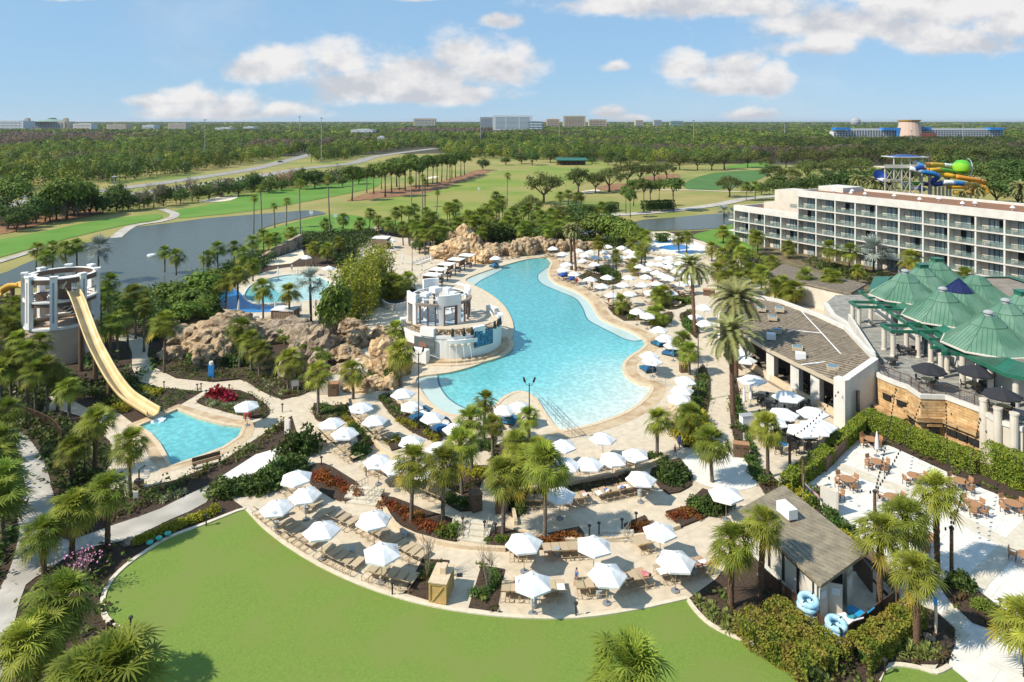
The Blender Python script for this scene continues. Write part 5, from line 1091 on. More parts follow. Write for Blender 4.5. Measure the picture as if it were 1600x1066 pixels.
# ---------------------------------------------------------------- the far woods: one mass beyond the golf course
def forest():
    R = np.random.default_rng(42)
    edge_px = [(-300, 318), (-60, 312), (60, 296), (147, 290), (220, 281), (300, 272), (400, 255), (440, 248), (470, 240), (482, 240), (486, 256), (500, 254), (550, 249), (585, 240), (640, 232), (680, 229), (690, 240), (704, 246), (740, 248), (800, 249), (880, 251), (960, 254), (1030, 260), (1100, 258), (1200, 254), (1260, 256), (1340, 258), (1420, 262), (1500, 262), (1600, 268), (1750, 276)]
    ex = np.array([p[0] for p in edge_px], float); eyv = np.array([F*(H-TZ)/(p[1]-HY) for p in edge_px])
    trees = []
    def ring(y0, y1, sp):
        y = y0
        while y < y1:
            w = 0.86*y; n = int(2*w/sp); x = np.linspace(-w, w, n)+R.uniform(-.45, .45, n)*sp; yy = y+R.uniform(-.5, .5, n)*sp; trees.append(np.c_[x, yy, np.full(n, sp)]); y += sp*.9
    ring(290, 700, 9.0); ring(700, 1300, 11.5); ring(1300, 2600, 18); ring(2600, 6000, 42); ring(6000, 16000, 110)
    Tm = np.concatenate(trees); px = CX+F*Tm[:, 0]/Tm[:, 1]; lim = np.interp(px, ex, eyv); Tm = Tm[Tm[:, 1] > lim]
    px = CX+F*Tm[:, 0]/Tm[:, 1]; py = HY+F*H/Tm[:, 1]
    road = ((px > 690) & (px < 800) & (py > 219) & (py < 229)) | ((px > 380) & (px < 530) & (np.abs(py-np.interp(px, [400, 460, 490, 520], [263, 248, 240, 233])) < 4.5))
    road |= ((px > 1296) & (px < 1578) & (Tm[:, 1] > 1130) & (Tm[:, 1] < 1430)) | ((px > 762) & (px < 856) & (Tm[:, 1] > 1950) & (Tm[:, 1] < 2560)) | ((px < 305) & (Tm[:, 1] > 2050) & (Tm[:, 1] < 2720))
    Tm = Tm[~road]; px = px[~road]; py = py[~road]
    n = len(Tm)
    from mathutils import noise as nz
    kn = np.array([nz.noise(Vector((a*.0055, b*.0035, 0))) for a, b in Tm[:, :2]]); k2 = np.array([nz.noise(Vector((a*.02, b*.012, 5))) for a, b in Tm[:, :2]])
    bare = (kn+.25*k2 > .22) | ((px < 180) & (py > 211) & (py < 232) & (k2 > -.25)) | ((px > 620) & (px < 790) & (py > 204) & (py < 213))
    bare |= R.random(n) < .05
    hgt = R.uniform(9, 15.5, n)*np.where(bare, .85, 1)*np.where(Tm[:, 1] > 2600, .9, 1); wid = np.maximum(R.uniform(3.2, 5.6, n), Tm[:, 2]*.52)*np.where(bare, .8, 1)
    hgt = np.where(px > 1180, hgt*.85, hgt)
    lev = np.where(Tm[:, 1] < 700, 150, np.where(Tm[:, 1] < 1300, 84, np.where(Tm[:, 1] < 2600, 36, 16)))
    Ps, Ss, Cs, Ds = [], [], [], []
    green = np.array([[.10, .165, .02], [.145, .19, .024], [.075, .13, .02], [.185, .20, .026], [.06, .105, .02]]); brown = np.array([[.15, .115, .078], [.18, .125, .078], [.13, .105, .078]])
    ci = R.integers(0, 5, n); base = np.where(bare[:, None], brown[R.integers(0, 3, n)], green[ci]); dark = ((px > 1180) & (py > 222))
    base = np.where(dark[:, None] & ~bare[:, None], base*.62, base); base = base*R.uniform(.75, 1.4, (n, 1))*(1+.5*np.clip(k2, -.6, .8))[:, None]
    for L in (150, 84, 36, 16):
        i = np.where(lev == L)[0]
        if not len(i): continue
        d = R.normal(size=(len(i), L, 3)); d /= np.linalg.norm(d, axis=2)[..., None]; d *= R.uniform(.3, 1, (len(i), L, 1))**.4
        hh = hgt[i][:, None]; ww = wid[i][:, None]; depth = np.where(R.random((len(i), 1)) < .45, .32, .5)
        P = np.stack([Tm[i, 0][:, None]+d[..., 0]*ww, Tm[i, 1][:, None]+d[..., 1]*ww, TZ+hh*(1-depth)+d[..., 2]*hh*depth], 2)
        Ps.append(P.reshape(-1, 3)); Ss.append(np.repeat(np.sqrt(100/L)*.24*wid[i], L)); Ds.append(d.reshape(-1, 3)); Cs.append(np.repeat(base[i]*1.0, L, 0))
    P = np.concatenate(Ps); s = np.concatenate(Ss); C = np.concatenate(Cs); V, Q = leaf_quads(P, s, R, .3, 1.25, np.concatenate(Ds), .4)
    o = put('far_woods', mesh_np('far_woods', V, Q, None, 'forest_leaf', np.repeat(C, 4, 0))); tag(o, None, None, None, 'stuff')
    # pale stems of the nearest rows
    i = np.where((Tm[:, 1] < 620))[0]; Vt = []; 
    x, y, h = Tm[i, 0], Tm[i, 1], hgt[i]*.75; w = .16
    Vt = np.stack([np.c_[x-w, y, np.full(len(i), TZ)], np.c_[x+w, y, np.full(len(i), TZ)], np.c_[x+w*.6, y, h], np.c_[x-w*.6, y, h], np.c_[x, y-w, np.full(len(i), TZ)], np.c_[x, y+w, np.full(len(i), TZ)], np.c_[x, y+w*.6, h], np.c_[x, y-w*.6, h]], 1).reshape(-1, 3)
    q = np.arange(len(i))[:, None]*8; Qt = np.concatenate([q+np.array([0, 1, 2, 3]), q+np.array([4, 5, 6, 7])])
    tag(put('woodland_stems', mesh_np('woodland_stems', Vt, Qt, None, 'bark_pale')), None, None, None, 'stuff')
forest()
# ---------------------------------------------------------------- five storey hotel with a three storey wing
def loc_frame(P, d):
    n = (-d[1], d[0])                                   # into the building
    return lambda s, t: (P[0]+d[0]*s+n[0]*t, P[1]+d[1]*s+n[1]*t)
def hotel():
    P0 = (73.4, 175.3); L = math.hypot(25.1, 43.9); d = (25.1/L, -43.9/L); q = loc_frame(P0, d); an = math.atan2(d[1], d[0]); BW, FH, dep = 5.25, 2.95, 1.7
    root = thing('hotel_building', 'long white five storey hotel with balconies and a reddish gravel roof', 'hotel', (*P0, 0)); inv = lambda x, y, z: (x-P0[0], y-P0[1], z)
    def B(mb, s, t, z, ds, dt, dz): x, y = q(s, t); mb.box(inv(x, y, z), (ds, dt, dz), an)
    win = MB(); fr = MB(); cur = MB()
    win.box((0, 0, 0), (2.9, .06, 2.3)); 
    for x in (-1.45, -.48, .48, 1.45): fr.box((x, -.05, 0), (.09, .08, 2.36))
    fr.box((0, -.05, 1.17), (3, .08, .08)); rail = MB(); rail.box((0, 0, -.5), (4.8, .03, .82)); top = MB(); top.box((0, 0, -.03), (4.9, .07, .07))
    for x in (-2.4, -1.2, 0, 1.2, 2.4): top.box((x, 0, -.48), (.05, .05, .9))
    ch = MB(); ch.box((0, 0, .4), (.55, .55, .08)).box((0, .25, .68), (.55, .07, .5)).box((0, 0, .18), (.45, .45, .36))
    tb = MB(); tb.lathe([(.04, 0), (.04, .5), (.3, .5), (.3, .54), (0, .54)], 8)
    dk = MB(); dk.box((0, -.02, 0), (.95, .06, 2.25))  # dark slab painted as the shade behind an open door
    mw, mf, mr_, mt, mc, mtb, mdk = win.mesh('window', 'glass_curtain'), fr.mesh('frame', 'dark_metal'), rail.mesh('balcony_glass', 'glass_rail'), top.mesh('handrail', 'green_trim'), ch.mesh('balcony_chair', 'cream_wall'), tb.mesh('balcony_table', 'cream_wall'), dk.mesh('open_door_shade', 'shadow_opening')
    R = random.Random(3)
    def bays(s0, n, nf, base):
        for k in range(n):
            for f in range(nf):
                s = s0+(k+.5)*BW; z = f*FH
                w = put('window', mw, root); x, y = q(s+.55, dep-.04); w.location = inv(x, y, z+1.3); w.rotation_euler = (0, 0, an)
                put('frame', mf, w)
                if R.random() < .45: o = put('open_door_shade', mdk, w); o.location = (R.choice((-.96, 0, .96)), 0, -.02)
                if f:
                    b = put('balcony_rail', mr_, root); x, y = q(s, .12); b.location = inv(x, y, z+1.12); b.rotation_euler = (0, 0, an); put('handrail', mt, b)
                    if R.random() < .8: c = put('balcony_chair', mc, root); x, y = q(s+R.uniform(-1.6, -.6), .9); c.location = inv(x, y, z+.14); c.rotation_euler = (0, 0, an+R.uniform(-1, 1))
                    if R.random() < .7: c = put('balcony_table', mtb, root); x, y = q(s+R.uniform(-.2, .8), .8); c.location = inv(x, y, z+.14)
        for k in range(n+1):
            c = MB(); B(c, s0+k*BW, dep/2, nf*FH/2, .34, dep, nf*FH); c.build('column', 'white_wall', root)
        for f in range(1, nf):
            c = MB(); B(c, s0+n*BW/2-(.9 if base == 'wing' else 0), dep/2-.04, f*FH, n*BW+(2.2 if base == 'wing' else .36), dep+.1, .24); c.build('floor_slab', 'white_wall', root)
        c = MB(); B(c, s0+n*BW/2, dep+.2, nf*FH/2, n*BW, .4, nf*FH-.01); c.build('facade_wall', 'cream_wall', root)
    bays(0, 12, 5, 'main'); bays(-21, 4, 3, 'wing')
    W_ = MB()
    B(W_, 31.5, .2, 5*FH+.85, 63.4, .6, 1.7); B(W_, 31.5, 16.2, 5*FH+.85, 63.4, .5, 1.9); B(W_, .15, 8.5, 5*FH+.83, .5, 15, 1.64); B(W_, 63, 8.5, 5*FH+.83, .5, 15, 1.6); B(W_, 4, 11.5, 5*FH+1.25, 7, 8, 2.3)
    W_.build('parapet', 'white_wall', root); c = MB(); B(c, 31.5, 8.25, 5*FH+.7, 62.8, 15.4, 1.1); c.build('roof', 'roof_gravel', root)
    c = MB(); B(c, 31.5, 9.2, 7.3, 62.6, 13.4, 14.6); c.build('main_block', 'cream_wall', root)
    c = MB(); B(c, -10.5, .9, 3*FH+.7, 21.3, 1.9, 1.5); B(c, -10.5, 12.5, 3*FH+.6, 21.3, .5, 1.3); B(c, -21, 7, 3*FH+.58, .5, 10.6, 1.26); c.build('parapet', 'white_wall', root)
    c = MB(); B(c, -10.5, 7, 3*FH+.2, 20.8, 10.6, .4); c.build('roof', 'roof_gravel', root); c = MB(); B(c, -10.5, 7.1, 4.4, 20.6, 10, 8.8); c.build('wing_block', 'cream_wall', root)
    c = MB(); B(c, -6, 10, 7.6, 12.1, 8, 15.2); B(c, -14.5, 11, 5.6, 5, 7, 11.2); c.build('stair_block', 'cream_wall', root)
    c = MB(); B(c, -9, 2.4, 9.7, 6, .05, 1.0); B(c, -3, 3.4, 11.7, 4, .05, 1.0); c.build('terrace_glass', 'glass_rail', root)
    for s, t in ((6, 6), (9, 9), (15, 5), (21, 7), (28, 5), (29.5, 10), (37, 5), (38, 8), (46, 6), (48, 9), (12, 4)):
        c = MB(); x, y = q(s, t); c.lathe([(.12, 0), (.12, .5), (.5, .5), (.16, .95), (0, .95)], 10, inv(x, y, 5*FH+1.25)); c.build('roof_vent', 'ac_white', root)
hotel()
# dark sloping roof between the palms and the hotel
def court_roof():
    o = thing('flat_service_building', 'dark sloping slatted roof in front of the hotel courtyard', 'building', (*g(1270, 460), 0)); c0 = g(1270, 460)
    P = [g(*p, 4.2) for p in ((1198, 428), (1222, 413), (1262, 422), (1312, 434), (1354, 444), (1330, 458), (1290, 450))]; r = [(a-c0[0], b-c0[1]) for a, b in P]
    mb = MB(); mb.prism(r, 3.9, 4.2); mb.build('roof', 'shingles', o); cx = sum(a for a, b in r)/7; cy = sum(b for a, b in r)/7
    mb = MB(); mb.prism([(cx+(a-cx)*.95, cy+(b-cy)*.95) for a, b in r], 0, 3.88); mb.build('wall', 'cream_wall', o)
court_roof()
# ---------------------------------------------------------------- podium terrace, pavilion with green roofs, pergola
TER = G([(1290, 474), (1302, 492), (1327, 507), (1347, 540), (1366, 570), (1376, 586), (1400, 596), (1420, 603), (1440, 617), (1478, 618), (1533, 638), (1562, 656), (1600, 668)], 5)
TERP = TER+[(66, 62), (84, 62), (84, 116), (54, 114)]
def podium():
    o = thing('stone_terrace', 'raised terrace with golden stone retaining wall and white coping', 'terrace', (*TER[6], 0)); c0 = TER[6]; rel = lambda L: [(a-c0[0], b-c0[1]) for a, b in L]
    mb = MB(); mb.prism(rel(TERP), 4.7, 5.0); mb.build('deck', 'deck_boards', o)
    mb = MB(); path = rel(TER); inn = ribbon(path, .8)
    strip(mb, path[4:11], .5, 0, 4.65); mb.build('retaining_wall', 'ashlar', o)
    mb = MB(); strip(mb, path[10:], .5, 0, 4.65); mb.build('plain_wall', 'cream_wall', o); mb = MB(); strip(mb, path[:5], .45, 0, 4.65); mb.build('plain_wall', 'cream_wall', o)
    mb = MB(); strip(mb, path, .75, 4.66, 5.1); mb.build('coping', 'white_wall', o)
    mb = MB(); strip(mb, [(a-.45, b-.25) for a, b in path[7:11]], .7, 2.3, 2.75); strip(mb, [(a-.6, b-.45) for a, b in path[4:8]], .8, 0, 1.6); strip(mb, [(a-1.0, b-.8) for a, b in path[5:11]], .4, 0, 1.0); mb.build('stone_ledge', 'stone_wall', o)
    def on(i, t): a, b = path[i], path[i+1]; return a[0]+(b[0]-a[0])*t, a[1]+(b[1]-a[1])*t, math.atan2(b[1]-a[1], b[0]-a[0])
    for i, t, z in ((5, .5, 3.0), (6, .5, 2.9), (7, .35, 1.7), (8, .5, 1.5), (9, .2, 1.5), (9, .5, 1.5), (9, .82, 1.5)):
        x, y, a = on(i, t); w = MB(); w.box((x-.28*math.cos(a+PI/2)*-1*0-.27*math.sin(-a)*-1*0-.12, y-.22, z), (1.0, .5, .7), a); k = w.build('wall_opening_shade', 'shadow_opening', o)  # solid dark block stands in for a shaded hole in the wall
        f = MB(); f.box((x-.14, y-.26, z+.47), (1.5, .56, .22), a); f.build('lintel', 'stone_wall', k)
    for i, t in ((10, .15), (10, .9), (11, .6)):
        x, y, a = on(i, t); c = MB(); c.lathe([(.36, 0), (.36, 6.1), (.42, 6.12), (.42, 6.3), (0, 6.3)], 14, (x-.3, y-.45, 0)); c.build('column', 'cream_wall', o)
    rl = MB(); rp = MB(); pts = []
    for i in range(4, len(path)-1):
        a, b = path[i], path[i+1]; n = max(1, int(math.hypot(b[0]-a[0], b[1]-a[1])/.16)); pts += [(a[0]+(b[0]-a[0])*k/n, a[1]+(b[1]-a[1])*k/n) for k in range(n)]
    for k, (x, y) in enumerate(pts):
        if k % 9 == 0: rp.box((x, y, 5.65), (.07, .07, 1.1))
        else: rl.box((x, y, 5.62), (.022, .022, .9))
    k = thing('terrace_railing', 'dark bronze railing along the edge of the stone terrace', 'railing', (*c0, 0)); rl.build('balusters', 'bronze', k); rp.build('posts', 'bronze', k)
    mb = MB(); strip(mb, path[4:], .07, 6.12, 6.18); strip(mb, path[4:], .05, 5.2, 5.25); mb.build('rails', 'bronze', k)
    mb = MB(); strip(mb, path[2:5], .3, 5.0, 6.5); solo('terrace_screen_wall', mb, 'white_wall', 'white screen wall between the brown restaurant roof and the grey terrace', 'wall').location = (*c0, 0)
podium()
def pavilion():
    c0 = (56, 85); o = thing('pavilion_building', 'white pavilion with a cluster of green metal pyramid roofs', 'building', (*c0, 5)); rel = lambda L: [(a-c0[0], b-c0[1]) for a, b in L]
    body = [(54.8, 103), (52.5, 80.5), (51.1, 78.2), (53.4, 70.0), (60, 62.5), (82, 62.5), (82, 112), (60, 112)]; mb = MB(); mb.prism(rel(body), .02, 3.3); mb.build('wall', 'white_wall', o)
    ev = [(54.3, 104), (52.1, 80.9), (49.8, 78.8), (50.2, 69.4), (59, 61.6), (83, 61.6), (83, 113), (60, 113)]; inn = [(55.2, 102.5), (53.0, 80.5), (52.0, 78), (53, 71.5), (60, 64), (80, 64), (80, 110), (61, 110)]
    A, B_ = rel(ev), rel(inn); mb = MB(); n = len(A); mb.add([(*p, 3.0) for p in A]+[(*p, 3.38) for p in A]+[(*p, 3.9) for p in B_]+[(*p, 3.0) for p in B_], [f for i in range(n) for f in ((i, (i+1) % n, n+(i+1) % n, n+i), (n+i, n+(i+1) % n, 2*n+(i+1) % n, 2*n+i), (i, 3*n+i, 3*n+(i+1) % n, (i+1) % n))]); mb.build('eave', 'green_trim', o)
    seam = MB()
    for i in range(4):
        for k in range(50):
            t = k/60; j = i+1; a = (A[i][0]+(A[j][0]-A[i][0])*t, A[i][1]+(A[j][1]-A[i][1])*t); b = (B_[i][0]+(B_[j][0]-B_[i][0])*t, B_[i][1]+(B_[j][1]-B_[i][1])*t); seam.tube([(*a, 3.40), (*b, 3.92)], .035, 4)
    seam.build('eave_seams', 'green_roof', o)
    mb = MB(); mb.prism(B_, 3.5, 3.72); mb.build('flat_roof', 'roof_grey', o)
    mb = MB()
    for x, y, a in ((51.1, 81.2, 0), (51.3, 84.5, 0), (52.2, 93, 0)): mb.box((x-c0[0]-.1, y-c0[1], 1.25), (.25, 1.3, 2.5))
    mb.box((52.2-c0[0]-.25, 74.6-c0[1], 1.25), (.3, 1.5, 2.5), .26); mb.build('glass_door', 'glass_dark', o)
    for x, y in ((49.9, 75.6), (50.6, 72.2), (51.3, 69.5)): c = MB(); c.lathe([(.3, 0), (.3, 3.0)], 12, (x-c0[0], y-c0[1], 0)); c.build('column', 'cream_wall', o)
    def roof(x, y, R, zt, kind):
        x -= c0[0]; y -= c0[1]; zb, zm = 3.75, 6.05; n = 8; a0 = PI/8+.12; mb = MB(); R1 = R*.36; ring = lambda r, z: [(x+r*math.cos(a0+i*PI/4), y+r*math.sin(a0+i*PI/4), z) for i in range(n)]
        mb.add(ring(R, zb)+ring(R1, zm), [(i, (i+1) % n, n+(i+1) % n, n+i) for i in range(n)])
        b, t = ring(R, zb+.03), ring(R1, zm+.03)
        for i in range(n):
            j = (i+1) % n; mb.tube([b[i], t[i]], .07, 4)
            e = Vector(b[j])-Vector(b[i]); L = e.length; m = int(L/.42)
            ctr = L/2; half = (Vector(t[j])-Vector(t[i])).length/2
            for k in range(1, m):
                s = L*k/m; dx = abs(s-ctr); f = 1 if dx <= half else max(0, (ctr-dx)/(ctr-half)); p = Vector(b[i])+e*(k/m)
                # a standing seam runs straight up the face until the hip cuts it
                mid_b = (Vector(b[i])+Vector(b[j]))/2; mid_t = (Vector(t[i])+Vector(t[j]))/2; up = mid_t-mid_b
                mb.tube([p, p+up*f], .034, 4)
        r = mb.build('roof', 'green_roof', o)
        mb = MB(); e = ring(R+.12, zb-.12); mb.add(e+ring(R+.12, zb+.02)+ring(R-.1, zb+.06), [f for i in range(n) for f in ((i, (i+1) % n, n+(i+1) % n, n+i), (n+i, n+(i+1) % n, 2*n+(i+1) % n, 2*n+i))]); mb.build('gutter', 'cream_wall', r)
        mb = MB(); zt2 = 7.05 if kind != 'blue' else 7.7; Rm = R1+.1; Rt = R*.17 if kind != 'blue' else .05
        mb.add(ring(Rm, zm-.05)+ring(Rm, zm+.05)+ring(Rt, zt2), [f for i in range(n) for f in ((i, (i+1) % n, n+(i+1) % n, n+i), (n+i, n+(i+1) % n, 2*n+(i+1) % n, 2*n+i))]+[tuple(range(2*n, 3*n))])
        for a, b2 in zip(ring(Rm, zm+.06), ring(Rt, zt2+.02)): mb.tube([a, b2], .05, 4)
        mb.build('roof_cap', 'navy_glass' if kind == 'blue' else 'green_roof', r)
        mb = MB()
        if kind == 'fan': mb.lathe([(.4, 0), (.4, .3), (.55, .33), (.5, .5), (.25, .62), (0, .64)], 12, (x, y, zt2)); mb.build('roof_fan', 'far_grey', r)
        elif kind == 'cap': mb.box((x, y, zt2+.25), (1.3, 1.3, .5)).box((x, y, zt2+.53), (1.5, 1.5, .08)); mb.build('roof_cupola', 'green_trim', r)
    for x, y, k in ((53.9, 77.2, 'fan'), (55.6, 88.1, 'fan'), (56.8, 98.6, 'fan'), (59.6, 82.4, 'fan'), (60.6, 92.6, 'blue'), (61.6, 102.6, 'cap'), (64.6, 86.4, 'cap'), (66.6, 107.0, 'cap'), (66, 97, 'none'), (65, 76.5, 'cap')): roof(x, y, 4.75, 0, k)
pavilion()
def pergola():
    o = thing('green_pergola', 'green timber pergola on round cream columns along the terrace', 'pergola', (48.5, 86, 5)); rel = lambda p: (p[0]-48.5, p[1]-86)
    def beam(a, b, z, w=.22, h=.40): a, b = rel(a), rel(b); mb = MB(); mb.box(((a[0]+b[0])/2, (a[1]+b[1])/2, z), (math.hypot(b[0]-a[0], b[1]-a[1]), w, h), math.atan2(b[1]-a[1], b[0]-a[0])); return mb
    beam((52.4, 103.2), (48.6, 76.2), 3.35).build('long_beam', 'green_trim', o); beam((54.0, 102.4), (50.2, 75.9), 3.35).build('long_beam', 'green_trim', o)
    for y, x0, x1 in ((98.4, 48.9, 55), (95.8, 48.5, 54.6), (87.2, 47.3, 53.2), (84.6, 47.0, 53.0), (78.6, 48.2, 52), (76.6, 48.2, 51.5)): beam((x0, y), (x1, y-.5), 3.0, .3, .36).build('cross_beam', 'green_trim', o)
    for y0, x0 in ((97.1, 48.7), (85.9, 47.2)): beam((x0, y0+1.4), (x0-.1, y0-1.4), 2.98, .3, .34).build('end_beam', 'green_trim', o)
    for k in range(8): y = 101.5-k*3.1; x = 52.3-(103-y)*.142; beam((x-.3, y), (x+2.2, y-.2), 3.63, .2, .2).build('rafter', 'green_trim', o)
    for x, y in ((48.9, 98), (48.6, 95.6), (51.2, 97.5), (47.3, 86.8), (47.1, 84.4), (49.8, 86.2), (49.9, 83.9), (50.3, 82), (48.5, 77.2), (50.2, 78.8)):
        c = MB(); c.lathe([(.34, 0), (.34, .15), (.28, .2), (.28, 2.65), (.34, 2.7), (.34, 2.8)], 14, (*rel((x, y)), 0)); c.build('column', 'cream_wall', o)
pergola()
# ---------------------------------------------------------------- restaurant with brown shingle roof
def restaurant():
    o = thing('restaurant_building', 'white restaurant with a fan shaped brown shingle roof and open front', 'building', (38, 88, 0)); rel = lambda L: [(a-38, b-88) for a, b in L]
    front = rel([(31.2, 103), (31.9, 96), (33.2, 89.2), (34.6, 84.2), (37.0, 76.9)]); back = rel([(38.2, 107.5), (41.0, 104.5), (43.4, 97), (44.4, 91.0), (42.2, 79.9)])
    mb = MB(); n = 5; zf, zb = 4.45, 6.25; P = [(*p, zf) for p in front]+[(*p, zb) for p in back]+[(*p, zf-.28) for p in front]+[(*p, zb-.28) for p in back]
    mb.add(P, [(i, i+1, 5+i+1, 5+i) for i in range(4)]+[(10+i, 15+i, 15+i+1, 10+i+1) for i in range(4)]+[(5, 15, 10, 0), (4, 14, 19, 9)]); mb.build('roof', 'shingles', o)
    mb = MB(); strip(mb, front, .14, zf-.42, zf+.02); mb.build('fascia', 'far_beige', o)
    mb = MB(); strip(mb, [(a*1.02, b*1.01) for a, b in back], .55, 0, zb+.45); strip(mb, [back[0], front[0]], .4, 0, 5.2); mb.build('back_wall', 'white_wall', o)
    mb = MB(); a, b = front[4], back[4]; an = math.atan2(b[1]-a[1], b[0]-a[0]); L = math.hypot(b[0]-a[0], b[1]-a[1]); m = ((a[0]+b[0])/2, (a[1]+b[1])/2)
    mb.prism([(a[0]-.35, a[1]-.2), (a[0]-.1, a[1]-1.1), (b[0]+.3, b[1]-.75), (b[0]+.2, b[1]+.2)], 0, [5.0, 5.0, 6.5, 6.5]); mb.box((a[0]-.1, a[1]-.55, 2.65), (.95, 1.4, 5.3), an); w = mb.build('end_wall', 'white_wall', o)
    s = MB(); s.box((a[0]+1.7, a[1]-.50, 2.6), (.4, .24, 2.6), an); s.build('slot_window', 'glass_dark', w)
    mb = MB(); mb.box((b[0]+1.0, b[1]-.2, 2.45), (1.9, 1.3, 4.9), an); mb.build('stone_pier', 'ashlar', o)
    mb = MB(); mb.prism(front+back[::-1], .05, .16); mb.build('floor', 'roof_grey', o)
    for i, t in ((1, .05), (2, .04), (2, .96), (3, .42), (0, .4)):
        x, y = front[i][0]+(front[i+1][0]-front[i][0])*t, front[i][1]+(front[i+1][1]-front[i][1])*t; c = MB(); c.box((x+.75, y+.2, 2.05), (.85, 1.2, 4.1), an); c.build('pillar', 'white_wall', o)
    mb = MB(); strip(mb, [(x+.5, y) for x, y in front], .3, .05, 1.0); mb.build('low_wall', 'coping', o)
    mb = MB(); ins = [(p[0]*.5+r_[0]*.5, p[1]*.5+r_[1]*.5) for p, r_ in zip(front, back)]; strip(mb, ins, .2, .1, 4.9); mb.build('inner_wall', 'bin_brown', o)
    R = random.Random(5); tb = MB(); 
    for i in range(22):
        k = R.randrange(1, 4); t = R.random(); x = front[k][0]+(front[k+1][0]-front[k][0])*t+R.uniform(1.2, 3.0); y = front[k][1]+(front[k+1][1]-front[k][1])*t+R.uniform(0, .6); tb.box((x, y, .75), (.7, .7, .06)).box((x, y, .4), (.1, .1, .7)).box((x+.6, y, .5), (.4, .4, .8))
    tb.build('indoor_tables', 'dark_metal', o)
    def onroof(px, py):
        z = 5.2
        for _ in range(6):
            x, y = g(px, py, z); d = min(1, max(0, (x-38-front[2][0]+(y-88-front[2][1])*.28)/9.5)); z = zf+(zb-zf)*d
        return x-38, y-88, z
    sky_ = [(1190, 484), (1218, 485), (1207, 498), (1214, 519), (1246, 546), (1301, 577)]
    for p in sky_:
        x, y, z = onroof(*p); c = MB(); c.box((x, y, z+.12), (1.25, 1.05, .5), -.35); k = c.build('skylight', 'far_beige', o); c = MB(); c.box((x, y, z+.42), (1.1, .9, .16), -.35, .75); c.build('dome', 'far_glass', k)
    for p in ((1205, 529), (1251, 560)): x, y, z = onroof(*p); c = MB(); c.box((x, y, z+.3), (1.15, .85, .8), -.3); c.build('roof_unit', 'ac_white', o)
    c = MB(); pp = [onroof(*p) for p in ((1252, 488), (1284, 522), (1320, 562), (1316, 565), (1252, 572))]; c.tube([(x, y, z+.16) for x, y, z in pp], .07, 5); pp = [onroof(*p) for p in ((1284, 522), (1232, 517))]; c.tube([(x, y, z+.14) for x, y, z in pp], .045, 5); c.build('conduit', 'ac_white', o)
restaurant()
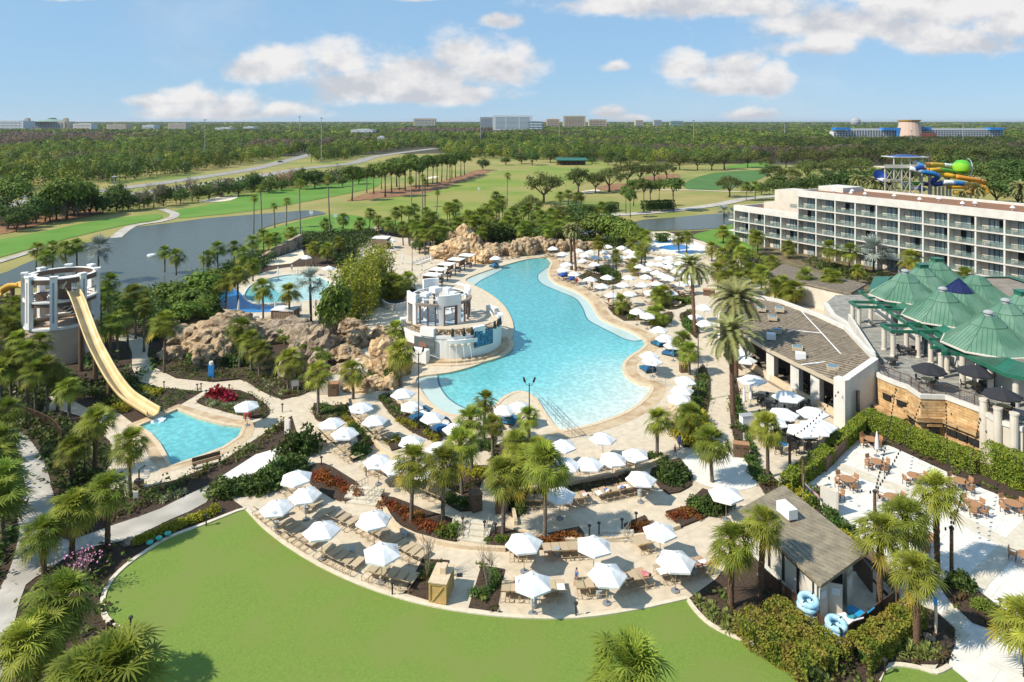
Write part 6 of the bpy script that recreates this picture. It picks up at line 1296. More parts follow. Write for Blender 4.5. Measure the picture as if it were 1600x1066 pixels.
# ---------------------------------------------------------------- float rental hut
def hut():
    A, B_, C, D = (20.5, 45.3), (25.3, 48.5), (22.8, 57.4), (18.0, 54.2); c0 = (21.5, 51); rel = lambda L: [(a-c0[0], b-c0[1]) for a, b in L]
    o = thing('rental_hut', 'small white hut with a tan metal roof beside the big hedge', 'hut', (*c0, 0)); r = rel([A, B_, C, D]); mb = MB(); mb.prism(r, [3.0, 3.25, 3.25, 3.0], [3.22, 3.47, 3.47, 3.22]); mb.build('roof', 'standing_seam', o)
    mb = MB(); seam = [(i+.5)/13 for i in range(13)]
    for t in seam:
        a = (r[0][0]+(r[1][0]-r[0][0])*t, r[0][1]+(r[1][1]-r[0][1])*t); b = (r[3][0]+(r[2][0]-r[3][0])*t, r[3][1]+(r[2][1]-r[3][1])*t); mb.tube([(*a, 3.235+.25*t), (*b, 3.235+.25*t)], .03, 4)
    mb.build('roof_seams', 'standing_seam', o)
    an = math.atan2(r[1][1]-r[0][1], r[1][0]-r[0][0]); ux = (math.cos(an), math.sin(an)); al = math.atan2(r[3][1]-r[0][1], r[3][0]-r[0][0]); vx = (math.cos(al), math.sin(al))
    q = lambda s, t: (r[0][0]+ux[0]*s+vx[0]*t, r[0][1]+ux[1]*s+vx[1]*t)
    mb = MB(); mb.prism([q(.6, .9), q(5.0, .9), q(5.0, 8.6), q(.6, 8.6)], .05, 2.98); w = mb.build('wall', 'white_wall', o)
    for k in range(4):
        x, y = q(.57, 1.9+k*1.6); c = MB(); c.box((x, y, 1.55), (1.35, .1, 1.9), al); k_ = c.build('window', 'cream_wall', o); f = MB()
        for dx in (-.7, .7): f.box((x+vx[0]*dx-ux[0]*.05, y+vx[1]*dx-ux[1]*.05, 1.55), (.08, .08, 2.0), al)
        f.box((x-ux[0]*.05, y-ux[1]*.05, 2.5), (1.45, .08, .08), al); f.build('frame', 'dark_metal', k_)
    for s, wd, rot, m in ((1.15, .95, 0, 'cream_wall'), (2.2, .9, -.9, 'cream_wall'), (4.0, 1.1, .25, 'cream_wall')):
        x, y = q(s, .72-(.3 if rot else 0)); c = MB(); c.box((x, y, 1.2), (wd, .07, 2.1), an+rot); k_ = c.build('door', m, o); f = MB(); f.box((x, y-.06, 1.75), (wd*.6, .04, .5), an+rot); f.build('door_panel', 'far_white', k_)
    x, y = q(2.9, .86); c = MB(); c.box((x, y, 1.2), (1.3, .12, 2.2), an); c.build('doorway_shade', 'shadow_opening', o)  # dark slab on the wall painted as the unlit interior
    x, y = q(3.0, 6.2); c = MB(); c.box((x, y, 3.9), (1.5, .8, .75), al); c.box((x, y, 3.48), (1.2, .5, .12), al); k_ = c.build('air_conditioner', 'ac_white', o)
    f = MB(); f.box((x+ux[0]*.42, y+ux[1]*.42, 3.9), (1.1, .03, .5), al); f.build('grille', 'far_grey', k_)
    # fenced yard
    Y_ = [g(1192, 912), g(1314, 1014), g(1398, 950)]; mb = MB(); fc = thing('yard_fence', 'dark brown slatted fence around the hut yard with the floats', 'fence', (*Y_[1], 0)); rr = [(a-Y_[1][0], b-Y_[1][1]) for a, b in Y_]
    for i in range(2):
        a, b = rr[i], rr[i+1]; p = MB(); an2 = math.atan2(b[1]-a[1], b[0]-a[0]); L = math.hypot(b[0]-a[0], b[1]-a[1]); n = int(L/.12)
        for k in range(n): t = (k+.5)/n; p.box((a[0]+(b[0]-a[0])*t, a[1]+(b[1]-a[1])*t, .62), (.105, .05, 1.1), an2)
        p.build('fence_panel', 'bronze', fc); p = MB()
        for k in range(5): t = k/4*.99; p.box((a[0]+(b[0]-a[0])*t, a[1]+(b[1]-a[1])*t, .65), (.1, .1, 1.3), an2)
        p.build('posts', 'dark_metal', fc)
    sheet('hut_yard', [[g(1192, 912), g(1314, 1014), g(1398, 950), g(1357, 905), g(1290, 880), g(1240, 870)]], .17, 'paving_band')
    mb = MB(); a, b = g(1344, 900), g(1358, 930); mb.box((*((a[0]+b[0])/2, (a[1]+b[1])/2), .95), (.12, math.hypot(b[0]-a[0], b[1]-a[1]), 1.8)); solo('side_gate', mb, 'bronze', 'brown gate leaf open beside the hut doors', 'gate')
    mb = MB(); strip(mb, G([(1350, 872), (1398, 925), (1402, 948)]), .25, 0, 1.3); solo('yard_wall', mb, 'bin_brown', 'brown pebbled wall closing the right side of the hut yard', 'wall')
hut()
def float_ring(px, py, n, label, z0=.2):
    x, y = g(px, py); o = thing('float_stack', label, 'float', (x, y, z0), group='blue float rings')
    for k in range(n):
        mb = MB(); P = [(math.cos(a)*.52, math.sin(a)*.52, 0) for a in [2*PI*i/20 for i in range(20)]]; 
        V = []; m = 8
        for i in range(20):
            for j in range(m): r = .52+.2*math.cos(2*PI*j/m); V.append((r*math.cos(2*PI*i/20), r*math.sin(2*PI*i/20), .2*math.sin(2*PI*j/m)))
        mb.add(V, [(i*m+j, ((i+1) % 20)*m+j, ((i+1) % 20)*m+(j+1) % m, i*m+(j+1) % m) for i in range(20) for j in range(m)])
        c = mb.build('float_ring', 'tube_float', o, True); c.location = (rnd.uniform(-.08, .08), rnd.uniform(-.08, .08), .2+k*.36); c.rotation_euler = (rnd.uniform(-.1, .25), rnd.uniform(-.1, .1), 0)
        h = MB(); h.box((.42, .3, .19), (.22, .07, .05), .6).box((-.42, -.3, .19), (.22, .07, .05), .6); h.build('handle', 'dark_metal', c)
float_ring(1262, 972, 4, 'taller stack of clear blue float rings against the hut wall'); float_ring(1306, 1002, 3, 'lower stack of clear blue float rings at the fence corner')
# ---------------------------------------------------------------- round bar terrace in the pool
mat('bar_tiles', (.30, .42, .52), (.50, .58, .62), 1.2, .4)
mat('screen_rust', (.30, .10, .07), (.20, .14, .11), 3)
def roundbar():
    c0 = (-9.2, 104.2); R = 7.6; zt = 3.5; o = thing('round_bar_terrace', 'white round bar terrace curving out into the pool', 'bar terrace', (*c0, 0))
    q = lambda a, r, z: (r*math.cos(a), r*math.sin(a), z); D = math.radians
    mb = MB(); mb.lathe([(0, zt), (R, zt)], 56); mb.lathe([(R-.02, 0), (R-.02, zt-.02)], 56); mb.build('drum', 'bright_white', o)
    mb = MB(); mb.lathe([(0, zt+.02), (R-.35, zt+.02)], 56); mb.build('floor', 'paving', o)
    mb = MB(); mb.arcwall((0, 0), R+.01, R+1.1, -.2, .42, D(190), D(375), 48); mb.build('seat_ledge', 'paving_warm', o); mb = MB(); mb.arcwall((0, 0), R+1.11, R+1.9, -.3, .16, D(195), D(370), 48); mb.build('pool_step', 'coping', o)
    mb = MB(); mb.arcwall((0, 0), R-.3, R+.06, zt-.3, zt+.12, D(150), D(400), 50); mb.build('rim_band', 'bright_white', o)
    for a, w in ((196, 1.3), (248, 2.2), (306, 1.9), (2, 1.5), (35, 2.4)):
        mb = MB(); mb.box(q(D(a), R-.2, zt+.55), (w, .8, 1.1), D(a)+PI/2); mb.build('pier', 'bright_white', o)
    mb = MB()
    for k in range(70):
        a = D(200+k*2.6)
        if any(abs((math.degrees(a)-b+180) % 360-180) < 9 for b in (248, 306, 362, 395)): continue
        mb.box(q(a, R-.1, zt+.5), (.03, .03, .95), a)
    for a0, a1 in ((201, 240), (258, 297), (315, 354), (370, 386)): mb.arcwall((0, 0), R-.12, R-.06, zt+.95, zt+1.0, D(a0), D(a1), 10)
    mb.build('railing', 'bronze', o)
    mb = MB(); mb.arcwall((0, 0), R-.5, R+.5, zt-.9, zt-.35, D(270), D(302), 10); mb.build('water_ledge', 'bright_white', o)
    for k, a in enumerate((273, 279, 285.5, 292)):
        mb = MB(); mb.box(q(D(a), R+.6, zt-1.0), (.75, .35, .16), D(a)); s = mb.build('water_spout', 'cream_wall', o); mb = MB(); x, y, z = q(D(a), R+1.0, zt-1.0); x2, y2, _ = q(D(a), R+2.2, 0)
        mb.tube([(x, y, z), ((x+x2)/2+.02, (y+y2)/2, z*.72), (x2, y2, -.1)], [.03, .025, .02], 5, False); mb.build('water_jet', 'water_white', s)
    mb = MB(); mb.box(q(D(245), R+.12, 2.25), (3.4, .14, 2.0), D(245)+PI/2); s = mb.build('screen', 'screen_grey', o)
    mb = MB(); x, y, z = q(D(243), R+.21, 2.2); mb.lathe([(0, 0), (.75, .02)], 14); s2 = mb.build('picture_patch', 'screen_rust', s); s2.location = (x, y, z); s2.rotation_euler = (PI/2, 0, D(243)+PI/2); s2.scale = (1, .6, 1)
    mb = MB(); mb.box(q(D(312), R+.14, 2.85), (3.2, .14, 2.1), D(312)+PI/2); s = mb.build('screen', 'screen_blue', o); mb = MB(); mb.box(q(D(312), R+.06, 2.85), (3.4, .12, 2.3), D(312)+PI/2); mb.build('screen_frame', 'dark_metal', s)
    mb = MB(); mb.box(q(D(245), R+1.3, 1.0), (2.6, 1.0, 2.0), D(245)+PI/2); mb.build('service_block', 'bright_white', o)
    mb = MB(); mb.box(q(D(226), R+.05, 1.0), (2.6, .12, 2.0), D(226)+PI/2); mb.build('dark_recess', 'bin_brown', o)
    for a in (276, 288, 297, 330, 338, 345):
        mb = MB(); x, y, z = q(D(a), R+.1, zt+.1); mb.box((x, y, z+.2), (.4, .4, .4), D(a)).blob((x, y, z+.6), (.22, .2, .32), int(a), 2, .2).blob((x, y-.12, z+1.0), (.16, .2, .17), int(a)+1, 2, .15); mb.build('dark_statue', 'dark_metal', o)
    # bar pavilion on top
    p = thing('round_bar_pavilion', 'white round bar pavilion with tall door frames on the terrace', 'bar', (c0[0]-2.2, c0[1]+2.3, zt)); r = 5.0
    segs = [(198, 232), (276, 318), (96, 128), (8, 34)]
    for a0, a1 in segs:
        am = (a0+a1)/2; w = 5 if a1-a0 > 36 else 6
        top = 4.5 if a0 != 96 else 5.0
        mb = MB(); mb.arcwall((0, 0), r-.42, r, 2.9, top, D(a0), D(a1), 14); mb.arcwall((0, 0), r-.42, r, 0, 2.9, D(a0), D(a0+9 if a0 != 198 else a0+12), 4); mb.arcwall((0, 0), r-.42, r, 0, 2.9, D(a1-9), D(a1), 4); s = mb.build('pillar_wall', 'bright_white', p)
        mb = MB()
        for b in (a0+9.6, a1-9.6): mb.box(q(D(b), r-.2, 1.45), (.5, .2, 2.9), D(b))
        mb.arcwall((0, 0), r-.44, r+.02, 2.72, 2.92, D(a0+9), D(a1-9), 8); mb.build('door_frame', 'dark_wood', s)
    mb = MB(); mb.arcwall((0, 0), r-.5, r+.12, 2.92, 3.25, D(232.5), D(275.5), 12); mb.arcwall((0, 0), r-.5, r+.12, 2.92, 3.25, D(318.5), D(367.5), 14); mb.arcwall((0, 0), r-.5, r+.12, 2.92, 3.25, D(34.5), D(95.5), 16); mb.arcwall((0, 0), r-.5, r+.12, 2.92, 3.25, D(128.5), D(197.5), 16); mb.build('ring_beam', 'roof_grey', p)
    for a in (240, 256, 270, 330, 344, 358, 50, 72, 150, 172): mb = MB(); mb.box(q(D(a), r-.2, 1.46), (.22, .22, 2.92), D(a)); mb.build('post', 'dark_wood', p)
    mb = MB(); mb.arcwall((0, 0), r-1.1, r-.9, 3.6, 3.72, 0, 2*PI, 40); mb.arcwall((0, 0), r-.45, r-.1, 4.2, 4.38, D(-8), D(60), 16)
    for k in range(12): mb.box(q(k*PI/6, 2.6, 3.5), (2.6, .08, .12), k*PI/6)
    mb.build('roof_frame', 'ac_white', p)
    for x, y, w, h, z in ((1.2, .8, 1.3, 1.0, 3.9), (-.8, 1.9, 1.6, .8, 3.8), (2.4, -1.0, 1.1, .8, 3.8), (-2.0, -.6, 1.5, .5, 3.7)): mb = MB(); mb.box((x, y, z), (w, w*.8, h), x); mb.build('roof_unit', 'ac_white', p)
    mb = MB(); mb.arcwall((0, 0), 2.2, 2.8, 0, 1.1, 0, 2*PI, 24); mb.build('bar_counter', 'far_white', p); mb = MB(); mb.lathe([(.6, 0), (.6, 3.2)], 14); mb.build('bar_core', 'bright_white', p)
    mb = MB(); mb.lathe([(0, .045), (r-.5, .045)], 36); mb.build('bar_floor', 'bar_tiles', p)
    return c0, R, zt
RB = roundbar()
def planter():
    P = smoothpoly(G([(590, 465), (600, 480), (618, 485), (640, 478), (650, 470), (650, 458), (620, 452), (600, 456)]), True, 2); o = thing('white_planter', 'white curved planter of yellow shrubs beside the round bar', 'planter', (*P[0], 0)); r = [(a-P[0][0], b-P[0][1]) for a, b in P]
    mb = MB(); strip(mb, r, .4, 0, 1.1, True); mb.build('planter_wall', 'white_wall', o); mb = MB(); mb.prism(r, .2, .75); mb.build('soil', 'mulch', o)
planter()
# ---------------------------------------------------------------- round slide tower and slides
def tower():
    c0 = (-65.2, 98.8); R = 4.5; o = thing('slide_tower', 'round white slide tower with a beige drum base and open deck', 'tower', (*c0, 0)); D = math.radians
    mb = MB(); mb.lathe([(R, 0), (R, 5.0), (R-.4, 5.0), (R-.4, 4.6), (0, 4.6)], 48); mb.build('drum', 'beige_wall', o)
    mb = MB(); mb.arcwall((0, 0), R-.45, R+.12, 5.0, 5.3, 0, 2*PI, 48); mb.build('drum_rim', 'bright_white', o)
    mb = MB(); mb.arcwall((0, 0), R-.5, R-.02, 8.2, 8.75, 0, 2*PI, 48); mb.build('deck_band', 'bin_brown', o); mb = MB(); mb.lathe([(0, 8.6), (R-.5, 8.6)], 40); mb.lathe([(0, 8.3), (R-.5, 8.3)], 40); mb.arcwall((0, 0), R-.5, R+.1, 8.76, 9.0, 0, 2*PI, 48); mb.build('deck', 'bright_white', o)
    mb = MB(); mb.arcwall((0, 0), R-.5, R-.02, 11.35, 12.0, 0, 2*PI, 48); mb.build('top_band', 'bin_brown', o); mb = MB(); mb.arcwall((0, 0), R-1.5, R-.04, 12.01, 12.12, D(190), D(350), 40); mb.arcwall((0, 0), R-.55, R-.02, 12.01, 12.1, D(350), D(550), 40); mb.build('top_ring', 'bright_white', o)
    for k in range(8):
        a = D(22+k*45); mb = MB(); mb.box((R*math.cos(a), R*math.sin(a), 8.75), (.62, .85, 7.2), a); mb.box((R*math.cos(a), R*math.sin(a), 12.42), (.8, 1.0, .18), a); c = mb.build('column', 'bright_white', o); mb = MB(); mb.box(((R+.32)*math.cos(a), (R+.32)*math.sin(a), 8.9), (.03, .25, 5.6), a); mb.build('column_groove', 'far_grey', c)
    mb = MB()
    for k in range(90): a = 2*PI*k/90; mb.box((R*.97*math.cos(a), R*.97*math.sin(a), 9.5), (.03, .03, 1.0), a)
    mb.arcwall((0, 0), R*.97-.03, R*.97+.03, 10.0, 10.06, 0, 2*PI, 40); mb.build('railing', 'bronze', o)
    mb = MB()
    for k in range(14): a = D(40+k*14); mb.box((2.6*math.cos(a), 2.6*math.sin(a), 5.0+k*.26), (1.8, .55, .08), a)
    for s in (1.7, 3.5): mb.tube([(s*math.cos(D(40+k*14)), s*math.sin(D(40+k*14)), 5.9+k*.26) for k in range(14)], .06, 5)
    mb.build('spiral_stair', 'dark_metal', o)
    mb = MB(); mb.lathe([(1.7, 10.8), (.05, 11.5)], 12); mb.lathe([(.05, 8.6), (.05, 11.4)], 6); mb.build('parasol', 'coping', o)
    mb = MB(); mb.box((1.6, -2.4, 9.7), (2.2, .2, 1.6)); mb.box((-1, 1.5, 9.6), (2.5, .2, 1.4), .7); mb.box((-1.5, -2, 9.2), (1, .8, 1.1)); mb.build('deck_booth', 'bin_brown', o)
tower()
def slide(name, pts, label, m, w=.70, hgt=.72, group=None):
    P = smoothpoly(pts, False, 5); o = thing(name, label, 'water slide', P[-1]); b = Vector(P[-1]); mb = MB(); n = len(P); prof = [(-w-.14, hgt+.03), (-w-.02, hgt+.03), (-w*.93, hgt*.6), (-w*.7, hgt*.17), (0, 0), (w*.7, hgt*.17), (w*.93, hgt*.6), (w+.02, hgt+.03), (w+.14, hgt+.03), (w+.1, hgt*.5), (w*.74, -.02), (0, -.18), (-w*.74, -.02), (-w-.1, hgt*.5)]
    V = []
    for i, p in enumerate(P):
        t = Vector(P[min(n-1, i+1)])-Vector(P[max(0, i-1)]); sd = Vector((t.y, -t.x, 0)).normalized()
        V += [Vector(p)-b+sd*a+Vector((0, 0, z)) for a, z in prof]
    k = len(prof); mb.add(V, [(i*k+j, i*k+(j+1) % k, (i+1)*k+(j+1) % k, (i+1)*k+j) for i in range(n-1) for j in range(k)]+[tuple(range(k)), tuple(range((n-1)*k, n*k))[::-1]]); mb.build('flume', m, o, True)
    return o, P
def pz(px, py, Y): return ((px-CX)*Y/F, Y, H-(py-HY)*Y/F)
so_, SP = slide('water_slide', [pz(112, 456, 96), pz(120, 470, 94.6), pz(131, 500, 91.8), pz(144, 535, 88.8), pz(157, 562, 86.3), pz(175, 594, 83.4), pz(196, 621, 80.8), pz(220, 638, 78.9), pz(240, 650, 77.6)], 'pale yellow open water slide running from the tower to the pool', 'slide_yellow')
for i in (8, 17, 24):
    p = SP[i]; mb = MB(); mb.lathe([(.3, 0), (.3, p[2]-.1)], 12, (p[0]-SP[-1][0], p[1]-SP[-1][1], -SP[-1][2])); mb.build('support_post', 'dark_wood', so_)
mb = MB(); t = Vector(SP[0])-Vector(SP[-1]); mb.arcwall((0, 0), 1.0, 1.25, -.5, .5, 0, PI, 12); e = mb.build('entry_hood', 'far_beige', so_); e.location = t+Vector((-.3, .3, .6)); e.rotation_euler = (PI/2, 0, .9)
gold, GP = slide('gold_slide', [pz(36, 449, 101), pz(22, 449, 103), pz(8, 456, 104), pz(-8, 468, 103), pz(-20, 488, 100)], 'golden open slide leaving the far left of the round tower', 'slide_gold')
for i in (6, 14): p = GP[i]; mb = MB(); mb.lathe([(.3, 0), (.3, p[2])], 10, (p[0]-GP[-1][0], p[1]-GP[-1][1], -GP[-1][2])); mb.build('support_post', 'dark_wood', gold)
mb = MB(); x, y = g(246, 656); mb.blob((x, y, -.1), (.9, .7, .22), 3, 3, .5); tag(mb.build('splash_foam', 'water_white'), kind='stuff')
# ---------------------------------------------------------------- rocks
ROCKS = 0
def rock(px, py, d, m='rock', z=0, label='', grp=None, zc=.35):
    global ROCKS; ROCKS += 1; x, y = g(px, py); mb = MB(); mb.blob((0, 0, d[2]*zc), d, ROCKS, 4 if max(d) > 1.6 else 3, .35, True); o = mb.build('rock', m, None, False); o.location = (x, y, z); o.rotation_euler = (0, 0, ROCKS*1.3); tag(o, '', 'rock', grp); return o
RK = [
 ('rock', 'tan boulder', 'in the rock mound left of the walk to the tower', 'rocks left of the walk', [(300, 540, 4.2, 3.2, 4.0), (325, 545, 4.6, 3.4, 4.6), (352, 535, 6.0, 4, 5.6), (378, 538, 4.4, 3.2, 5.0), (398, 528, 3, 2.4, 2.8), (290, 515, 3, 2.4, 2.2), (345, 560, 2.0, 1.4, 4.2), (320, 566, 2.2, 1.6, 3.0), (392, 548, 2.0, 1.6, 2.8), (270, 560, 2.2, 1.6, 2.4), (365, 505, 3, 2.4, 2.6)]),
 ('rock_grey', 'brown-grey boulder', 'below the brown cabana of the play pool', 'rocks below the cabana', [(418, 520, 3.4, 2.4, 2.6), (440, 526, 5.0, 3.2, 3.6), (462, 532, 4.0, 2.8, 3.4), (484, 548, 3.8, 2.8, 5.2), (505, 552, 3.4, 2.6, 5.0), (470, 556, 2.6, 2.0, 2.6), (448, 590, 1.6, 1.2, 3.2), (428, 508, 2.4, 2, 2.0), (458, 514, 2.2, 2, 2.2), (498, 570, 1.8, 1.4, 2.2)]),
 ('rock', 'tan boulder', 'between the cabana and the stone steps', 'rocks by the stone steps', [(548, 520, 3.0, 2.0, 2.8), (556, 540, 2.8, 2.0, 3.0), (540, 560, 2.4, 2.0, 2.4), (535, 582, 2.4, 1.2, 1.6), (560, 565, 1.6, 1.4, 1.6), (524, 560, 1.6, 1.4, 1.8)]),
 ('rock_orange', 'golden boulder', 'below the round bar terrace', 'rocks below the round bar', [(592, 535, 2.2, 1.8, 3.0), (600, 560, 2.6, 2.0, 4.0), (585, 590, 2.2, 1.8, 3.4), (600, 595, 2.2, 1.6, 4.0), (615, 585, 2.4, 1.8, 4.4), (570, 606, 2.6, 1.2, 1.8), (590, 606, 2.4, 1.1, 2.0), (610, 604, 1.8, 1.1, 2.2), (555, 610, 2.2, 1.0, 1.3), (628, 575, 1.6, 1.6, 3.2), (572, 575, 1.8, 1.5, 1.8)]),
 ('rock_orange', 'golden boulder', 'in the rockwork behind the cabana row', 'rockwork behind the cabanas', [(690, 402, 3.6, 2.8, 4.2), (703, 400, 4.0, 3, 5.6), (716, 402, 4.2, 3, 6.6), (730, 405, 4.2, 3, 6.2), (745, 406, 3.6, 2.6, 4.6), (722, 408, 3.4, 2, 3.6), (756, 410, 3.2, 2.2, 4.4), (700, 392, 4, 3, 6.6), (724, 392, 4, 3, 8.0), (738, 396, 3, 2.4, 6.4), (708, 409, 3.0, 1.8, 3.0)]),
 ('rock', 'tan rock block', 'in the low rock wall behind the pool tip', 'rock wall behind the pool tip', [(772, 400, 4, 2, 4.2), (788, 398, 4, 2, 3.8), (804, 398, 3.8, 2, 4.6), (818, 398, 3.4, 2, 5.4), (830, 396, 2.6, 2, 5.8), (845, 394, 3.6, 2, 5.2), (858, 392, 3.6, 2, 4.4), (874, 391, 4, 2, 4.0), (890, 390, 4, 2, 3.6), (906, 390, 4, 2, 3.0), (922, 388, 3.4, 2, 2.4)]),
 ('rock_grey', 'grey boulder', 'among the shrubs behind the golden rockwork', 'grey boulders', [(768, 368, 3.6, 2.6, 3.4), (716, 372, 3, 2.4, 3.0), (745, 362, 3, 2.4, 2.6), (590, 362, 3.4, 2.4, 2.0), (560, 372, 3, 2, 2.0)]),
 ('rock_grey', 'small pale boulder', 'beside the garden walks', 'small boulders', [(210, 762, .8, .6, .6), (157, 680, .5, .4, .4), (201, 849, .6, .5, .5), (1451, 1000, .5, .4, .5), (1505, 924, .5, .4, .4), (438, 618, .5, .4, .4)]),
]
for m, what, where, grp, L in RK:
    for px, py, a, b, c in L: reg(rock(px, py, (a*.8, b*.9, c*.54), m, 0, '', grp), what, where)
def ledge():
    P0 = g(402, 408); o = thing('stone_ledge_wall', 'long brown slanted stone wall above the play pool with a sandy floor', 'wall', (*P0, 0)); r = [(a-P0[0], b-P0[1]) for a, b in smoothpoly(G([(402, 409), (425, 402), (448, 394), (470, 387)]), False, 4)]
    mb = MB(); A, B_ = ribbon(r, 1.1); n = len(r)
    for i in range(n-1):
        z0, z1 = .4+3.4*(i/n)**.7, .4+3.4*((i+1)/n)**.7; mb.add([(*A[i], 0), (*B_[i], 0), (*B_[i+1], 0), (*A[i+1], 0), (*A[i], z0), (*B_[i], z0), (*B_[i+1], z1), (*A[i+1], z1)], [(4, 5, 6, 7), (1, 2, 6, 5), (3, 0, 4, 7), (0, 1, 5, 4), (2, 3, 7, 6)])
    mb.build('wall', 'rock_grey', o); sheet('sand_floor', [G([(405, 411), (440, 400), (472, 389), (476, 400), (455, 412), (420, 416)])], .05, 'sand')
ledge()
steps((558, 602), (578, 548), 12, 2.6, 'stone stairs climbing beside the golden rocks to the bar')
steps((508, 618), (528, 584), 9, 2.2, 'wooden stairs among the rocks above the brown bin')
# ---------------------------------------------------------------- cabanas
def cabana(px, py, w, d, h, label, rz, grp=None, walls=False, roofm='white_cloth'):
    x, y = g(px, py); o = thing('cabana', label, 'cabana', (x, y, 0), rz, grp); mb = MB(); mb.box((0, 0, h), (w+.3, d+.3, .14)); mb.build('canopy', roofm, o)
    for sx in (-1, 1):
        for sy in (-1, 1): c = MB(); c.box((sx*w/2, sy*d/2, h/2-.04), (.16, .16, h-.1)); c.build('post', 'dark_wood', o)
    c = MB(); c.box((-w/2+.02, 0, h*.5), (.08, d-.2, h*.86)); 
    if walls: c.box((0, -d/2+.02, h*.5), (w-.2, .08, h*.86)).box((w/2-.02, .2, h*.5), (.08, d-.6, h*.86))
    c.build('side_panel', 'wood_slats' if walls else 'dark_wood', o); c = MB(); c.box((.1, 0, .3), (w*.5, d*.6, .35)).box((.1, d*.32, .6), (w*.5, .18, .5)); c.build('sofa', 'cloth_grey', o)
    c = MB(); c.box((w*.32, -d*.3, .35), (.5, .5, .06)).box((w*.32, -d*.3, .2), (.1, .1, .3)); c.build('side_table', 'dark_wood', o)
for k, (px, py) in enumerate(((676, 450), (685, 441), (698, 432), (713, 424), (730, 417))): cabana(px, py, 2.9, 2.7, 2.75, ['nearest white topped cabana in the row above the round bar', 'second nearest white topped cabana in the row above the bar', 'middle white topped cabana in the row above the bar', 'fourth white topped cabana in the row, towards the rockwork', 'farthest white topped cabana in the row, against the rockwork'][k], -.35, 'cabana row')
cabana(446, 508, 3.6, 2.6, 2.8, 'brown slatted cabana with a white roof below the play pool', -.12, None, True); cabana(517, 505, 3.2, 2.6, 2.8, 'brown slatted cabana half hidden by the bamboo', -.05, None, True, 'dark_wood')
cabana(596, 388, 4.0, 3.4, 2.9, 'single brown cabana beside the far upper terrace', -.1, None, True)
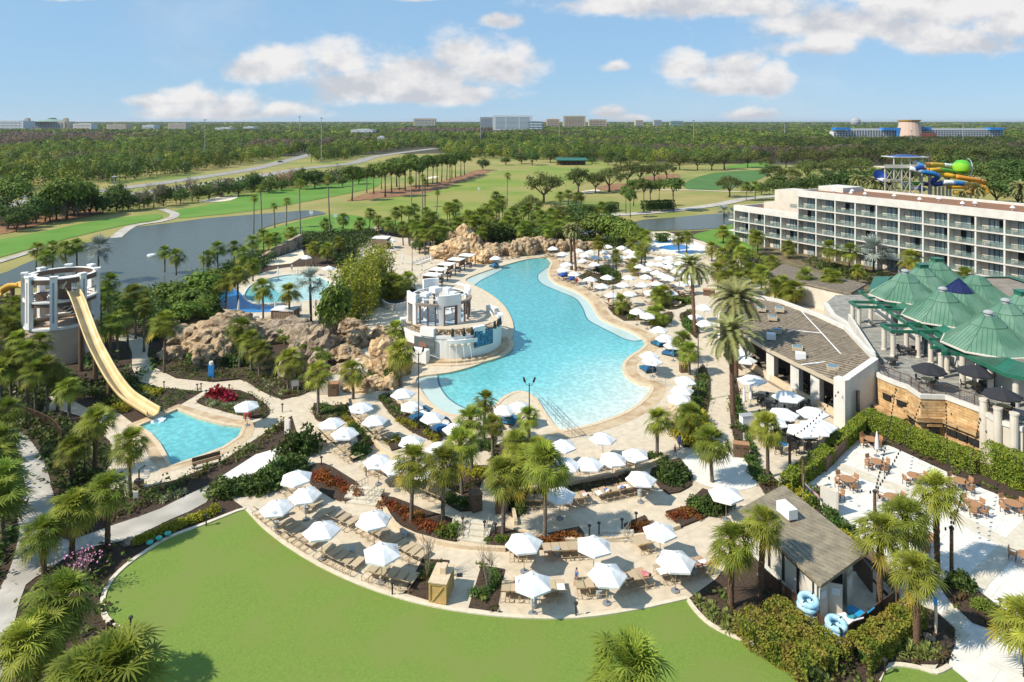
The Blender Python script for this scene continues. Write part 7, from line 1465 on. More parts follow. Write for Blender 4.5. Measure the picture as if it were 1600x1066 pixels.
# ---------------------------------------------------------------- tube slides behind the hotel
def waterpark():
    Y0 = 268; w = lambda px, py, dy=0: pz(px, py, Y0+dy)
    base = (w(1410, 300)[0], Y0, TZ); o = thing('slide_platform', 'tall cream slide platform with a blue canopy behind the hotel', 'tower', base); rel = lambda p: (p[0]-base[0], p[1]-base[1], p[2]-base[2])
    xs = [1383, 1397, 1409, 1422, 1441]; z1 = rel(w(1400, 262))[2]; z2 = rel(w(1400, 246))[2]
    mb = MB()
    for px in xs:
        for dy in (0, 7): x, y, _ = rel(w(px, 300, dy)); mb.box((x, y, z2/2 if px != 1383 else (z1)/2), (.38, .38, z2 if px != 1383 else z1))
    for i in range(len(xs)-1):
        for k in range(3): a = rel(w(xs[i], 300)); b = rel(w(xs[i+1], 300)); za, zb = z1*k/3, z1*(k+1)/3; mb.tube([(a[0], a[1], za), (b[0], b[1], zb)], .12, 4); mb.tube([(a[0], a[1], zb), (b[0], b[1], za)], .12, 4); mb.tube([(a[0], a[1], zb), (b[0], b[1], zb)], .14, 4)
    mb.build('frame', 'cream_wall', o); mb = MB(); a, b = rel(w(1381, 262)), rel(w(1446, 262)); mb.box(((a[0]+b[0])/2, 3.5, z1), (b[0]-a[0], 8, .35)); mb.box(((a[0]+b[0])/2, -.4, z1+.7), (b[0]-a[0], .1, 1.0)); mb.box((a[0]+3, 3.5, z1*.66), (7, 7, .3)); mb.box((a[0]+3, -.1, z1*.66+.6), (7, .1, 1)); mb.build('deck', 'cream_wall', o)
    mb = MB(); a, b = rel(w(1394, 246)), rel(w(1449, 246)); mb.box(((a[0]+b[0])/2, 3.5, z2+.1), (b[0]-a[0], 9, .25)); mb.build('canopy_rim', 'far_white', o); mb = MB(); mb.box(((a[0]+b[0])/2, 3.5, z2+.55), ((b[0]-a[0])*.8, 7.5, .7), 0, .3); mb.build('canopy', 'tube_navy', o)
    def tube(name, P, cols, label, r=.85):
        pts = smoothpoly([w(*p) for p in P], False, 6); b = pts[0]; q = thing(name, label, 'water slide', b); n = len(pts)
        for k, m in enumerate(cols):
            i0, i1 = int(k*(n-1)/len(cols)), int((k+1)*(n-1)/len(cols)); mb = MB(); mb.tube([(p[0]-b[0], p[1]-b[1], p[2]-b[2]) for p in pts[i0:i1+1]], r, 10, True); mb.build('tube_section', m, q, True)
        return q
    tube('tube_slide', [(1436, 258, 3), (1452, 257, 6), (1474, 258, 10), (1492, 260, 12), (1500, 262, 12)], ['tube_orange', 'tube_yellow', 'tube_white', 'tube_green'], 'upper yellow and green tube running into the green bowl')
    tube('tube_slide', [(1488, 268, 6), (1470, 265, 2), (1452, 266, 0), (1440, 262, 2)], ['tube_green', 'tube_yellow', 'tube_orange'], 'short orange and green tube below the green bowl')
    tube('tube_slide', [(1450, 270, 4), (1480, 274, 2), (1515, 280, 2), (1536, 284, 5), (1538, 289, 10), (1520, 289, 12), (1498, 287, 10), (1470, 285, 8)], ['tube_yellow', 'tube_orange', 'tube_orange', 'tube_yellow', 'tube_yellow'], 'long yellow-orange tube making the wide loop on the right', .95)
    tube('tube_slide', [(1428, 253, 2), (1437, 257, 0), (1440, 261, -2), (1430, 264, -2)], ['tube_white', 'tube_blue', 'tube_navy'], 'white and blue tube leaving the slide platform top')
    tube('tube_slide', [(1422, 263, -1), (1440, 268, -2), (1460, 272, -2), (1466, 277, -1), (1458, 283, 0), (1462, 288, 0), (1478, 285, -1), (1492, 286, -1), (1505, 287, 0)], ['tube_white', 'tube_blue', 'tube_blue', 'tube_navy', 'tube_navy', 'tube_white', 'tube_blue'], 'blue tube curling down in front of the platform', .95)
    tube('tube_slide', [(1412, 288, 6), (1425, 287, 4), (1440, 287, 4), (1450, 288, 5)], ['tube_white', 'tube_green', 'tube_lime', 'tube_navy'], 'low green and white tube behind the hotel parapet')
    tube('tube_slide', [(1408, 293, 4), (1420, 294, 3), (1434, 294, 3), (1444, 296, 4)], ['tube_lime', 'tube_white', 'tube_blue'], 'lowest lime and white tube behind the hotel parapet')
    tube('tube_slide', [(1480, 292, 4), (1500, 292, 3), (1520, 295, 4), (1528, 297, 6)], ['tube_yellow', 'tube_orange'], 'low orange tube right of the hotel parapet')
    tube('tube_slide', [(1490, 301, 4), (1510, 301, 3), (1526, 303, 4)], ['tube_yellow', 'tube_orange'], 'lowest orange tube above the hotel roof')
    tube('tube_slide', [(1526, 300, 2), (1532, 292, 2), (1540, 294, 2), (1543, 302, 2)], ['tube_orange', 'tube_yellow'], 'yellow arch shaped tube end on the far right')
    b = w(1503, 261, 8); q = thing('slide_bowl', 'green bowl of the tube slide with a white hoop', 'water slide', b); mb = MB(); mb.lathe([(0, -2.9), (1.8, -2.6), (2.9, -1.5), (3.3, 0), (2.9, 1.5), (1.8, 2.6), (0, 2.9)], 18); c = mb.build('bowl', 'tube_green', q, True); mb = MB(); mb.lathe([(2.93, -1.48), (3.34, 0), (2.93, 1.48)], 18, (0, 0, 0), 2.4, 5.6); mb.build('bowl_stripe', 'tube_lime', c, True); mb = MB(); mb.tube([(3.4*math.cos(t)*.5+1.6, -1.5+t*.2, 3.4*math.sin(t)) for t in [i*PI/8-PI/2 for i in range(9)]], .18, 5); mb.build('hoop', 'tube_white', q)
    b = w(1375, 276, 2); q = thing('slide_funnel', 'blue and white fan shaped slide end left of the platform', 'water slide', b); mb = MB(); mb.lathe([(.4, -.6), (2.6, .5), (2.8, .6)], 16); c = mb.build('funnel', 'tube_navy', q); mb = MB(); mb.lathe([(.5, -.52), (2.3, .42)], 4, (0, 0, .05), PI+.6, 2*PI-.6); mb.build('funnel_panel', 'tube_white', c); q.rotation_euler = (.9, 0, 0)
    for px, t in ((1438, 270), (1455, 274), (1452, 262), (1462, 262), (1480, 263), (1474, 290), (1485, 290), (1508, 290), (1468, 290), (1517, 291)):
        x, y, z = w(px, t, 4); mb = MB(); mb.lathe([(.42, 0), (.42, z-TZ-.6)], 10, (x, y, TZ)); reg(solo('slide_support', mb, 'cream_wall', '', 'post', 'slide supports'), 'cream round support post', 'under the tube slides')
waterpark()
# ---------------------------------------------------------------- the skyline
def block(px0, px1, pyt, Y, m, label, dep=30, rows=6, wm='far_glass', name='distant_building', pyb=None, cols=None, flat_roof=True):
    x0, x1 = (px0-CX)*Y/F, (px1-CX)*Y/F; zt = H-(pyt-HY)*Y/F; w = x1-x0; o = thing(name, label, 'building', ((x0+x1)/2, Y, TZ)); h = zt-TZ; mb = MB(); mb.box((0, dep/2, h/2), (w, dep, h)); mb.build('wall', m, o)
    mb = MB(); mb.box((0, dep/2, h+.8), (w*.5, dep*.5, 1.6)); mb.box((0, .2, h+.4), (w, .6, .9)); mb.build('roof', m, o)
    if rows:
        for i in range(rows): mb = MB(); mb.box((0, -.1, h*(.12+.8*(i+.5)/rows)), (w*.86, .3, h*.8/rows*.45)); mb.build('window_band', wm, o)
        for j in range(1, cols or max(3, int(w/14))): mb = MB(); mb.box((-w/2+w*j/(cols or max(3, int(w/14))), -.3, h/2), (w*.022, .5, h)); mb.build('facade_fin', m, o)
    return o
block(770, 832, 181, 2500, 'far_white', 'tall white and glass hotel on the skyline', 40, 10, 'far_glass', cols=3); block(750, 770, 183.5, 2700, 'far_grey', 'grey tower left of the white skyline hotel', 30, 8); block(826, 848, 190.5, 2450, 'far_glass', 'low glass wing right of the white skyline hotel', 30, 3, 'far_white')
block(646, 680, 185.5, 3000, 'far_beige', 'pale blocky building alone on the skyline', 40, 5); block(854, 874, 186.5, 2900, 'far_orange', 'orange building on the skyline beside the beige twin slabs', 30, 4); block(880, 915, 181.5, 2800, 'far_beige', 'beige twin slab apartment building on the skyline', 30, 9, 'bin_brown', cols=8); block(920, 948, 187, 2900, 'far_beige', 'low brown building right of the beige twin slabs', 30, 5, 'bin_brown')
block(993, 1005, 188, 3200, 'far_beige', 'small beige block far right of the skyline hotels', 30, 4); block(1022, 1034, 188, 3300, 'far_grey', 'small grey block on the central skyline', 30, 4); block(1048, 1068, 189.5, 3300, 'far_green', 'low green roofed block on the central skyline', 30, 2)
block(-10, 36, 189, 2500, 'far_white', 'pale hall at the far left edge of the skyline', 60, 3, 'far_grey'); block(114, 142, 193.5, 2600, 'far_white', 'low white building right of the domed hall', 40, 2, 'far_orange'); block(166, 196, 195, 2400, 'far_beige', 'long low beige building on the left skyline', 40, 2, 'far_grey'); block(222, 240, 196, 2400, 'far_white', 'low white shed on the left skyline', 40, 1, 'far_grey'); block(262, 290, 193, 2700, 'far_beige', 'low beige apartment row on the left skyline', 40, 3, 'far_grey'); block(336, 360, 200, 1900, 'far_white', 'white roofed warehouse in the left woods', 40, 1, 'far_grey'); block(380, 396, 198.5, 2100, 'far_white', 'small white warehouse in the left woods', 40, 1, 'far_grey'); block(548, 582, 203, 1500, 'far_white', 'white warehouse in the woods left of centre', 40, 1, 'far_grey'); block(590, 600, 214.5, 950, 'far_white', 'small white house in the woods left of centre', 10, 1, 'far_grey')
def dome():
    Y = 2600; o = thing('domed_hall', 'large hall with a pale green dome and twin towers on the left skyline', 'building', ((70-CX)*Y/F, Y, TZ)); s = Y/F; mb = MB(); mb.box((0, 30, 17), (62*s, 60, 35)); mb.build('wall', 'far_beige', o); mb = MB(); mb.lathe([(26*s, 34), (15*s, 40), (7*s, 43.5), (6*s, 44), (6*s, 48), (0, 50)], 20, (0, 40, 0)); mb.build('dome', 'far_green', o)
    for sx in (-1, 1): mb = MB(); mb.box((sx*30*s, 10, 22), (6*s, 14, 45)); mb.box((sx*30*s, 10, 46), (4*s, 10, 4)); mb.build('tower', 'far_beige', o)
    for k in range(14): mb = MB(); mb.box(((-26+k*4)*s, -.4, 20), (2.2*s, 1, 16)); mb.build('window', 'far_glass', o)
dome()
def bright_hotel():
    Y = 1395; s = Y/F; X = lambda px: (px-1420)*s; Z = lambda py: H-(py-HY)*s-TZ; o = thing('colourful_hotel', 'wide hotel with blue roofs and a pink flared tower in the woods', 'hotel', ((1420-CX)*Y/F, Y, TZ))
    for a, b, t in ((1303, 1330, 206), (1330, 1402, 202.5), (1436, 1568, 202)):
        mb = MB(); mb.box(((X(a)+X(b))/2, 10, Z(t)/2), (X(b)-X(a), 18, Z(t))); w = mb.build('wing', 'far_white', o); n = int((b-a)/4.2); mb = MB()
        for j in range(n):
            for i in range(4): mb.box((X(a)+(X(b)-X(a))*(j+.5)/n, .9, Z(t)-3.2-i*4.0), (2.6*s, .5, 2.4))
        tag(mb.build('windows', 'shadow_opening', w), kind='stuff')
        mb = MB(); mb.box(((X(a)+X(b))/2, 14, Z(t)+1.2), ((X(b)-X(a))*.94, 9, 2)); mb.build('roof_strip', 'far_grey', w)
    mb = MB(); mb.lathe([(19*s, 0), (18*s, Z(210)), (14.5*s, Z(192)), (14*s, Z(189.5))], 20, (0, -2, 0)); t = mb.build('tower', 'far_salmon', o); mb = MB(); mb.lathe([(15.5*s, Z(189.5)), (16.5*s, Z(187.5)), (12*s, Z(187.5))], 20, (0, -2, 0)); mb.build('tower_rim', 'tube_yellow', t)
    mb = MB(); mb.box((X(1440), -14, Z(208)/2), (24*s, 20, Z(208))); mb.build('entrance_hall', 'far_brick', o)
    for a, b, t in ((1304, 1327, 199.5), (1378, 1411, 200), (1428, 1453, 198.5), (1545, 1566, 199.5)): mb = MB(); mb.box(((X(a)+X(b))/2, 4, Z(t)-2.6), (X(b)-X(a), 20, 5.2)); mb.build('blue_roof', 'far_blue', o)
    mb = MB(); mb.prism([(X(1399), -8), (X(1413), -8), (X(1413), -4), (X(1399), -4)], [Z(213), Z(213), Z(213), Z(213)], [Z(200)]*4); mb.build('blue_panel', 'far_blue', o)
bright_hotel()
mb = MB(); mb.lathe([(0, -28), (16, -24), (25, -13), (29, 0), (26, 13), (17, 23), (0, 28)], 20); o = solo('geodesic_sphere', mb, 'far_grey', 'pale grey sphere rising on the right skyline', 'building'); o.location = ((1337-CX)*4000/F, 4000, 30)
def mast(px, pyt, pyb, label, lamp=True):
    x, y = g(px, pyb, TZ); h = (pyb-pyt)*y/F; o = thing('highway_mast', label, 'light mast', (x, y, TZ), group='highway masts'); r = max(.3, y/2200); mb = MB(); mb.lathe([(r, 0), (r*.7, h)], 6); mb.build('pole', 'far_grey', o); mb = MB(); mb.lathe([(r*3, h-r*2), (r*4, h), (0, h+r)], 8); mb.build('lamp_ring', 'far_grey', o)
for px, t, b, l in ((320, 187, 258, 'tall grey light mast rising from the left woods'), (502, 184, 256, 'tall grey light mast before the curving highway'), (468, 182, 208, 'slim light mast on the skyline left of centre'), (751, 193, 226, 'light mast beside the skyline hotel'), (1084, 188, 232, 'light mast in the right centre woods'), (874, 194, 224, 'light mast in front of the beige twin slabs'), (1226, 192, 214, 'light mast in the right woods'), (179, 276, 318, 'short white signal post at the left highway'), (1424, 204, 226, 'flag pole mast before the colourful hotel'), (1505, 192, 230, 'light mast before the right wing of the colourful hotel')): mast(px, t, b, l)
def shelter():
    P = g(893, 258, TZ); o = thing('practice_shelter', 'long shelter with a green roof at the end of the driving range', 'shelter', (*P, TZ)); mb = MB(); mb.box((0, 0, 4.0), (24, 8, .3)); mb.add([(-12.2, -4.3, 4.1), (12.2, -4.3, 4.1), (12.2, 4.3, 5.6), (-12.2, 4.3, 5.6), (-12.2, -4.3, 3.6), (12.2, -4.3, 3.6)], [(0, 1, 2, 3), (4, 5, 1, 0)]); mb.build('roof', 'green_trim', o); mb = MB()
    for k in range(7): mb.box((-11+k*3.6, -3.5, 1.9), (.3, .3, 3.8))
    mb.box((0, 3.6, 1.9), (23, .3, 3.8)); mb.build('posts', 'dark_wood', o)
shelter()
for k, (px, py, c, l) in enumerate(((66, 308, 'car_white', 'white car on the highway at the far left'), (40, 311, 'car_white', 'white van leading the cars at the far left'), (88, 312, 'car_grey', 'dark car behind the leafy highway trees'), (438, 254, 'car_grey', 'dark blue car on the upper highway bend'), (1118, 247, 'car_grey', 'dark golf cart under the right oaks'))):
    x, y = g(px, py, TZ); o = thing('parked_car' if k == 4 else 'car', l, 'car', (x, y, TZ+.1), .35); mb = MB(); mb.box((0, 0, .6), (4.6, 1.9, .7)); mb.box((-.2, 0, 1.2), (2.8, 1.7, .6), 0, .75); mb.build('body', c, o); mb = MB(); mb.box((-.2, 0, 1.18), (2.6, 1.75, .36), 0, .9); mb.build('windows', 'glass_dark', o)
    for sx in (-1.4, 1.4):
        for sy in (-.85, .85): c_ = MB(); c_.tube([(sx, sy-.1, .35), (sx, sy+.1, .35)], .35, 10); c_.build('wheel', 'tyre', o)
# ---------------------------------------------------------------- umbrellas
def parasol_proto(name, R, n, m, cat, zc=2.12, rise=.62, ribs=True, logo=True):
    o = thing(name, '', cat); mb = MB(); V = []
    lv = [(1, 0, .0), (.66, .42, .03), (.32, .78, .02), (.0, 1.0, 0)]
    for k, (f, h, _) in enumerate(lv[:-1]):
        for i in range(2*n):
            a = PI*i/n; edge = i % 2; r = R*f*(1 if not edge else math.cos(PI/n)*(.965 if k == 0 else .985)); V.append((r*math.cos(a), r*math.sin(a), zc+rise*h-(0 if not edge else .035*f)))
    V.append((0, 0, zc+rise)); N = 2*n
    fs = [(k*N+i, k*N+(i+1) % N, (k+1)*N+(i+1) % N, (k+1)*N+i) for k in range(2) for i in range(N)]+[(2*N+i, 2*N+(i+1) % N, 3*N) for i in range(N)]
    mb.add(V, fs); b = [(x, y, z-.14) for x, y, z in V[:N]]; mb.add(V[:N]+b, [(i, N+i, N+(i+1) % N, (i+1) % N) for i in range(N)]); c = mb.build('canopy', m, o)
    if logo:
        mb = MB(); a0 = PI/n*1.0; 
        for k, (t, w) in enumerate(((.80, .5), (.72, .34), (.86, .22))):
            r = R*t*.93; zz = zc+rise*(1-t)*1.16+.02; u = (-math.sin(a0), math.cos(a0)); p = (r*math.cos(a0), r*math.sin(a0)); s = .02 if k else .03
            mb.add([(p[0]-u[0]*w/2, p[1]-u[1]*w/2, zz), (p[0]+u[0]*w/2, p[1]+u[1]*w/2, zz), (p[0]+u[0]*w/2*.9-s*2*math.cos(a0), p[1]+u[1]*w/2*.9-s*2*math.sin(a0), zz+.035), (p[0]-u[0]*w/2*.8-s*2*math.cos(a0), p[1]-u[1]*w/2*.8-s*2*math.sin(a0), zz+.035)], [(0, 1, 2, 3)])
        mb.build('printed_mark', 'logo_grey', c)
    mb = MB(); mb.lathe([(.03, 0), (.03, zc+rise+.02), (.05, zc+rise+.03), (.0, zc+rise+.12)], 8); mb.build('pole', 'pole_metal', o)
    mb = MB(); mb.lathe([(.3, 0), (.3, .07), (.06, .1), (.06, .3), (0, .3)], 14); mb.build('base', 'cloth_grey', o)
    mb = MB()
    for i in range(n): a = 2*PI*i/n; mb.tube([(0, 0, zc+rise-.08), (R*.97*math.cos(a), R*.97*math.sin(a), zc-.02)], .012, 4)
    mb.build('ribs', 'pole_metal', o); return proto(o)
UM = parasol_proto('umbrella', 1.42, 6, 'white_cloth', 'umbrella'); UD = parasol_proto('dark_umbrella', 1.75, 8, 'cloth_black', 'umbrella', 2.2, .75, True, False); UB = parasol_proto('market_umbrella', 1.75, 6, 'white_cloth', 'umbrella', 2.3, .6, True, False)
def closed_proto():
    o = thing('closed_umbrella', '', 'umbrella'); mb = MB(); mb.lathe([(.05, .75), (.2, .8), (.17, 1.3), (.12, 2.0), (.04, 2.5), (0, 2.62)], 10); mb.build('canopy', 'white_cloth', o); mb = MB(); mb.lathe([(.03, 0), (.03, .9)], 8); mb.build('pole', 'pole_metal', o); mb = MB(); mb.lathe([(.28, 0), (.28, .07), (0, .1)], 12); mb.build('base', 'cloth_grey', o); return proto(o)
UC = closed_proto()
def umbs(P, what, where, grp, L, z=0.04, zc=2.45, sc=1.0):
    out = []
    for px, py in L:
        x, y = g(px, py, z+zc*sc); u = place(P, (x, y, z), rnd.uniform(0, 6.28), sc*rnd.uniform(.96, 1.04), label='', cat='umbrella', group=grp); u.rotation_euler.x = rnd.gauss(0, .025); u.rotation_euler.y = rnd.gauss(0, .025); out.append(reg(u, what, where))
    return out
W = 'white hexagonal umbrella'; WG = 'open white umbrellas'
umbs(UM, W, 'in the front row beside the lawn, left half', WG, [(433, 787), (503, 825), (596, 858)])
umbs(UM, W, 'in the second row from the lawn, left half', WG, [(464, 742), (478, 767), (585, 807)])
umbs(UM, W, 'in the front row beside the lawn, right half', WG, [(832, 904), (948, 889), (1055, 871)])
umbs(UM, W, 'in the second row from the lawn, right half', WG, [(819, 843), (927, 846), (1032, 823)])
umbs(UM, W, 'on the tier along the walk left of the palms', WG, [(519, 657), (539, 673), (591, 716), (620, 725), (665, 733)])
umbs(UM, W, 'on the middle tier left of the palms', WG, [(564, 633), (586, 653), (644, 684), (687, 695)])
umbs(UM, W, 'on the tier nearest the pool corner', WG, [(630, 612), (644, 631), (676, 647), (711, 666)])
umbs(UM, W, 'beside the beach end of the pool', WG, [(880, 691), (942, 680), (787, 636), (812, 632)])
umbs(UM, W, 'in the row behind the planted grass strip', WG, [(885, 723), (920, 720), (957, 712), (994, 706)])
umbs(UM, W, 'between the grass strip and the front terrace', WG, [(875, 766), (1001, 742)])
umbs(UM, W, 'beside the round white patio', None, [(1135, 768)])
umbs(UM, W, 'above the red chair at the slide pool', None, [(386, 631)])
umbs(UM, W, 'in the group of three beside the east walk', WG, [(1070, 591), (1066, 606), (1062, 620)])
umbs(UM, W, 'over the blue daybeds right of the pool', WG, [(1030, 513), (1040, 526), (1052, 537), (1015, 553), (1020, 560)])
umbs(UM, W, 'between the two short palms right of the pool', WG, [(995, 485), (1011, 491)])
umbs(UM, W, 'beside the trunk of the big date palm', WG, [(1087, 493), (1102, 503), (1100, 479)])
FAR = [('in the sunbed row along the pool edge', [(880, 421), (897, 426), (922, 435), (941, 446), (956, 459), (984, 457)]),
       ('in the second sunbed row from the pool', [(886, 412), (910, 406), (949, 432), (974, 444), (1004, 444), (1026, 441), (1017, 456), (1050, 456)]),
       ('in the third sunbed row from the pool', [(864, 387), (880, 396), (914, 397), (929, 412), (982, 432), (1009, 431), (1066, 442)]),
       ('in the fourth sunbed row from the pool', [(904, 390), (924, 392), (930, 401), (951, 400), (1000, 415), (1011, 419), (1026, 424), (1037, 429), (1046, 433)]),
       ('in the fifth sunbed row from the pool', [(945, 392), (972, 401), (986, 400), (1018, 411), (1030, 411), (1046, 415), (1058, 422), (1072, 430)]),
       ('in the farthest sunbed row by the splash pad', [(950, 384), (972, 386), (982, 391), (992, 395), (1032, 402), (1046, 401), (1044, 408), (1066, 400), (1062, 410), (1080, 418), (1078, 440)])]
FU = []
for where, L in FAR: FU += [(o, where) for o in umbs(UM, W, where, WG, L)]
umbs(UM, W, 'beside the far rockwork at the pool tip', WG, [(775, 402)])
umbs(UM, W, 'on the upper terrace beside the brown cabana', WG, [(613, 374)]); umbs(UM, W, 'on the far side of the play pool', WG, [(513, 417), (478, 400)])
umbs(UB, 'large white market umbrella', 'on the restaurant terrace', 'restaurant umbrellas', [(1176, 590), (1232, 617), (1224, 642), (1271, 640), (1256, 668), (1281, 661), (1207, 656), (1272, 665)], zc=2.6)
umbs(UM, W, 'half hidden beside the big date palm trunk', WG, [(1160, 548), (1166, 560)])
umbs(UD, 'black octagonal umbrella', 'on the raised stone terrace', 'black umbrellas', [(1452, 571), (1524, 577), (1567, 611)], z=5.02, zc=2.6)
umbs(UC, 'closed white umbrella', 'around the play pool', 'closed umbrellas', [(434, 424), (404, 470), (430, 476), (470, 480), (464, 425), (498, 482), (372, 478)], zc=1.5); umbs(UC, 'closed white umbrella', 'along the white chaises above the cabanas', 'closed umbrellas', [(629, 403), (659, 412), (674, 402)], zc=1.5)
umbs(UC, 'closed white umbrella', 'at the walk edge of the restaurant terrace', 'closed umbrellas', [(1163, 618), (1173, 614)], zc=1.5); umbs(UC, 'closed white umbrella', 'standing through a teak table on the white patio', None, [(1370, 690)], zc=1.5)
# ---------------------------------------------------------------- loungers
def lounger_proto(name='sun_lounger', m='tan_sling', fm='tan_frame'):
    o = thing(name, '', 'sun lounger'); mb = MB()
    mb.box((0, .35, .36), (.60, 1.25, .03)); mb.build('seat', m, o); mb = MB(); mb.box((0, -.52, .58), (.60, .74, .03), 0, 1, -.72); mb.build('backrest', m, o)
    mb = MB()
    for s in (-1, 1): mb.tube([(s*.31, .98, .36), (s*.31, -.27, .36), (s*.31, -.82, .86)], .025, 5); mb.tube([(s*.31, -.27, .36), (s*.31, -.95, .34)], .022, 5)
    mb.tube([(-.31, .98, .36), (.31, .98, .36)], .022, 5); mb.tube([(-.31, -.95, .34), (.31, -.95, .34)], .022, 5); mb.build('frame', fm, o)
    for x, y in ((-.31, .75), (.31, .75), (-.31, -.8), (.31, -.8)): mb = MB(); mb.tube([(x, y, .35), (x*1.03, y*1.06, .0)], .024, 5); mb.build('leg', fm, o)
    return proto(o)
LG = lounger_proto(); LW = lounger_proto('white_lounger', 'white_cloth', 'dark_metal')
NL = 0
def lounger(x, y, rz, what, where, P=LG, z=.05):
    global NL; NL += 1
    return reg(place(P, (x, y, z), rz+rnd.uniform(-.07, .07), 1, label='', cat='sun lounger', group='sun loungers'), what, where)
def row(pts, n, where, head=-1, P=LG, what='tan sun lounger', gaps=(), z=.05):
    """n loungers along a line of pixels; heads to the right-hand side of travel if head=-1"""
    c = smoothpoly(G(pts, z), False, 6); L = [0]
    for a, b in zip(c, c[1:]): L.append(L[-1]+math.hypot(b[0]-a[0], b[1]-a[1]))
    out = []
    for k in range(n):
        if k in gaps: continue
        s = L[-1]*(k+.5)/n; i = max(j for j in range(len(L)-1) if L[j] <= s); t = (s-L[i])/(L[i+1]-L[i]+1e-9); a, b = c[i], c[i+1]; x, y = a[0]+(b[0]-a[0])*t, a[1]+(b[1]-a[1])*t
        out.append(lounger(x, y, math.atan2(b[1]-a[1], b[0]-a[0])+(0 if head < 0 else PI), what, where, P, z))
    return out
row([(408, 800), (450, 832), (500, 864), (560, 892), (648, 917)], 22, 'in the row along the left lawn edge', gaps=(3, 10, 16))
row([(452, 766), (480, 790), (520, 812), (552, 826)], 10, 'in the row behind the front left umbrellas', gaps=(5,)); row([(560, 822), (590, 840), (640, 868), (662, 878)], 10, 'in the row left of the bare shrub', gaps=(4,))
r1 = row([(783, 929), (832, 930), (884, 928)], 7, 'in the lawn edge row beside the bare shrub', gaps=(3,)); r2 = row([(899, 925), (950, 921), (1000, 910), (1060, 898), (1108, 888)], 15, 'in the lawn edge row at the right end', gaps=(3, 8))
row([(796, 868), (850, 868), (915, 864)], 9, 'in the row behind the front right umbrellas', gaps=(3,)); row([(994, 858), (1016, 854)], 2, 'beside the rightmost second row umbrella')
row([(838, 733), (880, 737), (940, 730), (1006, 718)], 15, 'in the row behind the grass strip', gaps=(4, 9)); r3 = row([(822, 788), (880, 788), (940, 778), (1016, 760)], 17, 'in the row facing the round hedge', gaps=(3, 8))
row([(504, 676), (530, 702), (556, 722)], 9, 'on the curved tier along the walk', gaps=(4,)); row([(552, 648), (580, 672), (616, 694)], 9, 'on the middle umbrella tier', gaps=(4,)); row([(572, 728), (620, 752), (690, 782)], 13, 'on the lower curved tier left of the palms', gaps=(4, 9)); row([(622, 632), (646, 650)], 4, 'on the tier nearest the pool corner')
R0 = random.Random(9)
for k, (u, where) in enumerate(FU):
    x, y = u.location.x, u.location.y; a = math.radians(-58)+R0.uniform(-.15, .15)
    for s in ((-1.45, -.7, .8) if k % 3 else (-.9, .9)):
        lounger(x+math.cos(a)*s, y+math.sin(a)*s-.3, a+PI/2*0, 'tan sun lounger', where)
row([(862, 398), (846, 404)], 3, 'by the pool tip rock wall', 1); row([(812, 403), (770, 407)], 5, 'under the far rockwork', 1); row([(878, 392), (850, 396)], 4, 'against the rock wall behind the pool tip', 1)
row([(1000, 393), (1060, 405)], 9, 'in the neat row beside the splash pad', 1)
row([(985, 492), (1012, 506)], 4, 'in front of the two short palms'); row([(1040, 640), (1058, 664)], 5, 'among the beach chairs under the yellow palm', 1); row([(1044, 476), (1062, 480)], 3, 'beside the hedge behind the short palms', 1)
row([(648, 415), (690, 398)], 9, 'in the white chaise row above the cabanas', 1, LW, 'white cushioned chaise'); row([(596, 404), (606, 396), (622, 390)], 5, 'on the upper terrace', 1, LW, 'white cushioned chaise'); row([(574, 450), (584, 432)], 4, 'beside the bamboo walk', 1, LW, 'white cushioned chaise'); row([(380, 492), (410, 500), (470, 492)], 6, 'below the play pool', -1, LW, 'white cushioned chaise')
c0, Rb, zt = RB
for k in range(15): a = math.radians(214+k*8.2); lounger(c0[0]+6.2*math.cos(a), c0[1]+6.2*math.sin(a), a+PI/2, 'tan sun lounger', 'in the curved row on the round bar terrace', z=zt+.03) if abs(a-math.radians(240)) > 0 else None
print('loungers', NL)
def daybed_proto(m):
    o = thing('daybed', '', 'daybed'); mb = MB(); mb.box((0, 0, .32), (1.5, 1.9, .22), 0, .96); mb.build('mattress', m, o); mb = MB(); V = []
    for i in range(9):
        t = PI*i/8
        for j in range(5): u = j/4; V.append((-.78*math.cos(t), -.55-.45*math.sin(u*1.5), .35+.85*math.sin(t)*math.cos(u*1.2)))
    mb.add(V, [(i*5+j, i*5+j+1, i*5+j+6, i*5+j+5) for i in range(8) for j in range(4)]); mb.build('hood', m, o, True)
    mb = MB(); mb.box((0, 0, .16), (1.4, 1.8, .08)); mb.build('frame', 'dark_metal', o); 
    for x, y in ((-.65, .85), (.65, .85), (-.65, -.85), (.65, -.85)): mb = MB(); mb.box((x, y, .08), (.08, .08, .16)); mb.build('leg', 'dark_metal', o)
    mb = MB(); mb.box((0, -.6, .5), (1.2, .3, .18)); mb.build('pillow', 'white_cloth', o); return proto(o)
DB = daybed_proto('blue_canvas'); DR = daybed_proto('royal_canvas')
for P, px, py, rz, l in ((DB, 1029, 540, .5, 'blue hooded daybed farthest up the right pool edge'), (DB, 1047, 555, .9, 'blue hooded daybed beside the palm right of the pool'), (DB, 1012, 580, .3, 'blue hooded daybed on the deck point of the pool'), (DR, 879, 432, .4, 'royal blue daybed nearer the far tip of the pool'), (DR, 891, 439, .5, 'royal blue daybed beside the red shirted person'),
                        (DB, 689, 672, 2.6, 'blue hooded daybed on the tier below the pool corner'), (DB, 656, 655, 2.4, 'blue hooded daybed beside the black lamp post'), (DB, 797, 660, -.4, 'blue hooded daybed on the pool point under the umbrella'), (DB, 772, 418, .6, 'blue daybed in front of the far rockwork')):
    x, y = g(px, py); place(P, (x, y, .05), rz, 1.05, label=l, cat='daybed', group='blue daybeds')
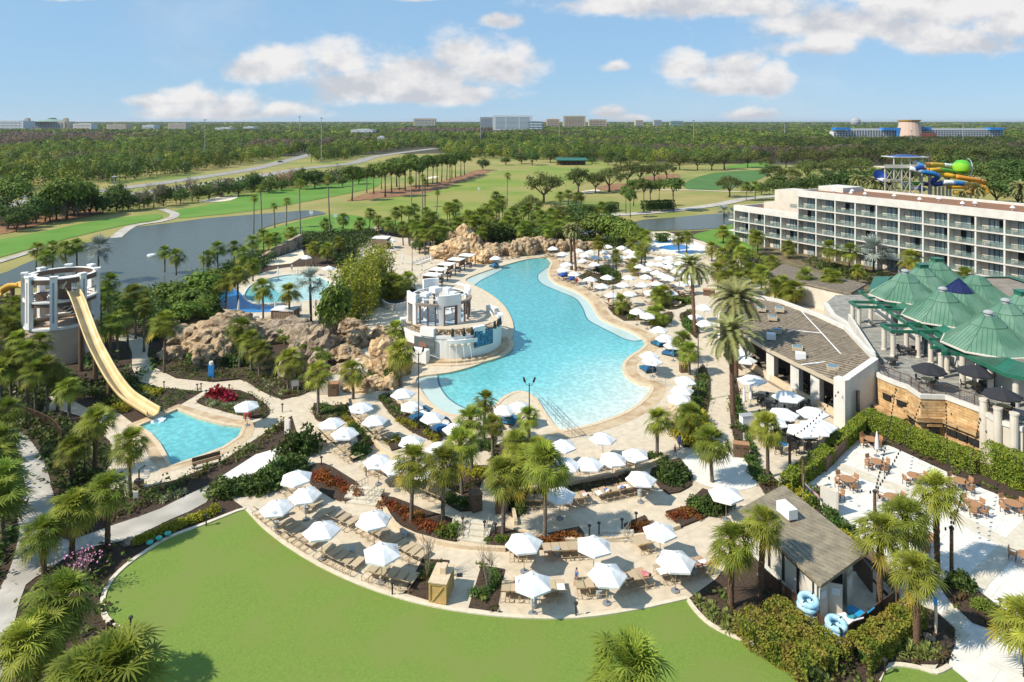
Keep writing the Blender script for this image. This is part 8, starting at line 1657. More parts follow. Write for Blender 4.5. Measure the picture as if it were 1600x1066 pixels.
def drum_proto():
    o = thing('drum_table', '', 'side table'); mb = MB(); mb.lathe([(.2, 0), (.24, .25), (.2, .48), (0, .48)], 14); mb.build('drum', 'grey_drum', o); mb = MB(); mb.lathe([(0, .485), (.25, .485), (.25, .52), (0, .52)], 14); mb.build('table_top', 'grey_drum', o); return proto(o)
DT = drum_proto()
for where, L in (('in the left lawn terrace rows', [(431, 826), (447, 805), (478, 802), (632, 842), (602, 880), (550, 868)]), ('in the right lawn terrace rows', [(834, 928), (870, 868), (936, 934), (950, 916), (1028, 846), (834, 950), (1085, 900)]), ('in the middle terrace rows', [(870, 790), (995, 760), (1000, 776), (668, 752), (543, 692), (545, 694), (589, 666), (600, 742)])):
    for px, py in L: x, y = g(px, py); reg(place(DT, (x, y, .05), 0, 1, label='', cat='side table', group='grey drum tables'), 'small grey drum table', where)
# ---------------------------------------------------------------- tables and chairs
def chair_proto(name, m, fm):
    o = thing(name, '', 'chair'); mb = MB(); mb.box((0, 0, .45), (.5, .48, .05)); mb.build('seat', m, o); mb = MB(); mb.box((0, -.24, .75), (.5, .05, .42), 0, 1, .12); mb.build('backrest', m, o)
    for x, y in ((-.23, .22), (.23, .22), (-.23, -.22), (.23, -.22)): mb = MB(); mb.box((x, y, .22), (.04, .04, .44)); mb.build('leg', fm, o)
    mb = MB()
    for s in (-.27, .27): mb.box((s, 0, .66), (.05, .48, .04)); mb.box((s, .2, .55), (.04, .04, .2))
    mb.build('armrest', m, o); return proto(o)
def table_proto(name, m, fm, r=.6):
    o = thing(name, '', 'table'); mb = MB(); mb.lathe([(0, .71), (r, .71), (r, .755), (0, .755)], 22); mb.build('table_top', m, o)
    for k in range(4): a = PI/4+k*PI/2; mb = MB(); mb.tube([(.1*math.cos(a), .1*math.sin(a), .7), (r*.7*math.cos(a), r*.7*math.sin(a), 0)], .03, 5); mb.build('leg', fm, o)
    return proto(o)
TC = chair_proto('teak_chair', 'teak', 'dark_metal'); TT = table_proto('teak_table', 'teak', 'dark_metal', .68); DC = chair_proto('dark_chair', 'dark_metal', 'dark_metal'); DTB = table_proto('dark_table', 'dark_metal', 'dark_metal'); TTS = table_proto('tan_table', 'crate_wood', 'dark_metal', .62)
def dining(PT, PC, px, py, n, tl, cl, z=.06, a0=.3, zt=.75, r=.95, tg=None, cg=None):
    x, y = g(px, py, z+zt); place(PT, (x, y, z), rnd.uniform(0, 6), 1, label=tl, cat='table', group=tg)
    for k in range(n):
        a = a0+2*PI*k/n+rnd.uniform(-.15, .15); o = place(PC, (x+r*math.cos(a), y+r*math.sin(a), z), a+PI/2, 1, label='', cat='chair', group=cg); reg(o, cl[0], cl[1])
for px, py, n, tl in ((1362, 686, 4, 'round teak table with the closed umbrella on the white patio'), (1371, 721, 4, 'round teak table nearest the closed umbrella table'), (1324, 748, 4, 'round teak table in the left middle of the white patio'), (1299, 770, 3, 'round teak table behind the notice board'), (1395, 776, 3, 'round teak table behind the post, half under a palm'), (1430, 743, 2, 'round teak table hidden behind the tall patio palm'), (1501, 751, 4, 'round teak table along the long hedge'), (1519, 786, 5, 'round teak table right of the tall patio palm'), (1584, 786, 4, 'round teak table near the tall hedge at the right edge'), (1440, 843, 3, 'round teak table behind the twin palms'), (1606, 868, 3, 'round teak table cut by the right edge')):
    dining(TT, TC, px, py, n, tl, ('teak armchair', 'at the '+tl.replace('round teak ', '')), tg='teak tables', cg='teak chairs')
for px, py, n, tl in ((1450, 592, 3, 'tan table under the leftmost black umbrella'), (1522, 600, 3, 'tan table under the middle black umbrella'), (1568, 634, 3, 'tan table under the rightmost black umbrella')): dining(TTS, DC, px, py, n, tl, ('black chair', 'at the '+tl), 5.02, tg='tan terrace tables', cg='black chairs')
for px, py, n, tl in ((1417, 545, 4, 'dark table between the pergola columns'), (1390, 561, 3, 'dark table beside the terrace railing corner')): dining(DTB, DC, px, py, n, tl, ('black chair', 'at the '+tl), 5.02, tg='dark terrace tables', cg='black chairs')
for k, (px, py) in enumerate(((1188, 618), (1200, 628), (1202, 648), (1226, 660), (1242, 640), (1262, 686), (1292, 672), (1212, 676), (1250, 628))):
    dining(DTB, DC, px, py, 3, '', ('black chair', 'on the restaurant terrace'), .05, tg='dark restaurant tables', cg='black chairs')
for o in [o for o in COL.objects if o.get('category') == 'table' and not o.get('label')]: reg(o, 'dark table', 'under the restaurant terrace umbrellas')
def firetable():
    x, y = g(1221, 702); o = thing('drum_fire_table', 'round pale table with a bright blue top among black armchairs', 'table', (x, y, .05)); mb = MB(); mb.lathe([(.75, 0), (.8, .35), (.8, .5), (0, .5)], 24); mb.build('body', 'kerb', o); mb = MB(); mb.lathe([(0, .51), (.6, .51), (.6, .54), (0, .54)], 20); mb.build('table_top', 'tube_blue', o)
    for k in range(5): a = .4+k*1.2566; c = place(DC, (x+1.45*math.cos(a), y+1.45*math.sin(a), .05), a+PI/2, 1.35, label='', cat='chair', group='black armchairs'); reg(c, 'large black armchair', 'around the blue topped table')
firetable()
# ---------------------------------------------------------------- posts, lamps, strings of bulbs
def lamp(px, pyt, pyb, label, heads=True):
    x, y = g(px, pyb); h = (pyb-pyt)*y/F; o = thing('lamp_post', label, 'lamp post', (x, y, .05), group='black lamp posts'); mb = MB(); mb.lathe([(.11, 0), (.11, .6), (.065, .7), (.055, h)], 10); mb.build('pole', 'dark_metal', o)
    if heads:
        for s in (-1, 1): mb = MB(); mb.tube([(0, 0, h-.25), (s*.3, 0, h-.15), (s*.5, 0, h+.2)], .03, 5); mb.build('bracket', 'dark_metal', o); mb = MB(); mb.tube([(s*.45, 0, h+.15), (s*.6, -.1, h+.65)], [.12, .10], 8); mb.build('lamp_head', 'dark_metal', o)
    else: mb = MB(); mb.lathe([(.1, h), (.16, h+.3), (0, h+.4)], 8); mb.build('lamp_head', 'dark_metal', o)
for a in ((827, 600, 697, 'black lamp post with two floodlights beside the pool point'), (654, 552, 672, 'black lamp post with two floodlights at the pool corner'), (958, 386, 487, 'tall black lamp post among the far umbrellas', False), (1091, 524, 627, 'black lamp post in the grass strip of the east walk', False), (318, 396, 450, 'black lamp post among the bushes by the lake', False), (412, 366, 422, 'black lamp post behind the play pool', False), (644, 388, 424, 'black lamp post on the upper terrace', False), (132, 690, 745, 'black lamp post beside the left palms', False)): lamp(*a)
POSTS = {}
def wood_post(k, px, pyt, pyb, label):
    x, y = g(px, pyb); h = (pyb-pyt)*y/F; o = thing('light_post', label, 'post', (x, y, 0), group='festoon posts'); mb = MB(); mb.lathe([(.14, 0), (.12, h), (0, h)], 10); mb.build('pole', 'trunk_brown', o); mb = MB(); mb.lathe([(.17, h-.2), (.17, h-.05), (0, h+.04)], 10); mb.build('cap', 'dark_metal', o); POSTS[k] = (x, y, h-.1)
wood_post('a', 1487, 823, 907, 'wooden festoon post standing at the front of the white patio'); wood_post('b', 1367, 766, 838, 'wooden festoon post in the middle of the white patio'); wood_post('c', 1255, 713, 768, 'wooden festoon post beside the flag'); wood_post('d', 1234, 682, 742, 'wooden festoon post behind the drum fire table'); wood_post('e', 1302, 705, 722, 'short wooden post at the patio gate')
WALLP = [(*TER[8], 4.4), (*TER[9], 4.4), (*TER[10], 4.6), (*TER[6], 4.4)]
def festoon(a, b, sag, label):
    o = thing('festoon_lights', label, 'string lights', a, group='festoon lights'); P = []; n = 24; a, b = Vector(a), Vector(b)
    for i in range(n+1): t = i/n; P.append(a.lerp(b, t)-a-Vector((0, 0, sag*4*t*(1-t))))
    mb = MB(); mb.tube(P, .007, 3); mb.build('cable', 'dark_metal', o); L = (b-a).length; m = int(L/.8)
    for k in range(m): f = (k+.5)/m*n; i = int(f); p = P[i].lerp(P[i+1], f-i); put('bulb', BULB, o, p)
BULB = MB().lathe([(.06, 0), (.075, -.1), (.07, -.2), (0, -.24)], 6).mesh('bulb', 'dark_metal')
for a, b, l in (('b', WALLP[0], 'string of lights from the middle patio post to the stone wall'), ('b', WALLP[3], 'string of lights from the middle patio post towards the restaurant end wall'), ('a', WALLP[1], 'string of lights from the front patio post to the stone wall'), ('a', WALLP[2], 'string of lights from the front patio post to the white columns'), ('c', 'b', 'string of lights between the flag post and the middle patio post'), ('d', (37.5, 77, 4.6), 'string of lights over the market umbrellas'), ('a', 'b', 'string of lights between the front and middle patio posts')):
    festoon(POSTS[a], POSTS[b] if isinstance(b, str) else b, .7, l)
# ---------------------------------------------------------------- single things
def boxthing(name, px, py, d, m, label, cat, rz=0, lid=None, doors=None, z=.05):
    x, y = g(px, py); o = thing(name, label, cat, (x, y, z), rz); mb = MB(); mb.box((0, 0, d[2]/2), d); mb.build('body', m, o)
    if lid: mb = MB(); mb.box((0, 0, d[2]+.04), (d[0]+.1, d[1]+.1, .08)); mb.build('lid', lid, o)
    for k in range(doors or 0): mb = MB(); w = d[0]/doors; mb.box((-d[0]/2+w*(k+.5), -d[1]/2-.015, d[2]*.5), (w*.8, .03, d[2]*.8)); c = mb.build('door', 'dark_wood', o); mb = MB(); mb.box((-d[0]/2+w*(k+.5), -d[1]/2-.04, d[2]*.75), (w*.5, .03, .1)); mb.build('slot', 'dark_metal', c)
    return o
boxthing('towel_bin', 743, 797, (.9, .9, 1.45), 'bin_brown', 'brown towel bin beside the middle shrub bed', 'bin', .5, 'dark_wood', 1); boxthing('towel_bin', 782, 800, (.9, .8, 1.2), 'bin_brown', 'brown bin with a grey top left of the palm trunk', 'bin', .1, 'grey_drum', 1); boxthing('towel_bin', 521, 618, (1.2, 1.0, 1.5), 'bin_brown', 'brown bin at the foot of the rock stairs', 'bin', .1, 'teak', 1); boxthing('litter_bin', 1158, 714, (1.5, .7, 1.3), 'dark_wood', 'double brown litter bin beside the round white patio', 'bin', -.25, 'teak', 2); boxthing('towel_bin', 1068, 582, (1.0, .7, 1.0), 'dark_wood', 'brown box beside the palm near the blue daybeds', 'bin', .1, 'teak', 2); boxthing('covered_grill', 1167, 668, (1.4, .8, 1.3), 'ac_white', 'grey covered grill on the restaurant terrace edge', 'grill', .2, 'far_grey'); boxthing('towel_kiosk', 1141, 440, (3.4, 2.4, 2.7), 'white_wall', 'small white kiosk behind the date palm', 'kiosk', -.3, 'roof_grey', 2); boxthing('vending_case', 1181, 446, (2.0, 1.0, 2.2), 'plastic_blue', 'blue and white cabinet beside the kiosk palms', 'cabinet', -.4, 'far_white', 1); boxthing('towel_bin', 1108, 462, (2.2, 1.0, 1.1), 'dark_wood', 'low brown counter behind the sunbed rows', 'counter', -.3, 'teak', 3)
def crate():
    x, y = g(690, 930); o = thing('wooden_crate', 'golden wooden crate with cross braces at the lawn edge', 'crate', (x, y, .05), -.18); w, d, h = 1.15, 2.0, 1.45; mb = MB(); mb.box((0, 0, h/2), (w, d, h)); mb.build('body', 'crate_wood', o); mb = MB()
    for s in (-1, 1):
        for q_ in (-1, 1): mb.box((s*(w/2), q_*(d/2), h/2), (.13, .13, h+.02))
        mb.box((0, s*(d/2+.03), .08), (w, .06, .12)); mb.box((0, s*(d/2+.03), h-.08), (w, .06, .12)); mb.tube([(-w/2+.1, s*(d/2+.02), .1), (w/2-.1, s*(d/2+.02), h-.1)], .06, 4); mb.box((s*(w/2+.03), 0, .08), (.06, d, .12)); mb.box((s*(w/2+.03), 0, h-.08), (.06, d, .12)); mb.tube([(s*(w/2+.02), -d/2+.1, .1), (s*(w/2+.02), d/2-.1, h-.1)], .06, 4)
    mb.build('braces', 'crate_wood', o); mb = MB(); mb.box((0, 0, h+.04), (w+.2, d+.2, .08)); mb.build('lid', 'coping', o); mb = MB(); mb.box((.12, .2, h+.3), (.42, .7, .44)); mb.build('top_box', 'coping', o)
crate()
def board(px, py, w, h, z0, label, rz, m='kerb', name='notice_board', head=False):
    x, y = g(px, py); o = thing(name, label, 'sign', (x, y, .05), rz); mb = MB(); mb.box((0, 0, z0+h/2), (w, .12, h)); mb.build('panel', m, o); mb = MB(); mb.box((0, -.08, z0+h/2), (w*.86, .03, h*.86)); mb.build('face', 'white_wall', o)
    for s in (-1, 1): mb = MB(); mb.box((s*w*.36, 0, z0/2), (.1, .1, z0)); mb.build('post', 'kerb', o)
    if head: mb = MB(); mb.box((0, 0, z0+h+.08), (w+.1, .2, .16)); mb.build('cap', 'plastic_blue', o)
board(1296, 803, 1.5, 1.75, .45, 'tall pale notice board beside the hut flag', -.75); board(449, 684, .9, 1.9, .1, 'white sign board in the bed above the stone patio', -.6); board(1462, 990, .55, 1.7, .3, 'narrow standing sign with a blue cap by the lower lawn', 1.1, 'kerb', 'standing_sign', True); board(461, 614, .9, .7, .8, 'small pale sign below the rocks', .2); board(139, 566, .9, 1.9, 1.4, 'white sign panel beside the slide tower', .3); board(212, 790, .4, .6, .6, 'small grey sign in the planted bed', .2)
x, y = g(330, 592); o = thing('totem', 'blue totem with a white top beside the garden walk', 'totem', (x, y, .05)); mb = MB(); mb.box((0, 0, .95), (.75, .3, 1.7)); mb.build('body', 'tube_blue', o); mb = MB(); mb.blob((0, 0, 2.0), (.33, .2, .35), 4, 2, .3); mb.build('top', 'white_wall', o)
def bench(px, py, L, rz, label):
    x, y = g(px, py); o = thing('bench', label, 'bench', (x, y, .05), rz); mb = MB(); mb.box((0, 0, .45), (L, .5, .07)); mb.build('seat', 'dark_wood', o); mb = MB(); mb.box((0, .27, .75), (L, .06, .4)); mb.build('backrest', 'dark_wood', o)
    for s in (-1, 0, 1): mb = MB(); mb.box((s*L*.45, 0, .21), (.08, .45, .42)); mb.build('leg', 'dark_wood', o)
bench(323, 728, 2.6, .62, 'dark wooden bench below the slide pool')
def redchair():
    x, y = g(386, 656); o = thing('lifeguard_chair', 'red wooden lifeguard chair under the umbrella at the slide pool', 'chair', (x, y, .05), 2.2); mb = MB(); mb.box((0, 0, .7), (.7, .6, .08)); mb.build('seat', 'cloth_red', o); mb = MB(); mb.box((0, -.32, 1.15), (.7, .08, .9)); mb.build('backrest', 'cloth_red', o)
    for sx in (-1, 1):
        for sy in (-1, 1): mb = MB(); mb.box((sx*.33, sy*.28, .34), (.08, .08, .68)); mb.build('leg', 'cloth_red', o)
    mb = MB(); mb.box((.3, .1, 1.0), (.3, .5, .05)); mb.build('white_towel', 'white_cloth', o)
redchair()
def lift():
    x, y = g(217, 762); o = thing('pool_lift', 'dark pool lift with a white seat on the slide pool terrace', 'pool lift', (x, y, .05)); mb = MB(); mb.box((0, 0, .35), (.7, .5, .7)); mb.build('base', 'dark_metal', o); mb = MB(); mb.tube([(0, 0, .7), (0, 0, 1.6), (.5, .2, 1.9)], .07, 6); mb.build('arm', 'dark_metal', o); mb = MB(); mb.box((.5, .2, .8), (.5, .5, .1)).box((.5, .42, 1.1), (.5, .08, .5)); mb.build('seat', 'white_wall', o)
lift()
bp = thing('path_light', '', 'path light'); mb = MB(); mb.lathe([(.05, 0), (.05, .75), (.0, .76)], 8); mb.build('stem', 'dark_metal', bp); mb = MB(); mb.lathe([(.13, .74), (.13, .82), (0, .86)], 8); mb.build('hood', 'dark_metal', bp); BPX = proto(bp)
for where, L in (('along the garden walk by the slide pool', [(256, 609), (308, 613), (322, 623), (314, 612), (358, 614), (244, 566), (441, 645), (422, 622)]), ('along the lawn kerb', [(613, 932), (900, 965), (204, 988), (322, 823), (1383, 1056)]), ('on the terrace steps', [(572, 745), (654, 735), (723, 828), (757, 834), (774, 838), (921, 840), (936, 836), (972, 830), (994, 820), (502, 730)]), ('in the patio bed beside the white path', [(1563, 960), (1478, 1020)])):
    for px, py in L: x, y = g(px, py); reg(place(BPX, (x, y, .08), 0, 1.15, label='', cat='path light', group='path lights'), 'small black path light', where)
for px, py, l in ((234, 847, 'teal spotlight disc nearest the palms in the lawn bed'), (248, 840, 'middle teal disc in the lawn bed'), (262, 833, 'teal disc nearest the lawn corner in the bed')): x, y = g(px, py, .4); mb = MB(); mb.lathe([(0, 0), (.24, 0), (.27, .1), (.2, .16), (0, .18)], 14); o = solo('garden_disc', mb, 'plastic_teal', l, 'disc', 'teal discs'); o.location = (x, y, .3)
def rail(pts, label, h=1.0, m='steel', z=.05, n=4, name='handrail'):
    P = G(pts, z); o = thing(name, label, 'handrail', (*P[0], z)); r = [(a-P[0][0], b-P[0][1]) for a, b in P]; mb = MB(); mb.tube([(*p, h) for p in r], .03, 5); mb.tube([(*p, h*.5) for p in r], .022, 4); mb.build('rails', m, o); c = smoothpoly(r, False, 3) if len(r) > 2 else [(r[0][0]+(r[1][0]-r[0][0])*k/n, r[0][1]+(r[1][1]-r[0][1])*k/n) for k in range(n+1)]; mb = MB()
    for p in c: mb.tube([(*p, 0), (*p, h)], .025, 5)
    mb.build('posts', m, o)
rail([(834, 622), (868, 660), (894, 684)], 'left steel handrail running down the beach entry'); rail([(856, 634), (880, 660), (905, 684)], 'right steel handrail running down the beach entry'); rail([(1016, 596), (1040, 604)], 'short steel handrail at the right beach corner'); rail([(556, 772), (575, 762)], 'curved handrail left of the coppery shrub steps', m='pole_metal'); rail([(572, 790), (590, 775)], 'handrail right of the coppery shrub steps', m='pole_metal'); rail([(756, 848), (764, 826)], 'right handrail of the steps between the shrub beds', m='pole_metal'); rail([(716, 846), (728, 824)], 'left handrail of the steps between the shrub beds', m='pole_metal'); rail([(975, 848), (985, 832)], 'handrail of the steps beside the right umbrella', m='pole_metal'); rail([(648, 444), (664, 430), (690, 418), (704, 408)], 'bronze railing along the walk behind the cabana row', m='bronze'); rail([(552, 606), (590, 612), (622, 600)], 'dark railing below the golden rocks', m='bronze')
def curvefence():
    c = smoothpoly(G([(-30, 648), (0, 650), (34, 655), (64, 666), (84, 678), (96, 694)]), False, 8); o = thing('curved_fence', 'curved bronze picket fence at the left edge above the grey walk', 'fence', (*c[0], 0)); r = [(a-c[0][0], b-c[0][1]) for a, b in c]; mb = MB()
    for a, b in zip(r, r[1:]):
        n = max(1, int(math.hypot(b[0]-a[0], b[1]-a[1])/.14))
        for k in range(n): t = k/n; mb.box((a[0]+(b[0]-a[0])*t, a[1]+(b[1]-a[1])*t, .75), (.03, .03, 1.4))
    mb.build('pickets', 'bronze', o); mb = MB(); strip(mb, r, .06, 1.42, 1.48); strip(mb, r, .05, .2, .25); mb.build('rails', 'bronze', o); mb = MB()
    for p in r[::5]: mb.box((*p, .8), (.1, .1, 1.6))
    mb.build('posts', 'bronze', o)
curvefence()
def gate():
    c = G([(1291, 738), (1323, 704)]); o = thing('patio_fence', 'short brown slatted fence panel between the hedges at the patio corner', 'fence', (*c[0], 0)); v = Vector((c[1][0]-c[0][0], c[1][1]-c[0][1], 0)); a = math.atan2(v.y, v.x); n = int(v.length/.14); mb = MB()
    for k in range(n): p = v*((k+.5)/n); mb.box((p.x, p.y, .65), (.09, .05, 1.2), a)
    mb.build('slats', 'dark_wood', o); mb = MB()
    for t in (0, .5, 1): p = v*t; mb.box((p.x, p.y, .75), (.14, .14, 1.5), a)
    mb.build('posts', 'dark_wood', o)
gate()
def flag():
    x, y = g(1262, 800); o = thing('hut_flag', 'striped red and white flag with a blue corner draped beside the hut roof', 'flag', (x, y, 0)); mb = MB(); mb.tube([(-.35, .2, 0), (-.3, .1, 3.2)], .035, 6); mb.build('pole', 'pole_metal', o)
    V = []; nx, ny = 13, 12; a, b, c = Vector((-.3, .1, 2.55)), Vector((1.15, -.2, -.95)), Vector((.35, -.05, -.62))
    for j in range(nx+1):
        for i in range(ny+1): V.append(a+b*(i/ny)*1.0-Vector((0, 0, 0))+c*(-j/nx)*-1.0+Vector((0, .06*math.sin(i*.9+j*.2), .03*math.sin(i*1.1))))
    mb = MB(); mb.add(V, [(j*(ny+1)+i, j*(ny+1)+i+1, (j+1)*(ny+1)+i+1, (j+1)*(ny+1)+i) for j in range(nx) for i in range(ny)]); f = mb.build('cloth', 'flag_red', o); f.data.materials.append(MATS['white_cloth']); f.data.materials.append(MATS['flag_blue'])
    for k, p in enumerate(f.data.polygons): j, i = divmod(k, ny); p.material_index = 2 if (j >= 6 and i < 5) else j % 2
flag()
for px, py, rz, m, l in ((1346, 972, .6, 'plastic_blue', 'bright blue plastic chair folded open in the hut yard'), (1330, 985, .3, 'ac_white', 'white plastic chaise in the hut yard')):
    x, y = g(px, py); o = thing('plastic_chaise', l, 'chaise', (x, y, .2), rz); mb = MB(); mb.box((0, .3, .3), (.7, 1.2, .08)); mb.build('seat', m, o); mb = MB(); mb.box((0, -.45, .7), (.7, .9, .08), 0, 1, -.95); mb.build('backrest', m, o)
    for sx in (-.3, .3): mb = MB(); mb.box((sx, .2, .13), (.06, 1.2, .26)); mb.build('runner', m, o)
x, y = g(238, 400, TZ); o = thing('lake_fountain', 'small white float lying on the lake', 'fountain', (x, y, TZ+.06)); mb = MB(); mb.lathe([(1.3, 0), (1.2, .35), (.4, .45), (0, .6)], 14); mb.build('float', 'far_white', o); mb = MB(); mb.box((.9, 0, .5), (.7, .5, .4)); mb.build('pump', 'far_grey', o)
for k, (px, py, l) in enumerate(((486, 339, 'white target post on the lakeside grass, left'), (524, 344, 'white target sign on the lakeside grass, middle'), (541, 349, 'white target sign on the lakeside grass, right'), (748, 300, 'white distance sign on the driving range'), (1149, 296, 'white tee sign beside the right fairway'))):
    x, y = g(px, py, TZ); o = thing('range_sign', l, 'sign', (x, y, TZ), group='range signs'); mb = MB(); mb.box((0, 0, 1.6), (1.3, .15, 1.2)); mb.build('panel', 'far_white', o); mb = MB(); mb.box((0, 0, .5), (.12, .12, 1.1)); mb.build('post', 'far_white', o)
for px, py, l in ((699, 835, 'small dark drain cover near the middle steps'), (718, 900, 'small dark drain cover right of the wooden crate'), (581, 668, 'drain cover on the upper tier')): x, y = g(px, py); mb = MB(); mb.box((0, 0, 0), (.42, .42, .03)); o = solo('drain_cover', mb, 'dark_metal', l, 'drain cover'); o.location = (x, y, .052)
for px, py, c, l in ((1330, 975, 'cloth_teal', 'teal towel lying in the hut yard'), (1194, 905, 'plastic_teal', 'teal tube leaning on the hut wall')): x, y = g(px, py); mb = MB(); mb.blob((0, 0, .2), (.5, .35, .2), 6, 2, .3); o = solo('pool_toy', mb, c, l, 'pool toy'); o.location = (x, y, .2)
# ---------------------------------------------------------------- people
def person_mesh(pose):
    J = {'pelvis': (0, 0, .95), 'waist': (0, 0, 1.12), 'chest': (0, .01, 1.32), 'neck': (0, 0, 1.5), 'head': (0, .02, 1.60), 'crown': (0, .01, 1.74)}
    R = {'pelvis': (.155, .11), 'waist': (.13, .09), 'chest': (.17, .11), 'neck': (.055, .055), 'head': (.085, .1), 'crown': (.07, .085)}
    E = [('pelvis', 'waist'), ('waist', 'chest'), ('chest', 'neck'), ('neck', 'head'), ('head', 'crown')]
    step = .22 if pose == 'walk' else .04
    for s, n in ((-1, 'l'), (1, 'r')):
        f = s*step
        J.update({'hip'+n: (s*.09, 0, .9), 'knee'+n: (s*.10, f*.6+.03, .5), 'ank'+n: (s*.10, f-.03, .09), 'toe'+n: (s*.11, f+.15, .04), 'sh'+n: (s*.18, 0, 1.42), 'elb'+n: (s*.25, -f*.5-.03, 1.14), 'wri'+n: (s*.25, -f*.8+.08, .9), 'hand'+n: (s*.25, -f*.9+.1, .83)})
        R.update({'hip'+n: (.085, .085), 'knee'+n: (.055, .055), 'ank'+n: (.038, .042), 'toe'+n: (.035, .03), 'sh'+n: (.06, .06), 'elb'+n: (.042, .042), 'wri'+n: (.028, .028), 'hand'+n: (.038, .022)})
        E += [('pelvis', 'hip'+n), ('hip'+n, 'knee'+n), ('knee'+n, 'ank'+n), ('ank'+n, 'toe'+n), ('chest', 'sh'+n), ('sh'+n, 'elb'+n), ('elb'+n, 'wri'+n), ('wri'+n, 'hand'+n)]
        for k in range(4): q = f'f{n}{k}'; h = J['hand'+n]; J[q] = (h[0]+s*.004, h[1]+.03-.018*k, h[2]-.075-.008*(k in (1, 2))); R[q] = (.009, .009); E.append(('hand'+n, q))
        q = 'th'+n; w = J['wri'+n]; J[q] = (w[0]-s*.02, w[1]+.055, w[2]-.075); R[q] = (.010, .010); E.append(('wri'+n, q))
    if pose == 'recline':
        for k, (x, y, z) in list(J.items()):
            if k[:4] in ('knee', 'anke') or k[:3] in ('ank', 'toe'): J[k] = (x, (.95-z)*1.0+.02, (.58 if k[:4] == 'knee' else .46)+(.1 if k[:3] == 'toe' else 0))
            elif k[:3] == 'hip': J[k] = (x, .06, .5)
            else: d = z-.95; J[k] = (x, -d*.80-(y*.5), .5+d*.58+y*.3)
    names = list(J); me = bpy.data.meshes.new('body'); me.from_pydata([J[k] for k in names], [(names.index(a), names.index(b)) for a, b in E], [])
    ob = bpy.data.objects.new('tmp_body', me); COL.objects.link(ob); md = ob.modifiers.new('skin', 'SKIN'); md.use_smooth_shade = True
    for i, k in enumerate(names): v = me.skin_vertices[0].data[i]; v.radius = R[k]; v.use_root = k == 'pelvis'
    sb = ob.modifiers.new('sub', 'SUBSURF'); sb.levels = 1; sb.render_levels = 1
    dg = bpy.context.evaluated_depsgraph_get(); m2 = bpy.data.meshes.new_from_object(ob.evaluated_get(dg)); m2.name = 'body'; bpy.data.objects.remove(ob); m2.materials.clear(); m2.materials.append(MATS['skin']); return m2, J
BODY = {p: person_mesh(p) for p in ('stand', 'walk', 'recline')}
CL = {}
def cloth_meshes(pose):
    J = BODY[pose][1]; s = MB(); v = Vector; a, b, c = v(J['pelvis']), v(J['waist']), v(J['chest']); nk = v(J['neck'])
    s.tube([a, b, c, c.lerp(nk, .6)], [.185, .165, .195, .12], 12)
    for n in 'lr': s.tube([v(J['sh'+n]), v(J['sh'+n]).lerp(v(J['elb'+n]), .6)], [.085, .065], 8)
    p = MB(); p.tube([b.lerp(a, .4), a, a.lerp(v(J['hipl']).lerp(v(J['hipr']), .5), 1.1)], [.165, .185, .15], 12)
    for n in 'lr': p.tube([v(J['hip'+n]), v(J['hip'+n]).lerp(v(J['knee'+n]), .75)], [.11, .085], 8)
    h = MB(); hd = v(J['head']).lerp(v(J['crown']), .62); h.blob(hd+(v((0, -.02, .02)) if pose != 'recline' else v((0, -.03, 0))), (.10, .11, .10), 3, 2, .08); return s.mesh('shirt', 'cloth_white', True), p.mesh('shorts', 'cloth_blue', True), h.mesh('hair', 'hair', True)
for p in BODY: CL[p] = cloth_meshes(p)
def person(px, py, pose, top, bottom, label, rz=0, sc=1.0, z=.05, at=None):
    x, y = at or g(px, py, z); o = thing('person', label, 'person', (x, y, z), rz); o.scale = (sc,)*3; put('body', BODY[pose][0], o); s, p, h = CL[pose]
    if top:
        a = put('shirt', s, o); a.material_slots[0].link = 'OBJECT'; a.material_slots[0].material = MATS[top]
    b = put('shorts', p, o); b.material_slots[0].link = 'OBJECT'; b.material_slots[0].material = MATS[bottom]; put('hair', h, o); return o
for a in ((1062, 704, 'stand', 'cloth_blue', 'cloth_blue', 'person in blue standing beside the round white patio', 1.0), (1055, 712, 'walk', 'cloth_red', 'cloth_red', 'small person in red beside the person in blue', 1.6, .62), (901, 914, 'walk', 'cloth_blue', 'cloth_grey', 'child in a blue shirt walking behind the lawn edge loungers', 2.2, .7), (901, 446, 'stand', 'cloth_red', 'cloth_red', 'person in a red shirt beside the royal blue daybeds', .3), (951, 477, 'stand', 'cloth_red', 'skin', 'person in orange-red at the pool edge sunbeds', 1.2), (383, 655, 'stand', 'cloth_red', 'cloth_red', 'person in red standing at the red lifeguard chair', 2.5), (1118, 372, 'stand', 'cloth_yellow', 'cloth_grey', 'person in a yellow vest near the pond end of the hotel', .4), (505, 616, 'walk', 'cloth_pink', 'cloth_white', 'child in pink at the foot of the rock stairs', .4, .7), (590, 433, 'stand', 'cloth_pink', 'cloth_white', 'person in pink on the walk beside the bamboo', .4), (456, 424, 'stand', 'cloth_white', 'cloth_blue', 'person in white on the far side of the play pool', 1.2), (1020, 446, 'stand', 'cloth_pink', 'cloth_red', 'person in pink between the far umbrellas', 1), (925, 452, 'stand', None, 'cloth_black', 'person in black shorts at the pool edge sunbeds', .2), (916, 449, 'walk', 'cloth_black', 'cloth_black', 'person in black walking along the pool edge sunbeds', 1.8), (800, 384, 'walk', 'cloth_white', 'cloth_white', 'x', 0)):
    if a[5] != 'x': person(*a)
def sun(row_, k, top, bottom, label): o = row_[k]; person(0, 0, 'recline', top, bottom, label, o.rotation_euler.z, 1.0, .05, (o.location.x+math.cos(o.rotation_euler.z+PI/2)*-.12, o.location.y+math.sin(o.rotation_euler.z+PI/2)*-.12))
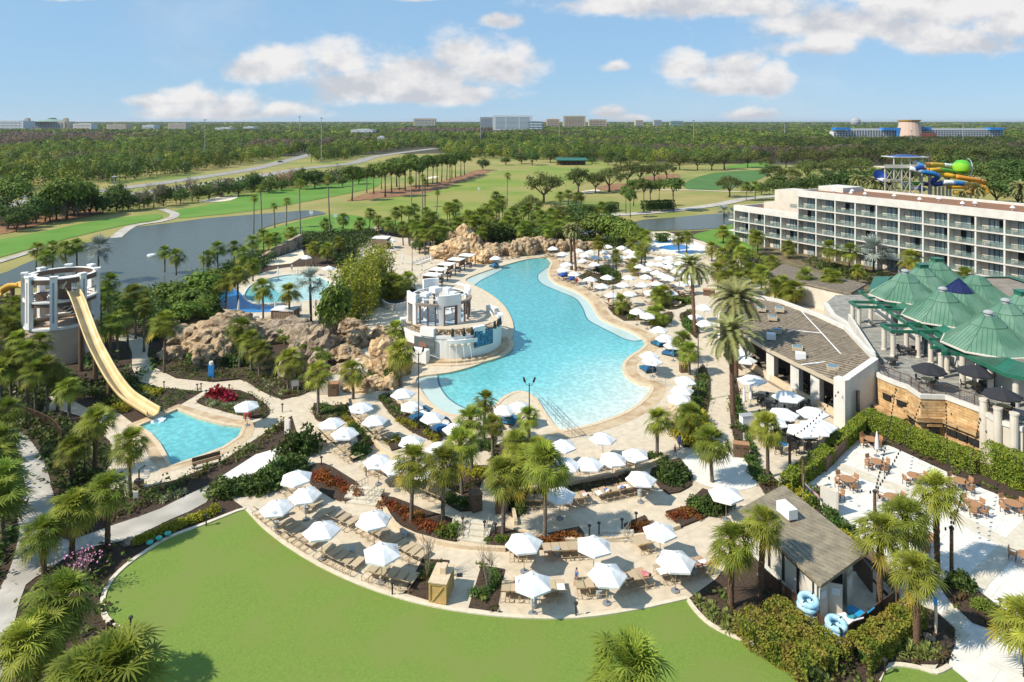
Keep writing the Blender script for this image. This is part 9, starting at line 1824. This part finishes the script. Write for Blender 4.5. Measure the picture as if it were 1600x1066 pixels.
sun(r2, 4, None, 'cloth_black', 'person in black shorts lying at the right lawn edge, leftmost of the group'); sun(r2, 6, 'cloth_pink', 'cloth_pink', 'person in pink lying left of the rightmost front umbrella'); sun(r2, 8, 'cloth_yellow', 'cloth_white', 'person in yellow lying under the rightmost front umbrella'); sun(r2, 10, None, 'cloth_red', 'person in red shorts lying at the right lawn edge'); sun(r2, 11, None, 'cloth_grey', 'person in grey shorts lying near the right lawn corner'); sun(r2, 12, None, 'cloth_white', 'person in white shorts lying at the right lawn corner')
sun(r3, 6, 'cloth_white', 'cloth_white', 'person in white lying on the row facing the round hedge, left'); sun(r3, 8, 'cloth_white', 'cloth_blue', 'person in white and blue lying on the row facing the round hedge'); sun(r3, 10, 'cloth_blue', 'cloth_white', 'person in blue lying on the row facing the round hedge, right')
EL_ = [o for o in COL.objects if o.name.startswith('sun_lounger') and o.get('category') and 400 < proj(o.location.x, o.location.y)[1] < 512 and 880 < proj(o.location.x, o.location.y)[0] < 1062]
for k, o in enumerate(EL_[::6]):
    t = [None, 'cloth_white', None, 'cloth_pink', 'cloth_blue', None][k % 6]; b = ['cloth_black', 'cloth_white', 'cloth_red', 'cloth_pink', 'cloth_teal', 'cloth_blue'][k % 6]
    p = person(0, 0, 'recline', t, b, '', o.rotation_euler.z, 1, .05, (o.location.x, o.location.y)); reg(p, {None: 'sunbather in '+b[6:]+' swimwear', 't': 0}.get(t) or f'sunbather in {t[6:]} top and {b[6:]} shorts', 'on the far sunbed rows')
tw = MB(); tw.box((0, 0, 0), (.55, .9, .03)).box((0, -.46, -.2), (.55, .03, .4)); TW = proto(tag(tw.build('towel', 'white_cloth'), '', 'towel'))
for row_, ks, where in ((r2, (7, 9, 12), 'over a lounger at the right lawn edge'), (r3, (7, 11), 'over a lounger facing the round hedge'), (r1, (5,), 'over a lounger right of the bare shrub bed')):
    for k in ks: o = row_[k]; reg(place(TW, (o.location.x, o.location.y, .48), o.rotation_euler.z+PI, 1, label='', cat='towel', group='white towels'), 'white towel', where)
label_all()
